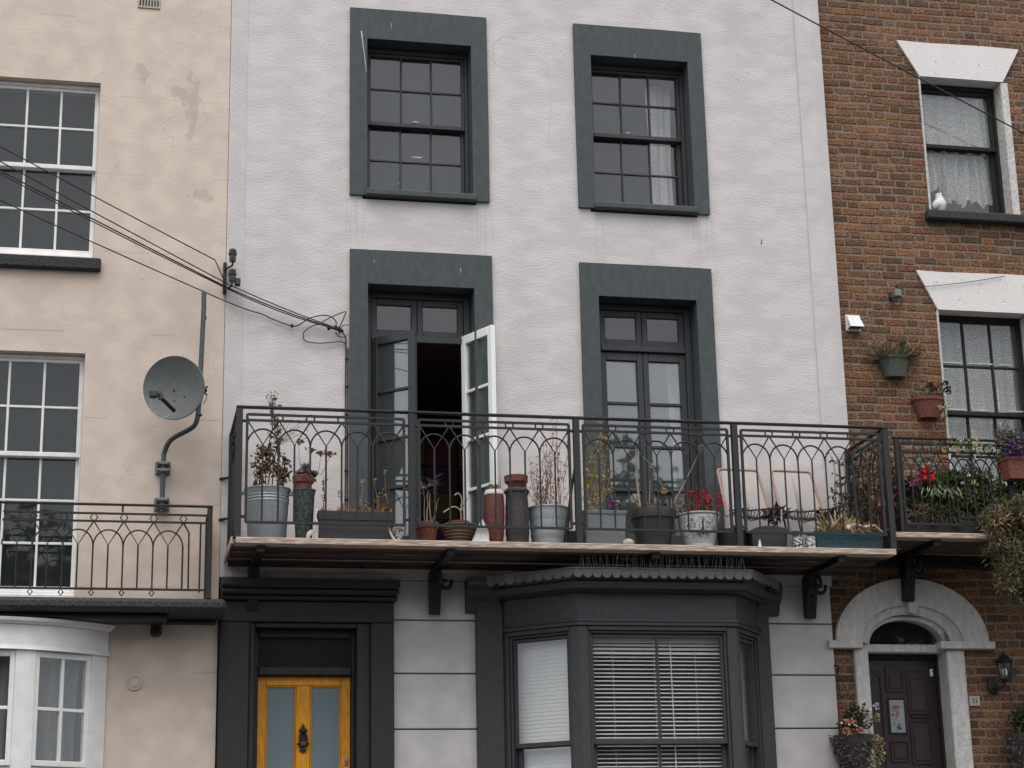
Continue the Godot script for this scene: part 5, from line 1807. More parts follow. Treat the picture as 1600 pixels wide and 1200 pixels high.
	for i in 34:
		var b := Vector3(rng.randf_range(-0.12, 0.12), 0.31, rng.randf_range(-0.1, 0.1))
		var tip := Vector3(b.x * 1.2 + rng.randf_range(-0.06, 0.12), rng.randf_range(0.6, 1.16) if b.x > -0.02 else rng.randf_range(0.45, 0.85), b.z + rng.randf_range(-0.06, 0.1))
		var pts := stem(st, b, tip, 0.0028, 0.012, vary(pick(red)), 8)
		for j in 22:
			var k := rng.randi_range(3, 8)
			leaf(st, pts[k] + dir() * 0.012, (dir() + Vector3(0, -0.2, 0)).normalized(), 0.022, 0.009, vary(pick(red), 0.35))
	obj("dried_grasses", st, M.dry_stems, o)
	# leaning stick
	st = mb()
	tube(st, [Vector3(3.60, DECK, 0.80), Vector3(3.64, 4.75, 0.82), Vector3(3.70, 5.16, 0.85)], [0.02, 0.013, 0.008], 6)
	st.set_smooth_group(2)
	solo("black_stick", st, M.iron_black, "black stick leaning against the middle railing post beside the ribbed bucket", "stick")
	st = mb()
	box(st, -0.06, 0.06, 0, 0.16, -0.05, 0.05, 0.01)
	var bb := solo("black_box", st, M.plastic_dark, "small black box on the deck behind the middle railing post", "box")
	bb.position = Vector3(3.70, DECK, 0.62)
	# square zinc planter
	o = thing("potted_plant", "square grey zinc planter with straggling yellow dried stems and one magenta flower", "potted plant", Vector3(3.945, DECK, 0.69), "pots along the balcony")
	trough(o, 0.36, 0.26, 0.305, 0.9, 0.03, M.galv_dull)
	st = mb()
	st.set_color(Color(0.05, 0.04, 0.03))
	box(st, -0.16, 0.16, 0.2, 0.28, -0.11, 0.11)
	obj("soil", st, M.dry_stems, o)
	st = mb()
	var yel := [Color(0.46, 0.34, 0.10), Color(0.38, 0.29, 0.12), Color(0.5, 0.42, 0.2), Color(0.36, 0.20, 0.08)]
	for s in [[-0.08, -0.10, 0.62], [-0.06, -0.02, 0.92], [-0.05, 0.03, 1.13], [-0.03, 0.16, 0.86], [0.0, 0.06, 0.98], [-0.1, -0.13, 0.75], [-0.04, -0.06, 0.84]]:
		dry_spray(st, Vector3(s[0], 0.28, 0), Vector3(s[1], s[2], 0.02), 0.0035, 15, 0.09, 3, 0.03, Color(0.42, 0.31, 0.12), yel)
	for i in 50: leaf(st, Vector3(rng.randf_range(-0.15, 0.0), 0.28 + rng.randf() * 0.16, rng.randf_range(-0.08, 0.1)), dir(), 0.035, 0.022, vary(pick([Color(0.5, 0.42, 0.3), Color(0.42, 0.30, 0.16)])))
	for i in 26: leaf(st, Vector3(rng.randf_range(0.08, 0.17), 0.28 + rng.randf() * 0.12, rng.randf_range(-0.05, 0.08)), dir(), 0.04, 0.02, vary(Color(0.07, 0.05, 0.035)))
	obj("dried_stems", st, M.dry_stems, o)
	st = mb()
	flower(st, Vector3(0.075, 0.37, 0.08), 0.034, [Color(0.35, 0.03, 0.26)], 22)
	obj("magenta_flower", st, M.petals, o)
	# pale stone
	st = mb()
	ball(st, Vector3.ZERO, Vector3(0.05, 0.034, 0.035), 10, 6)
	var pst := solo("pale_stone", st, M.bone, "smooth pale stone on the deck edge right of the zinc planter", "stone")
	pst.position = Vector3(4.125, DECK + 0.028, 0.86)
	# dark pot with dried agapanthus stalks
	o = thing("potted_plant", "dark grey plastic pot with two long bent seed stalks before the closed door", "potted plant", Vector3(4.402, DECK, 0.66), "pots along the balcony")
	pot_shape([Vector2(0.001, 0.006), Vector2(0.135, 0.0), Vector2(0.178, 0.26), Vector2(0.18, 0.262), Vector2(0.192, 0.265), Vector2(0.2, 0.338), Vector2(0.198, 0.345), Vector2(0.19, 0.344), Vector2(0.18, 0.28)], M.plastic_dark, o, "pot", Vector2(1, 1), 36)
	soil(o, 0.18, 0.31)
	st = mb()
	var tan_ := Color(0.50, 0.37, 0.25)
	st.set_color(tan_)
	tube(st, [Vector3(-0.12, 0.31, 0.05), Vector3(-0.15, 0.6, 0.06), Vector3(-0.145, 0.86, 0.07)], 0.0045, 5)
	st.set_color(tan_)
	for s in [[Vector3(-0.12, 0.31, 0.05), Vector3(-0.145, 0.87, 0.07)], [Vector3(-0.145, 0.87, 0.07), Vector3(-0.01, 0.70, 0.09)], [Vector3(-0.01, 0.70, 0.09), Vector3(0.075, 0.51, 0.10)], [Vector3(0.13, 0.31, 0.04), Vector3(0.42, 0.87, 0.12)], [Vector3(-0.03, 0.31, 0.0), Vector3(-0.02, 0.6, 0.03)]]:
		stem(st, s[0], s[1], 0.0055, 0.004, vary(tan_, 0.1), 4)
	for s in [[Vector3(-0.02, 0.705, 0.09), 0.02, 14], [Vector3(0.08, 0.49, 0.10), 0.024, 30], [Vector3(0.425, 0.875, 0.12), 0.025, 22]]:
		for i in s[2]:
			st.set_color(vary(Color(0.42, 0.26, 0.17)))
			ball(st, s[0] + dir() * s[1], Vector3.ONE * 0.008, 5, 3)
	for i in 60: leaf(st, Vector3(rng.randf_range(-0.16, 0.16), 0.31 + rng.randf() * 0.13, rng.randf_range(-0.1, 0.14)), (dir() + Vector3(0, 0.6, 0)).normalized(), 0.07, 0.018, vary(pick([Color(0.3, 0.19, 0.11), Color(0.2, 0.12, 0.08), Color(0.13, 0.09, 0.06)])))
	obj("seed_stalks", st, M.dry_stems, o)
	# patterned pot of red geraniums on a saucer
	o = thing("saucer", "cream saucer under the blue and white patterned pot", "saucer", Vector3(4.79, DECK, 0.72))
	pot_shape([Vector2(0.001, 0.002), Vector2(0.1, 0.0), Vector2(0.125, 0.022), Vector2(0.12, 0.026), Vector2(0.1, 0.008), Vector2(0.001, 0.007)], M.bone, o, "dish")
	o = thing("potted_plant", "blue and white patterned ceramic pot of red geraniums on cream saucer", "potted plant", Vector3(4.785, DECK + 0.01, 0.72), "pots along the balcony")
	var pat := Image.create(512, 256, false, Image.FORMAT_RGB8)
	pat.fill(Color(0.80, 0.80, 0.80))
	var blue := Color(0.27, 0.30, 0.36)
	pat.fill_rect(Rect2i(0, 0, 512, 14), Color(0.62, 0.62, 0.61))
	for i in 360:
		var c := Vector2(rng.randf() * 512, rng.randf_range(26, 190))
		var a0 := rng.randf() * TAU
		var rr := rng.randf_range(5, 15)
		for k in 26:
			var a := a0 + k * 0.17
			var r2 := rr * (1.0 - k / 34.0)
			pat.fill_rect(Rect2i(posmod(int(c.x + cos(a) * r2), 510), clampi(int(c.y + sin(a) * r2), 18, 196), 3, 3), blue.lightened(rng.randf() * 0.15))
	for i in 32:
		for k in 30:
			var a := TAU * k / 30
			pat.fill_rect(Rect2i(posmod(int(i * 16 + 8 + cos(a) * 6), 510), int(218 + sin(a) * 12), 2, 3), blue)
	pat.fill_rect(Rect2i(0, 198, 512, 3), blue)
	pat.fill_rect(Rect2i(0, 236, 512, 3), blue)
	var pm := mat("pattern_ceramic", Color.WHITE, 0.3)
	pm.albedo_texture = ImageTexture.create_from_image(pat)
	st = mb()
	st.set_smooth_group(1)
	for k in 40:
		for j in 4:
			var P := []
			for w in [[k, j], [k + 1, j], [k + 1, j + 1], [k, j + 1]]:
				var a: float = TAU * w[0] / 40.0
				var u: float = w[1] / 4.0
				var r := lerpf(0.122, 0.182, pow(u, 0.9))
				P.append([Vector3(cos(a) * r, 0.015 + 0.265 * u, sin(a) * r), Vector2(2.0 * w[0] / 40.0, 1.0 - u)])
			for q in [[0, 2, 1], [0, 3, 2]]:
				for i in q:
					st.set_uv(P[i][1])
					v(st, P[i][0])
	obj("patterned_pot", st, pm, o)
	pot_shape([Vector2(0.18, 0.276), Vector2(0.19, 0.28), Vector2(0.192, 0.287), Vector2(0.187, 0.292), Vector2(0.178, 0.288), Vector2(0.17, 0.22)], M.bone, o, "rim", Vector2(1, 1), 36)
	soil(o, 0.172, 0.26)
	st = mb()
	for i in 26:
		var b := Vector3(rng.randf_range(-0.13, 0.13), 0.26, rng.randf_range(-0.1, 0.12))
		stem(st, b, b + Vector3(rng.randf_range(-0.05, 0.05), rng.randf_range(0.06, 0.2), rng.randf_range(-0.02, 0.05)), 0.003, 0.006, vary(Color(0.22, 0.13, 0.07)), 4)
	cloud(st, Vector3(-0.02, 0.32, 0.03), Vector3(0.16, 0.06, 0.12), 150, 0.035, 0.026, [Color(0.12, 0.10, 0.04), Color(0.20, 0.12, 0.06), Color(0.07, 0.075, 0.03), Color(0.28, 0.07, 0.05)])
	cloud(st, Vector3(-0.15, 0.33, 0.03), Vector3(0.04, 0.09, 0.05), 60, 0.03, 0.022, [Color(0.34, 0.25, 0.2), Color(0.24, 0.15, 0.1)])
	obj("foliage", st, M.leaves, o)
	for s in [[-0.075, 0.445, 0.05, 0.05], [0.045, 0.40, 0.1, 0.055], [0.05, 0.475, 0.03, 0.05], [0.16, 0.43, 0.05, 0.05], [0.17, 0.36, 0.08, 0.045], [-0.02, 0.39, 0.1, 0.04], [0.0, 0.52, 0.0, 0.02]]:
		st = mb()
		for i in 7: flower(st, Vector3(s[0], s[1], s[2]) + dir() * s[3] * 0.6, s[3] * 0.5, [Color(0.46, 0.022, 0.035), Color(0.34, 0.018, 0.03), Color(0.55, 0.05, 0.055)], 10)
		obj("flower_head", st, M.petals, o)
	# dark tubs behind, white shard
	o = thing("black_pot", "low black plastic pot on the deck behind the fourth railing post", "pot", Vector3(5.10, DECK, 0.62))
	pot_shape([Vector2(0.001, 0.005), Vector2(0.10, 0.0), Vector2(0.125, 0.17), Vector2(0.132, 0.172), Vector2(0.134, 0.19), Vector2(0.12, 0.188), Vector2(0.11, 0.12), Vector2(0.001, 0.13)], M.plastic_dark, o)
	o = thing("dark_planter", "low black rectangular planter heaped with dark soil under the copper chairs", "planter", Vector3(5.455, DECK, 0.62), "pots along the balcony")
	trough(o, 0.42, 0.24, 0.18, 0.94, 0.02, M.plastic_dark)
	st = mb()
	st.set_color(Color(0.02, 0.02, 0.021))
	lathe(st, [Vector2(0.18, 0.15), Vector2(0.165, 0.19), Vector2(0.12, 0.222), Vector2(0.06, 0.238), Vector2(0.001, 0.24)], 20, Vector3.ZERO, Vector2(1.15, 0.6))
	obj("soil", st, M.dry_stems, o)
	st = mb()
	prism(st, PackedVector2Array([Vector2(-0.018, 0), Vector2(0.018, 0), Vector2(0.004, 0.075), Vector2(-0.004, 0.07)]), -0.004, 0.004)
	var sh := solo("white_shard", st, M.white_plain, "thin white pointed shard standing on the deck edge before the black planter", "shard")
	sh.position = Vector3(5.265, DECK, 0.87)
	chairs()
	# two small patterned tumblers
	for s in [[5.615, "small black and white swirled tumbler left of the teal trough", 0.04, 0.105], [5.728, "small silver and black patterned tumbler touching the teal trough", 0.044, 0.115]]:
		o = thing("patterned_tumbler", s[1], "tumbler", Vector3(s[0], DECK, 0.84), "patterned tumblers on the deck edge")
		st = mb()
		st.set_color(Color(0.52, 0.53, 0.54))
		lathe(st, [Vector2(0.001, 0.002), Vector2(s[2] * 0.85, 0.0), Vector2(s[2], 0.02), Vector2(s[2], s[3] - 0.02), Vector2(s[2] * 0.9, s[3]), Vector2(s[2] * 0.82, s[3]), Vector2(s[2] * 0.8, 0.03)], 20)
		obj("cup", st, M.painted_things, o)
		st = mb()
		st.set_color(Color(0.012, 0.012, 0.014))
		for k in 6:
			var pts := []
			var a0 := k * 1.05
			for i in 9:
				var a := a0 + 0.75 * sin(i * 0.8 + k)
				pts.append(Vector3(cos(a) * (s[2] + 0.0005), 0.015 + (s[3] - 0.035) * i / 8.0, sin(a) * (s[2] + 0.0005)))
			tube(st, pts, 0.0055 if s[0] < 5.7 else 0.0035, 4)
		obj("swirl", st, M.painted_things, o)
	# white thin legs / bag near chairs
	st = mb()
	prism(st, PackedVector2Array([Vector2(-0.035, 0), Vector2(0.03, 0), Vector2(0.02, 0.18), Vector2(0.0, 0.27), Vector2(-0.012, 0.2)]), -0.006, 0.006)
	var wl := solo("pale_slate", st, M.concrete, "narrow pale grey slip of stone standing between black planter and swirled tumbler", "stone")
	wl.position = Vector3(5.575, DECK, 0.76)
	# teal trough with straw
	o = thing("planter_trough", "teal plastic trough with straw and white scraps at the balcony's right end", "planter", Vector3(6.09, DECK, 0.74), "pots along the balcony")
	trough(o, 0.62, 0.18, 0.165, 0.95, 0.02, M.plastic_teal)
	st = mb()
	for i in 330:
		var p := Vector3(rng.randf_range(-0.27, 0.22), 0.15 + rng.randf() * 0.03, rng.randf_range(-0.07, 0.07))
		var hgt := 0.16 if p.x < 0.08 and p.x > -0.2 else 0.06
		var d := (dir() + Vector3(0, 1.1, 0)).normalized()
		leaf(st, p, d, rng.randf_range(0.04, hgt * 1.4), 0.007, vary(pick([Color(0.40, 0.30, 0.15), Color(0.30, 0.22, 0.10), Color(0.22, 0.19, 0.07), Color(0.5, 0.38, 0.22)]), 0.25))
	for i in 70: leaf(st, Vector3(0.1 + rng.randf_range(-0.09, 0.1), 0.18 + rng.randf() * 0.04, 0.06 + rng.randf() * 0.05), (dir() + Vector3(0.3, -0.2, 0.4)).normalized(), 0.09, 0.006, vary(Color(0.50, 0.30, 0.15)))
	obj("straw", st, M.dry_stems, o)
	st = mb()
	tube(st, curve([Vector3(0.0, 0.2, 0.08), Vector3(0.06, 0.225, 0.09), Vector3(0.15, 0.21, 0.08), Vector3(0.24, 0.225, 0.06), Vector3(0.30, 0.19, 0.05), Vector3(0.35, 0.15, 0.05)], 3), [0.016, 0.02, 0.022, 0.016, 0.012, 0.01, 0.012, 0.016, 0.015, 0.012, 0.01, 0.008, 0.007, 0.006, 0.005, 0.004], 6)
	ball(st, Vector3(0.0, 0.2, 0.085), Vector3(0.03, 0.024, 0.02))
	obj("white_scrap", st, M.white_plain, o)
	# dark withered climber at the right return
	o = thing("withered_climber", "tangle of dark withered stems and leaves against the balcony's right end railing", "plant", Vector3(6.28, DECK, 0.42))
	st = mb()
	for i in 34:
		var b := Vector3(rng.randf_range(-0.12, 0.12), 0.0, rng.randf_range(-0.3, 0.32))
		dry_spray(st, b, b + Vector3(rng.randf_range(-0.06, 0.08), rng.randf_range(0.45, 1.0), rng.randf_range(-0.06, 0.06)), 0.006, 7, 0.08, 3, 0.045, Color(0.06, 0.045, 0.035), [Color(0.05, 0.04, 0.03), Color(0.09, 0.06, 0.045), Color(0.15, 0.10, 0.06), Color(0.035, 0.03, 0.03), Color(0.24, 0.17, 0.09)])
	obj("stems", st, M.dry_stems, o)

func chairs() -> void:
	# two wire chairs: copper tube backs strung with cord, dark mesh seats
	for s in [[Vector3(5.36, DECK, 0.30), "left copper framed chair with pale corded back on the grey balcony", 0.0], [Vector3(5.85, DECK, 0.30), "right copper framed chair with pale corded back beside the teal trough", 0.10]]:
		var o := thing("wire_chair", s[1], "chair", s[0], "copper chairs on the balcony")
		o.rotation.y = 0.05
		var st := mb()
		var F := func(u: float, w: float) -> Vector3:  # u -1..1 across, w 0..1 up the sloping back
			return Vector3(u * (0.17 + 0.02 * w) + (1.0 - w) * 0.055 * (1.0 if u > 0 else -0.3) + s[2] * 0.1, 0.38 + 0.46 * w, 0.02 - 0.17 * w)
		var pts := [F.call(-1, 0.0), F.call(-1, 0.35), F.call(-1, 0.9), F.call(-0.93, 0.98), F.call(-0.8, 1.0), F.call(0, 1.0), F.call(0.75, 1.0), F.call(0.93, 0.98), F.call(1, 0.9), F.call(1, 0.35), F.call(1, 0.0)]
		tube(st, curve(pts, 4), 0.012, 8)
		obj("back_frame", st, M.copper, o)
		st = mb()
		for i in 34:
			var u := lerpf(-0.93, 0.93, i / 33.0)
			tube(st, [F.call(u, 0.0), F.call(u, 0.5) + Vector3(0, 0, -0.012), F.call(u, 0.995)], 0.003, 4)
		obj("cord_back", st, M.cord, o)
		st = mb()
		var R := []
		for k in 24:
			var a := TAU * k / 24
			R.append(Vector3(cos(a) * 0.23 + 0.03, 0.40 + 0.05 * sin(a * 2.0 + 0.6) * 0.4, 0.14 + sin(a) * 0.17))
		tube(st, R, 0.008, 6, true)
		obj("seat_ring", st, M.wire_dark, o)
		st = mb()
		for i in 15:
			var u := lerpf(-0.92, 0.92, i / 14.0)
			var hw := sqrt(1.0 - u * u)
			tube(st, [Vector3(0.03 + u * 0.23, 0.40, 0.14 - hw * 0.17), Vector3(0.05 + u * 0.19, 0.335, 0.14), Vector3(0.03 + u * 0.23, 0.40, 0.14 + hw * 0.17)], 0.0035, 4)
		for i in 7:
			var u := lerpf(-0.8, 0.8, i / 6.0)
			var hw := sqrt(1.0 - u * u)
			tube(st, [Vector3(0.03 - hw * 0.23, 0.40, 0.14 + u * 0.17), Vector3(0.03, 0.338, 0.14 + u * 0.14), Vector3(0.03 + hw * 0.23, 0.40, 0.14 + u * 0.17)], 0.0035, 4)
		obj("seat_mesh", st, M.wire_dark, o)
		for q in [[-0.16, 0.02], [0.2, 0.02], [-0.15, 0.29], [0.21, 0.29]]:
			st = mb()
			tube(st, [Vector3(q[0], 0.40, q[1]), Vector3(q[0] * 0.9 + 0.01, 0.2, q[1] + 0.01), Vector3(q[0] * 1.02, 0.0, q[1])], 0.009, 6)
			obj("leg", st, M.steel if q[1] > 0.1 and q[0] > 0 else M.wire_dark, o)
		st = mb()
		cloud(st, Vector3(0.22, 0.38, 0.13), Vector3(0.1, 0.045, 0.12), 90, 0.07, 0.035, [Color(0.09, 0.055, 0.04), Color(0.05, 0.035, 0.03), Color(0.13, 0.08, 0.055)])
		var lv := obj("fallen_leaves", st, M.dry_stems, self)
		lv.transform = o.transform
		tag(lv, "dry brown leaves heaped on the %s chair's wire seat" % ("left copper" if s[2] == 0.0 else "right copper"), "leaves", "", "stuff")

# ------------------------------------------------------------------ things on the walls
func wall_things() -> void:
	var st: SurfaceTool
	var o := thing("satellite_dish", "grey satellite dish on a crooked steel pole fixed to the cream wall", "satellite dish", Vector3(0.33, 4.8, 0.0))
	X = Transform3D(Basis(), -o.position)
	st = mb()
	tube(st, [Vector3(0.632, 6.68, 0.21), Vector3(0.634, 6.55, 0.21), Vector3(0.615, 5.72, 0.21)] + curve([Vector3(0.61, 5.62, 0.21), Vector3(0.575, 5.50, 0.20), Vector3(0.40, 5.40, 0.14), Vector3(0.345, 5.30, 0.09), Vector3(0.338, 5.2, 0.085), Vector3(0.335, 4.79, 0.085)], 5), 0.021, 10)
	obj("pole", st, M.pole_grey, o)
	for y in [5.175, 4.865]:
		st = mb()
		box(st, 0.27, 0.40, y - 0.055, y + 0.055, 0.002, 0.014, 0.004)
		for dy in [-0.035, 0.025]:
			box(st, 0.285, 0.39, y + dy - 0.014, y + dy + 0.014, 0.015, 0.12, 0.006)
			for dx in [0.29, 0.385]: tube(st, [Vector3(dx, y + dy, 0.11), Vector3(dx, y + dy, 0.15)], 0.009, 6)
		obj("wall_clamp", st, M.galv_dull, o)
	st = mb()
	ball(st, Vector3(0.618, 5.60, 0.212), Vector3(0.026, 0.02, 0.026))
	box(st, 0.615, 0.66, 6.44, 6.47, 0.195, 0.225, 0.004)
	obj("pole_joint", st, M.pole_grey, o)
	# the dish itself: axis to the left, a little up, towards the street
	var n := Vector3(-0.52, -0.05, 0.85).normalized()
	var side := Vector3(0, 1, 0).cross(n).normalized()
	var up := n.cross(side)
	var roll := Basis(n, -0.5)
	var B := roll * Basis(side, n, -up)
	var keep := X
	var c := Vector3(0.395, 5.775, 0.40)
	X = X * Transform3D(B, c)
	st = mb()
	var prof := []
	for i in 9:
		var r := 0.285 * i / 8.0
		prof.append(Vector2(maxf(r, 0.001), -0.062 + 0.062 * pow(i / 8.0, 2)))
	prof.append(Vector2(0.293, 0.004))
	prof.append(Vector2(0.298, -0.004))
	prof.append(Vector2(0.288, -0.012))
	for i in 8:
		var r := 0.283 * (7 - i) / 8.0
		prof.append(Vector2(maxf(r, 0.001), -0.076 + 0.064 * pow((7 - i) / 8.0, 2)))
	lathe(st, prof, 40, Vector3.ZERO, Vector2(1.0, 0.9))
	obj("dish", st, M.dish_grey, o)
	st = mb()
	for q in [[-0.02, 0.02], [0.1, 0.03], [0.03, 0.10], [0.1, -0.07]]:
		ball(st, Vector3(q[0], -0.052, q[1]), Vector3(0.009, 0.004, 0.009), 6, 4)
	st.set_smooth_group(5)
	obj("bolt", st, M.rust, o)
	X = keep
	st = mb()
	var foot := c - up * 0.22 + n * 0.0
	tube(st, [Vector3(0.405, 5.565, 0.44), Vector3(0.30, 5.635, 0.56)], 0.017, 8)
	obj("feed_arm", st, M.iron_black, o)
	st = mb()
	tube(st, [Vector3(0.295, 5.625, 0.57), Vector3(0.285, 5.67, 0.57), Vector3(0.27, 5.675, 0.57)], 0.024, 8)
	box(st, 0.195, 0.265, 5.635, 5.70, 0.54, 0.60, 0.012)
	obj("receiver_head", st, M.plastic_dark, o)
	st = mb()
	tube(st, curve([Vector3(0.215, 5.635, 0.57), Vector3(0.225, 5.55, 0.52), Vector3(0.30, 5.50, 0.45), Vector3(0.40, 5.555, 0.42)], 5), 0.003, 4)
	obj("feed_cable", st, M.white_plain, o)
	st = mb()
	tube(st, [Vector3(0.50, 5.76, 0.30), Vector3(0.61, 5.80, 0.21), Vector3(0.665, 5.83, 0.18)], 0.026, 8)
	box(st, 0.585, 0.645, 5.77, 5.86, 0.165, 0.255, 0.008)
	tube(st, [Vector3(0.66, 5.84, 0.19), Vector3(0.685, 5.855, 0.19)], 0.008, 6)
	tube(st, [Vector3(0.66, 5.80, 0.19), Vector3(0.68, 5.775, 0.19)], 0.008, 6)
	tube(st, curve([Vector3(0.675, 5.775, 0.19), Vector3(0.67, 5.73, 0.2), Vector3(0.645, 5.70, 0.21)], 4), 0.003, 4)
	obj("pole_bracket", st, M.rust, o)
	X = Transform3D()
	# insulators
	o = thing("insulator_bracket", "iron bracket with two brown ceramic insulators where cream and grey houses meet", "insulator", Vector3(0.815, 6.75, 0.0))
	X = Transform3D(Basis(), -o.position)
	st = mb()
	box(st, 0.80, 0.83, 6.74, 7.02, 0.004, 0.05, 0.004)
	tube(st, curve([Vector3(0.815, 6.955, 0.05), Vector3(0.84, 6.95, 0.11), Vector3(0.872, 6.965, 0.14), Vector3(0.874, 7.0, 0.14)], 4), 0.009, 6)
	tube(st, curve([Vector3(0.815, 6.775, 0.05), Vector3(0.84, 6.765, 0.11), Vector3(0.868, 6.775, 0.14), Vector3(0.870, 6.80, 0.14)], 4), 0.009, 6)
	obj("bracket", st, M.iron_black, o)
	for y in [6.995, 6.81]:
		st = mb()
		lathe(st, [Vector2(0.001, 0.0), Vector2(0.027, 0.0), Vector2(0.029, 0.01), Vector2(0.029, 0.055), Vector2(0.036, 0.06), Vector2(0.038, 0.078), Vector2(0.03, 0.085), Vector2(0.033, 0.095), Vector2(0.03, 0.11), Vector2(0.018, 0.118), Vector2(0.001, 0.12)], 16, Vector3(0.873, y, 0.14))
		obj("insulator", st, M.ceramic_brown, o)
	st = mb()
	box(st, 0.895, 0.945, 6.785, 6.85, 0.09, 0.15, 0.008)
	obj("junction_box", st, M.plastic_dark, o)
	X = Transform3D()
	# air brick and round vent on the cream house
	o = thing("air_brick", "cream slotted air brick high on the cream wall at the top edge", "vent", Vector3(0.09, 9.49, 0.0))
	st = mb()
	box(st, -0.10, 0.10, -0.08, 0.10, 0.0, 0.012, 0.003)
	obj("plate", st, M.bone, o)
	for i in 7:
		for j in 2:
			st = mb()
			box(st, -0.078 + i * 0.026 - 0.007, -0.078 + i * 0.026 + 0.007, -0.06 + j * 0.075, 0.0 + j * 0.075, 0.011, 0.0135)
			obj("slot", st, M.iron_black, o)
	o = thing("round_vent", "round plastered vent cover low on the cream wall beside the white bow window", "vent", Vector3(0.161, 3.384, 0.0))
	st = mb()
	var q9 := Transform3D(Basis(Vector3(1, 0, 0), PI / 2), Vector3.ZERO)
	X = q9
	lathe(st, [Vector2(0.062, 0.0), Vector2(0.062, 0.012), Vector2(0.055, 0.017), Vector2(0.047, 0.012), Vector2(0.044, 0.008), Vector2(0.038, 0.010), Vector2(0.034, 0.018), Vector2(0.02, 0.024), Vector2(0.001, 0.025)], 24)
	obj("cover", st, M.cream_render, o)
	X = Transform3D()
	# right house fittings
	o = thing("vent_hood", "white plastic vent hood on the brick wall beside the grey house edge", "vent", Vector3(6.63, 6.74, -0.03))
	st = mb()
	box(st, -0.075, 0.07, -0.075, 0.085, -0.01, 0.012, 0.004)
	flat(st)
	for s in [-1.0, 1.0]:
		tri(st, Vector3(s * 0.06, 0.075, 0.012), Vector3(s * 0.06, -0.055, 0.012), Vector3(s * 0.066, -0.055, 0.105), Vector3(s, 0, 0))
	quad(st, Vector3(-0.06, 0.075, 0.012), Vector3(0.06, 0.075, 0.012), Vector3(0.066, -0.055, 0.105), Vector3(-0.066, -0.055, 0.105), Vector3(0, 0.6, 0.8))
	obj("hood", st, M.white_plain, o)
	st = mb()
	box(st, -0.055, 0.055, -0.05, -0.046, 0.013, 0.09)
	obj("grille", st, M.plastic_dark, o)
	o = thing("wall_sensor", "small grey box light with dark bracket on the brick wall above the planters", "sensor", Vector3(7.05, 7.03, -0.03))
	st = mb()
	box(st, -0.03, 0.035, -0.04, 0.035, 0.05, 0.13, 0.008)
	obj("housing", st, M.galv_dull, o)
	st = mb()
	box(st, -0.045, -0.012, -0.035, 0.03, 0.0, 0.06, 0.006)
	box(st, 0.035, 0.085, 0.06, 0.12, -0.005, 0.05, 0.01)
	tube(st, curve([Vector3(0.06, 0.06, 0.02), Vector3(0.08, -0.02, 0.02), Vector3(0.07, -0.08, 0.02), Vector3(0.0, -0.1, 0.02), Vector3(-0.02, -0.05, 0.03)], 4), 0.005, 5)
	obj("mounting", st, M.plastic_dark, o)
	# white bird on the sill
	o = thing("white_bird", "white bird resting on the dark sill of the upper brick house window", "bird", Vector3(7.605, 7.905, -0.02))
	st = mb()
	X = Transform3D(Basis(Vector3.UP, 0.5), Vector3.ZERO)
	st.set_smooth_group(1)
	lathe(st, [Vector2(0.001, 0.0), Vector2(0.03, 0.004), Vector2(0.052, 0.04), Vector2(0.058, 0.08), Vector2(0.05, 0.115), Vector2(0.036, 0.138), Vector2(0.031, 0.155), Vector2(0.033, 0.172), Vector2(0.026, 0.19), Vector2(0.001, 0.198)], 18, Vector3.ZERO, Vector2(0.9, 1.1))
	tube(st, [Vector3(0, 0.03, -0.045), Vector3(0, 0.02, -0.09), Vector3(0, 0.015, -0.12)], [0.03, 0.02, 0.008], 8)
	for s in [-1, 1]: ball(st, Vector3(s * 0.045, 0.07, -0.01), Vector3(0.016, 0.045, 0.05))
	obj("body", st, M.white_plain, o)
	st = mb()
	tube(st, [Vector3(0, 0.172, 0.03), Vector3(0, 0.168, 0.052)], [0.007, 0.002], 6)
	for s in [-1, 1]: ball(st, Vector3(s * 0.022, 0.178, 0.022), Vector3(0.0045, 0.0045, 0.0045), 6, 4)
	for s in [-1, 1]: tube(st, [Vector3(s * 0.018, 0.01, 0.02), Vector3(s * 0.018, 0.001, 0.04)], 0.005, 5)
	obj("beak", st, M.ceramic_brown, o)
	X = Transform3D()
	# lantern
	o = thing("wall_lantern", "black coach lantern on the brick wall right of the arched door", "lantern", Vector3(7.72, 3.38, -0.03))
	st = mb()
	lathe(st, [Vector2(0.055, -0.01), Vector2(0.055, 0.01), Vector2(0.04, 0.018), Vector2(0.001, 0.02)], 16)
	tube(st, curve([Vector3(-0.02, 0.0, 0.0), Vector3(-0.01, -0.035, 0.07), Vector3(0.035, -0.01, 0.12), Vector3(0.055, 0.03, 0.13)], 4), 0.014, 8)
	ball(st, Vector3(-0.015, 0.0, 0.02), Vector3(0.06, 0.075, 0.02), 12, 8)
	obj("arm", st, M.iron_black, o)
	st = mb()
	var L := Vector3(0.055, 0.0, 0.13)
	lathe(st, [Vector2(0.001, 0.03), Vector2(0.035, 0.03), Vector2(0.05, 0.045), Vector2(0.05, 0.055)], 6, L)
	lathe(st, [Vector2(0.09, 0.20), Vector2(0.092, 0.206), Vector2(0.05, 0.245), Vector2(0.028, 0.265), Vector2(0.012, 0.272), Vector2(0.014, 0.285), Vector2(0.001, 0.30)], 6, L)
	for k in 6:
		var a := TAU * k / 6
		bar(st, L + Vector3(cos(a) * 0.05, 0.05, sin(a) * 0.05), L + Vector3(cos(a) * 0.076, 0.202, sin(a) * 0.076), 0.008, 0.008)
	prism(st, PackedVector2Array([Vector2(0.13, 0.08), Vector2(0.25, 0.12), Vector2(0.25, 0.135), Vector2(0.12, 0.20)]), 0.0, 0.02)
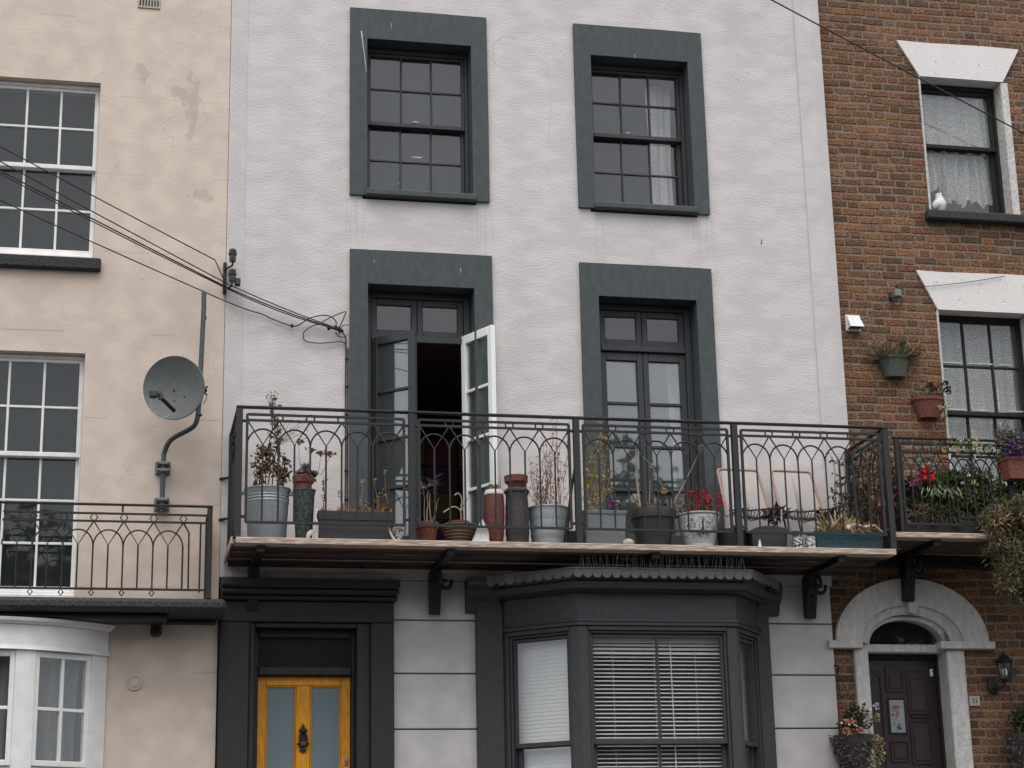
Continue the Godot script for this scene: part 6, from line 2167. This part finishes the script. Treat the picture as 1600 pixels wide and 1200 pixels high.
	obj("cage", st, M.iron_black, o)
	for k in 6:
		st = mb()
		flat(st)
		var a := TAU * k / 6
		var b := TAU * (k + 1) / 6
		quad(st, L + Vector3(cos(a) * 0.048, 0.055, sin(a) * 0.048), L + Vector3(cos(b) * 0.048, 0.055, sin(b) * 0.048), L + Vector3(cos(b) * 0.073, 0.2, sin(b) * 0.073), L + Vector3(cos(a) * 0.073, 0.2, sin(a) * 0.073), Vector3(cos((a + b) / 2), 0, sin((a + b) / 2)))
		obj("pane", st, M.pane_single, o)
	st = mb()
	ball(st, L + Vector3(0, 0.11, 0), Vector3(0.024, 0.04, 0.024), 10, 8)
	obj("bulb", st, M.white_plain, o)

# half-round pot fixed to a wall
func wall_pot(o: Node3D, w: float, h: float, tap: float, m: Material) -> void:
	var st := mb()
	flat(st)
	var n := 12
	var R := func(y: float, k: float) -> Array:
		var a := []
		for i in n + 1:
			var t := PI * i / n
			a.append(Vector3(-cos(t) * w / 2 * k, y, pow(sin(t), 0.7) * w * 0.42 * k))
		return a
	var rows := [R.call(0.0, tap), R.call(h - 0.03, 0.97), R.call(h - 0.028, 1.05), R.call(h, 1.07), R.call(h, 0.96), R.call(h - 0.04, 0.94)]
	st.set_smooth_group(-1)
	for r in rows.size() - 1:
		for i in n:
			var mid: Vector3 = (rows[r][i] + rows[r][i + 1]) * Vector3(0.5, 0, 0.5)
			quad(st, rows[r][i], rows[r][i + 1], rows[r + 1][i + 1], rows[r + 1][i], Vector3.UP if r == 3 else (-mid if r == 4 else mid))
	for i in n:
		tri(st, Vector3.ZERO, rows[0][i], rows[0][i + 1], Vector3.DOWN)
		tri(st, Vector3(0, h - 0.04, 0), rows[5][i], rows[5][i + 1], Vector3.UP)
	quad(st, rows[0][0], rows[0][n], rows[3][n], rows[3][0], Vector3(0, 0, -1))
	obj("pot", st, m, o)

func flowers_and_baskets() -> void:
	var st: SurfaceTool
	var dryc := [Color(0.22, 0.16, 0.09), Color(0.15, 0.11, 0.065), Color(0.30, 0.23, 0.14), Color(0.11, 0.10, 0.05)]
	var o := thing("wall_planter", "grey green wall planter of dry grassy tufts on the brick wall", "planter", Vector3(7.0, 6.225, -0.025), "planters on the brick wall")
	wall_pot(o, 0.30, 0.20, 0.66, M.plastic_green)
	st = mb()
	for i in 420:
		var p := Vector3(rng.randf_range(-0.16, 0.15), 0.17, rng.randf_range(0.02, 0.11))
		var d := (dir() + Vector3(p.x * 5.0, 0.9, 0.2)).normalized()
		leaf(st, p + d * rng.randf() * 0.05, d, rng.randf_range(0.05, 0.15), 0.007, vary(pick(dryc), 0.3))
	clumps(st, Vector3(0.08, 0.33, 0.05), Vector3(0.035, 0.09, 0.03), 10, 22, 0.025, 0.035, 0.012, [Color(0.14, 0.115, 0.05), Color(0.09, 0.08, 0.035)])
	clumps(st, Vector3(0.2, 0.24, 0.06), Vector3(0.06, 0.06, 0.03), 8, 20, 0.025, 0.03, 0.01, [Color(0.13, 0.10, 0.05)])
	clumps(st, Vector3(-0.14, 0.28, 0.06), Vector3(0.1, 0.05, 0.04), 10, 22, 0.03, 0.035, 0.01, dryc)
	obj("dry_grass", st, M.dry_stems, o)
	o = thing("wall_planter", "terracotta coloured half round wall pot with dark red flowers by the window", "planter", Vector3(7.30, 5.845, -0.025), "planters on the brick wall")
	wall_pot(o, 0.30, 0.19, 0.62, M.terracotta)
	st = mb()
	for i in 9:
		stem(st, Vector3(rng.randf_range(-0.1, 0.1), 0.16, 0.06), Vector3(rng.randf_range(-0.13, 0.16), rng.randf_range(0.25, 0.36), 0.08), 0.003, 0.01, vary(Color(0.30, 0.24, 0.2)), 4)
	cloud(st, Vector3(0.06, 0.26, 0.07), Vector3(0.12, 0.07, 0.05), 70, 0.04, 0.025, [Color(0.045, 0.06, 0.025), Color(0.07, 0.05, 0.03)])
	cloud(st, Vector3(-0.09, 0.23, 0.07), Vector3(0.06, 0.05, 0.05), 34, 0.05, 0.012, [Color(0.3, 0.25, 0.2), Color(0.16, 0.12, 0.09)])
	cloud(st, Vector3(0.11, 0.05, 0.13), Vector3(0.05, 0.035, 0.02), 16, 0.07, 0.022, [Color(0.35, 0.36, 0.16), Color(0.5, 0.45, 0.36)])
	obj("foliage", st, M.leaves, o)
	st = mb()
	for q in [[0.0, 0.30, Color(0.16, 0.02, 0.022)], [0.03, 0.27, Color(0.19, 0.025, 0.025)], [0.15, 0.30, Color(0.05, 0.012, 0.03)], [0.17, 0.25, Color(0.04, 0.012, 0.025)]]:
		for i in 4: flower(st, Vector3(q[0], q[1], 0.1) + dir() * 0.02, 0.028, [q[2]], 10)
	obj("flowers", st, M.petals, o)
	# the brick house balcony's plants
	var green := [Color(0.10, 0.15, 0.03), Color(0.07, 0.115, 0.028), Color(0.14, 0.19, 0.04), Color(0.05, 0.08, 0.024)]
	o = thing("flower_box", "flower box of red geraniums and long green leaves on the brick house balcony", "planter", Vector3(7.0, 4.603, 0.62))
	trough(o, 0.72, 0.2, 0.17, 0.92, 0.03, M.plastic_dark)
	st = mb()
	clumps(st, Vector3(0.12, 0.40, 0.02), Vector3(0.29, 0.19, 0.09), 80, 30, 0.05, 0.055, 0.022, green)
	clumps(st, Vector3(-0.25, 0.36, 0.0), Vector3(0.14, 0.22, 0.08), 40, 26, 0.045, 0.04, 0.024, [Color(0.06, 0.05, 0.03), Color(0.05, 0.06, 0.025), Color(0.09, 0.06, 0.05)])
	clumps(st, Vector3(-0.05, 0.16, 0.1), Vector3(0.3, 0.09, 0.06), 26, 22, 0.05, 0.05, 0.02, [Color(0.09, 0.08, 0.035), Color(0.05, 0.05, 0.025), Color(0.12, 0.09, 0.045)])
	for i in 40:
		var b := Vector3(rng.randf_range(-0.12, 0.16), 0.33 + rng.randf() * 0.06, 0.1)
		var d := Vector3(rng.randf_range(-0.8, 0.8), 0.35, 0.4).normalized()
		leaf(st, b, d, 0.09, 0.02, vary(Color(0.13, 0.17, 0.09), 0.3))
		leaf(st, b + d * 0.085, (d + Vector3(0, -1.6, 0)).normalized(), 0.1, 0.018, vary(Color(0.15, 0.18, 0.11), 0.3))
	obj("foliage", st, M.leaves, o)
	st = mb()
	for i in 26: flower(st, Vector3(-0.13, 0.53, 0.12) + dir() * Vector3(0.06, 0.055, 0.03), 0.036, [Color(0.62, 0.05, 0.06), Color(0.70, 0.09, 0.09)], 12)
	for i in 8: flower(st, Vector3(-0.23, 0.46, 0.12) + dir() * Vector3(0.045, 0.03, 0.03), 0.026, [Color(0.55, 0.10, 0.25)], 10)
	for q in [[-0.4, 0.47], [-0.37, 0.28], [-0.43, 0.4]]: flower(st, Vector3(q[0], q[1], 0.15), 0.024, [Color(0.55, 0.06, 0.28)], 12)
	obj("red_flowers", st, M.petals, o)
	st = mb()
	for q in [[0.1, 0.58], [0.16, 0.57], [0.2, 0.45], [0.30, 0.46], [0.27, 0.52], [-0.02, 0.44]]: flower(st, Vector3(q[0], q[1], 0.15), 0.02, [Color(0.75, 0.75, 0.7)], 10)
	obj("white_flowers", st, M.petals, o)
	# small coloured pegs or blooms on the rail
	o = thing("hanging_ribbons", "pale blue and white flower heads tied inside the ornate black railing", "flowers", Vector3(6.83, 5.2, 0.76))
	st = mb()
	for i in 11: flower(st, Vector3(rng.randf_range(-0.02, 0.11), rng.randf_range(-0.03, 0.05), 0), 0.028, [Color(0.22, 0.46, 0.52), Color(0.55, 0.66, 0.68)], 9)
	for i in 8: stem(st, Vector3(0.02 + 0.02 * i - 0.03, 0.1, 0), Vector3(0.015 * i, 0.0, 0), 0.002, 0.004, Color(0.2, 0.3, 0.12), 3)
	obj("flowers", st, M.petals, o)
	o = thing("rail_flowers", "mixed orange, white and green blooms along the ornate handrail", "flowers", Vector3(7.2, 5.4, 0.8))
	st = mb()
	cloud(st, Vector3(0.03, -0.02, 0), Vector3(0.32, 0.06, 0.05), 130, 0.04, 0.022, green)
	for i in 26: flower(st, Vector3(rng.randf_range(-0.22, 0.32), rng.randf_range(-0.09, 0.05), 0.04), 0.02, [pick([Color(0.6, 0.25, 0.08), Color(0.65, 0.63, 0.58), Color(0.12, 0.3, 0.1), Color(0.6, 0.4, 0.25)])], 8)
	obj("blooms", st, M.petals, o)
	# terracotta rail pot of petunias
	o = thing("hanging_pot", "square terracotta pot of purple and red petunias hung outside the ornate railing", "potted plant", Vector3(7.655, 5.07, 0.88))
	trough(o, 0.22, 0.18, 0.19, 0.78, 0.03, M.terracotta)
	st = mb()
	clumps(st, Vector3(0.02, 0.27, 0), Vector3(0.2, 0.13, 0.1), 34, 24, 0.045, 0.04, 0.024, [Color(0.06, 0.07, 0.035), Color(0.045, 0.06, 0.03), Color(0.12, 0.10, 0.08)])
	clumps(st, Vector3(-0.07, 0.42, -0.04), Vector3(0.07, 0.1, 0.05), 12, 20, 0.03, 0.03, 0.012, [Color(0.13, 0.10, 0.06)])
	obj("foliage", st, M.leaves, o)
	st = mb()
	for i in 13: flower(st, Vector3(-0.03, 0.24, 0.1) + dir() * Vector3(0.13, 0.05, 0.04), 0.036, [Color(0.10, 0.032, 0.15), Color(0.14, 0.05, 0.2)], 13)
	for i in 6: flower(st, Vector3(0.03, 0.37, 0.06) + dir() * Vector3(0.06, 0.04, 0.04), 0.03, [Color(0.34, 0.22, 0.38)], 12)
	obj("petunias", st, M.petals, o)
	st = mb()
	for i in 9: flower(st, Vector3(0.17, 0.37, 0.08) + dir() * Vector3(0.07, 0.06, 0.04), 0.04, [Color(0.55, 0.03, 0.035), Color(0.5, 0.04, 0.12)], 12)
	obj("petunias", st, M.petals, o)
	o = thing("red_geranium", "bright red geraniums behind the railing at the right frame edge", "flowers", Vector3(7.75, 4.61, 0.7))
	pot_shape([Vector2(0.001, 0.004), Vector2(0.08, 0.0), Vector2(0.11, 0.2), Vector2(0.1, 0.2)], M.terracotta, o)
	st = mb()
	clumps(st, Vector3(0, 0.36, 0), Vector3(0.2, 0.16, 0.1), 30, 24, 0.045, 0.045, 0.03, green)
	obj("foliage", st, M.leaves, o)
	st = mb()
	for i in 26: flower(st, Vector3(-0.02, 0.56, 0.1) + dir() * Vector3(0.16, 0.05, 0.04), 0.036, [Color(0.58, 0.02, 0.025), Color(0.66, 0.05, 0.05)], 12)
	obj("blooms", st, M.petals, o)
	st = mb()
	for i in 14: flower(st, Vector3(0.1, 0.34, 0.16) + dir() * Vector3(0.06, 0.07, 0.04), 0.04, [Color(0.58, 0.02, 0.03)], 12)
	obj("blooms", st, M.petals, o)
	o = thing("leafy_plant", "dense leafy plant in a dark pot between flower box and terracotta rail pot", "plant", Vector3(7.46, 4.603, 0.55))
	pot_shape([Vector2(0.001, 0.004), Vector2(0.09, 0.0), Vector2(0.13, 0.22), Vector2(0.12, 0.22)], M.plastic_dark, o)
	st = mb()
	clumps(st, Vector3(0, 0.42, 0.0), Vector3(0.2, 0.24, 0.12), 60, 30, 0.05, 0.045, 0.02, [Color(0.08, 0.10, 0.035), Color(0.055, 0.075, 0.03), Color(0.10, 0.085, 0.05), Color(0.13, 0.15, 0.06)])
	obj("foliage", st, M.leaves, o)
	# the big trailing bush
	o = thing("trailing_bush", "big olive brown bush spilling over the brick house balcony edge", "bush", Vector3(7.85, 4.62, 0.72))
	st = mb()
	var olive := [Color(0.15, 0.125, 0.06), Color(0.11, 0.10, 0.045), Color(0.19, 0.155, 0.085), Color(0.08, 0.08, 0.035), Color(0.18, 0.125, 0.07)]
	clumps(st, Vector3(-0.02, -0.04, 0.15), Vector3(0.54, 0.40, 0.28), 230, 52, 0.075, 0.06, 0.013, olive)
	clumps(st, Vector3(-0.06, -0.36, 0.12), Vector3(0.42, 0.28, 0.2), 130, 52, 0.07, 0.06, 0.013, olive)
	clumps(st, Vector3(-0.32, 0.06, 0.14), Vector3(0.26, 0.15, 0.12), 56, 46, 0.055, 0.05, 0.01, olive)
	clumps(st, Vector3(-0.05, 0.4, -0.05), Vector3(0.1, 0.22, 0.08), 16, 40, 0.045, 0.045, 0.009, olive)
	obj("foliage", st, M.leaves, o)
	st = mb()
	st.set_color(Color(0.08, 0.06, 0.045))
	for i in 26:
		var b := Vector3(rng.randf_range(-0.2, 0.3), 0.0, 0.1)
		stem(st, b, b + dir() * Vector3(0.4, 0.35, 0.2), 0.006, 0.02, Color(0.08, 0.06, 0.045), 5)
	obj("branches", st, M.dry_stems, o)
	st = mb()
	for i in 4: flower(st, Vector3(-0.02, -0.6, 0.2) + dir() * Vector3(0.05, 0.04, 0.02), 0.025, [Color(0.2, 0.06, 0.28)], 10)
	obj("purple_flowers", st, M.petals, o)
	o = thing("terracotta_pot", "plain terracotta pot behind the corner of the ornate railing", "pot", Vector3(6.65, 4.603, 0.45))
	pot_shape([Vector2(0.001, 0.004), Vector2(0.085, 0.0), Vector2(0.115, 0.24), Vector2(0.125, 0.242), Vector2(0.128, 0.29), Vector2(0.11, 0.29)], M.terracotta, o, "pot")
	st = mb()
	clumps(st, Vector3(0, 0.55, 0), Vector3(0.14, 0.24, 0.1), 26, 24, 0.04, 0.035, 0.02, [Color(0.07, 0.055, 0.03), Color(0.1, 0.06, 0.05), Color(0.05, 0.055, 0.025)])
	for i in 9: flower(st, Vector3(0, 0.55, 0.1) + dir() * Vector3(0.14, 0.2, 0.04), 0.02, [Color(0.5, 0.06, 0.25)], 9)
	obj("foliage", st, M.leaves, o)
	# baskets by the arched door
	for s in [[Vector3(6.275, 2.94, 0.12), "moss lined hanging basket with faded pink and peach flowers left of the arched door", 0.55], [Vector3(7.90, 2.94, 0.12), "grey moss lined hanging basket at the right frame edge under the lantern", 0.5]]:
		o = thing("hanging_basket", s[1], "hanging basket", s[0], "hanging baskets by the arched door")
		st = mb()
		st.set_color(Color(0.05, 0.042, 0.036))
		lathe(st, [Vector2(0.001, -0.42), Vector2(0.05, -0.40), Vector2(0.11, -0.25), Vector2(0.155, -0.08), Vector2(0.17, 0.0), Vector2(0.14, 0.0), Vector2(0.001, -0.03)], 20)
		for i in 700:
			var u := rng.randf()
			var a := rng.randf() * TAU
			var r := lerpf(0.04, 0.17, pow(u, 0.7))
			leaf(st, Vector3(cos(a) * r, -0.40 + 0.4 * u, sin(a) * r), (Vector3(cos(a), -0.6, sin(a)) + dir() * 0.9).normalized(), 0.045, 0.012, vary(pick([Color(0.13, 0.11, 0.10), Color(0.08, 0.065, 0.055), Color(0.19, 0.165, 0.15)]), 0.3))
		obj("moss_liner", st, M.dry_stems, o)
		st = mb()
		var hook := Vector3(-0.055, s[2], -0.09)
		for k in 3:
			var a := TAU * k / 3 + 0.5
			tube(st, [Vector3(cos(a) * 0.165, 0.0, sin(a) * 0.15), hook], 0.003, 4)
		tube(st, curve([hook + Vector3(-0.02, -0.06, -0.06), hook + Vector3(-0.02, 0.06, -0.05), hook + Vector3(0.0, 0.05, 0.02), hook], 4), 0.009, 6)
		obj("chain", st, M.iron_black, o)
		st = mb()
		clumps(st, Vector3(0.03, 0.12, 0.02), Vector3(0.14, 0.12, 0.1), 20, 20, 0.045, 0.045, 0.03, [Color(0.04, 0.06, 0.03), Color(0.07, 0.08, 0.055), Color(0.025, 0.035, 0.02)])
		if s[0].x < 7:
			clumps(st, Vector3(0.17, -0.16, 0.1), Vector3(0.07, 0.17, 0.05), 26, 22, 0.03, 0.026, 0.024, [Color(0.22, 0.17, 0.08), Color(0.30, 0.24, 0.12), Color(0.14, 0.10, 0.05)])
			clumps(st, Vector3(0.12, -0.34, 0.1), Vector3(0.06, 0.12, 0.05), 14, 18, 0.03, 0.026, 0.02, [Color(0.2, 0.17, 0.1), Color(0.12, 0.10, 0.06)])
			for i in 7:
				stem(st, Vector3(rng.randf_range(-0.08, 0.1), 0.02, 0.05), Vector3(rng.randf_range(-0.17, 0.2), rng.randf_range(0.16, 0.28), 0.08), 0.002, 0.01, Color(0.08, 0.08, 0.05), 4)
		obj("foliage", st, M.leaves, o)
		if s[0].x < 7:
			st = mb()
			for i in 9: flower(st, Vector3(-0.08, 0.06, 0.14) + dir() * Vector3(0.06, 0.055, 0.03), 0.034, [Color(0.42, 0.13, 0.07), Color(0.5, 0.24, 0.12), Color(0.55, 0.45, 0.36)], 11)
			for i in 5: flower(st, Vector3(0.09, 0.16, 0.13) + dir() * Vector3(0.03, 0.07, 0.03), 0.028, [Color(0.5, 0.47, 0.46)], 11)
			for i in 3: flower(st, Vector3(0.2, 0.13, 0.1) + dir() * Vector3(0.03, 0.04, 0.02), 0.028, [Color(0.36, 0.28, 0.16)], 11)
			flower(st, Vector3(0.205, 0.235, 0.1), 0.034, [Color(0.55, 0.5, 0.52)], 18)
			flower(st, Vector3(0.0, 0.02, 0.17), 0.04, [Color(0.5, 0.24, 0.2)], 14)
			obj("flowers", st, M.petals, o)

# ------------------------------------------------------------------ cables
func sagging(a: Vector3, b: Vector3, sag: float, n := 16) -> Array:
	var pts := []
	for i in n + 1:
		var t := float(i) / n
		pts.append(a.lerp(b, t) + Vector3(0, -4.0 * sag * t * (1.0 - t), 0))
	return pts

func cable(st: SurfaceTool, a: Vector3, b: Vector3, sag: float, r: float) -> void:
	tube(st, sagging(a, b, sag), r, 5)

func cables() -> void:
	X = Transform3D()
	var hook := Vector3(1.80, 6.455, 0.06)
	var st := mb()
	cable(st, Vector3(-3.8, 8.42, 2.6), Vector3(0.72, 7.005, 0.14), 0.02, 0.0055)
	tube(st, curve([Vector3(0.72, 7.005, 0.14), Vector3(0.76, 6.93, 0.12), Vector3(0.80, 6.87, 0.06), Vector3(0.815, 6.86, 0.05)], 4), 0.005, 5)
	solo("overhead_cable", st, M.cable, "uppermost overhead cable coming from the left and ending at the insulator bracket", "cable", "overhead cables at the left")
	st = mb()
	cable(st, Vector3(-3.8, 8.34, 2.6), Vector3(0.83, 6.80, 0.12), 0.02, 0.0055)
	tube(st, sagging(Vector3(0.83, 6.80, 0.12), hook, 0.015), 0.0055, 5)
	solo("overhead_cable", st, M.cable, "second overhead cable from the top, running under the insulators to the wall hook", "cable", "overhead cables at the left")
	st = mb()
	cable(st, Vector3(-3.8, 8.22, 2.6), Vector3(0.825, 6.772, 0.11), 0.03, 0.0065)
	tube(st, sagging(Vector3(0.825, 6.772, 0.11), hook + Vector3(0.01, -0.01, 0), 0.02), 0.0065, 5)
	solo("overhead_cable", st, M.cable, "third overhead cable from the top, thicker, running on to the wall hook", "cable", "overhead cables at the left")
	st = mb()
	cable(st, Vector3(-3.8, 8.19, 2.65), Vector3(0.815, 6.764, 0.115), 0.045, 0.0055)
	tube(st, sagging(Vector3(0.815, 6.764, 0.115), hook + Vector3(-0.03, -0.005, 0.01), 0.03), 0.0055, 5)
	solo("overhead_cable", st, M.cable, "fourth overhead cable from the top, close under the thicker one", "cable", "overhead cables at the left")
	st = mb()
	cable(st, Vector3(-3.8, 7.78, 2.6), Vector3(0.80, 6.655, 0.10), 0.02, 0.0055)
	tube(st, curve([Vector3(0.80, 6.655, 0.10), Vector3(1.0, 6.595, 0.06), Vector3(1.15, 6.56, 0.04), Vector3(1.22, 6.53, 0.03), Vector3(1.40, 6.47, 0.03), Vector3(1.47, 6.485, 0.04), Vector3(1.55, 6.54, 0.05), Vector3(1.68, 6.575, 0.05), Vector3(1.76, 6.55, 0.05), Vector3(1.79, 6.50, 0.05)], 5), 0.0055, 5)
	solo("overhead_cable", st, M.cable, "lowest overhead cable at the left, clipped low on the grey wall and looping up", "cable", "overhead cables at the left")
	# hook with its knot of wires
	var o := thing("cable_hook", "tangled wire knot and hook on the grey wall beside the balcony door surround", "hook", hook)
	X = Transform3D(Basis(), -hook)
	st = mb()
	tube(st, [Vector3(1.82, 6.45, -0.0), Vector3(1.82, 6.45, 0.07)], 0.012, 6)
	tube(st, [Vector3(1.70, 6.47, 0.06), Vector3(1.84, 6.435, 0.05)], 0.010, 6)
	obj("hook", st, M.iron_black, o)
	for q in [[1.72, 6.455], [1.80, 6.46], [1.835, 6.44], [1.40, 6.465], [1.78, 6.475]]:
		st = mb()
		ball(st, Vector3(q[0], q[1], 0.05), Vector3(0.016, 0.018, 0.016), 7, 5)
		obj("wire_clamp", st, M.iron_black, o)
	st = mb()
	tube(st, curve([Vector3(1.65, 6.50, 0.06), Vector3(1.72, 6.545, 0.06), Vector3(1.86, 6.615, 0.05), Vector3(1.855, 6.57, 0.05), Vector3(1.81, 6.46, 0.05)], 5), 0.005, 5)
	tube(st, curve([Vector3(1.70, 6.49, 0.05), Vector3(1.60, 6.485, 0.04), Vector3(1.515, 6.43, 0.03), Vector3(1.50, 6.38, 0.03), Vector3(1.53, 6.335, 0.03), Vector3(1.65, 6.325, 0.03), Vector3(1.82, 6.345, 0.03), Vector3(1.868, 6.325, 0.03), Vector3(1.874, 6.27, 0.02)], 5), 0.005, 5)
	tube(st, curve([Vector3(1.82, 6.46, 0.05), Vector3(1.85, 6.49, 0.05), Vector3(1.895, 6.495, 0.045)], 4), 0.004, 5)
	tube(st, curve([Vector3(1.78, 6.43, 0.05), Vector3(1.80, 6.39, 0.05), Vector3(1.86, 6.385, 0.045), Vector3(1.89, 6.41, 0.04)], 4), 0.004, 5)
	obj("loose_wire", st, M.cable, o)
	X = Transform3D()
	st = mb()
	tube(st, curve([hook + Vector3(0.03, -0.01, -0.01), Vector3(1.868, 6.38, 0.03), Vector3(1.875, 6.27, 0.014), Vector3(1.873, 5.9, 0.012), Vector3(1.876, 5.4, 0.012), Vector3(1.874, 4.9, 0.012), Vector3(1.874, 4.43, 0.012)], 4), 0.0065, 5)
	tube(st, [Vector3(1.893, 6.3, 0.012), Vector3(1.892, 5.4, 0.012), Vector3(1.893, 4.43, 0.012)], 0.005, 5)
	for y in [6.2, 5.95, 5.7, 5.5, 5.2, 4.95]: box(st, 1.866, 1.90, y - 0.006, y + 0.006, 0.0, 0.02, 0.003)
	solo("drop_cable", st, M.cable, "pair of thin cables clipped down the grey wall along the left door surround", "cable")
	st = mb()
	cable(st, Vector3(3.2, 11.15, 0.35), Vector3(10.25, 7.99, -0.02), 0.03, 0.0075)
	solo("crossing_cable", st, M.cable, "black cable crossing the grey wall edge and upper brick house window", "cable")
	st = mb()
	cable(st, Vector3(7.13, 7.11, 0.0), Vector3(8.2, 7.28, 0.0), 0.02, 0.0035)
	solo("thin_wire", st, M.cable, "thin wire running from the wall sensor across the lower white window head", "wire")
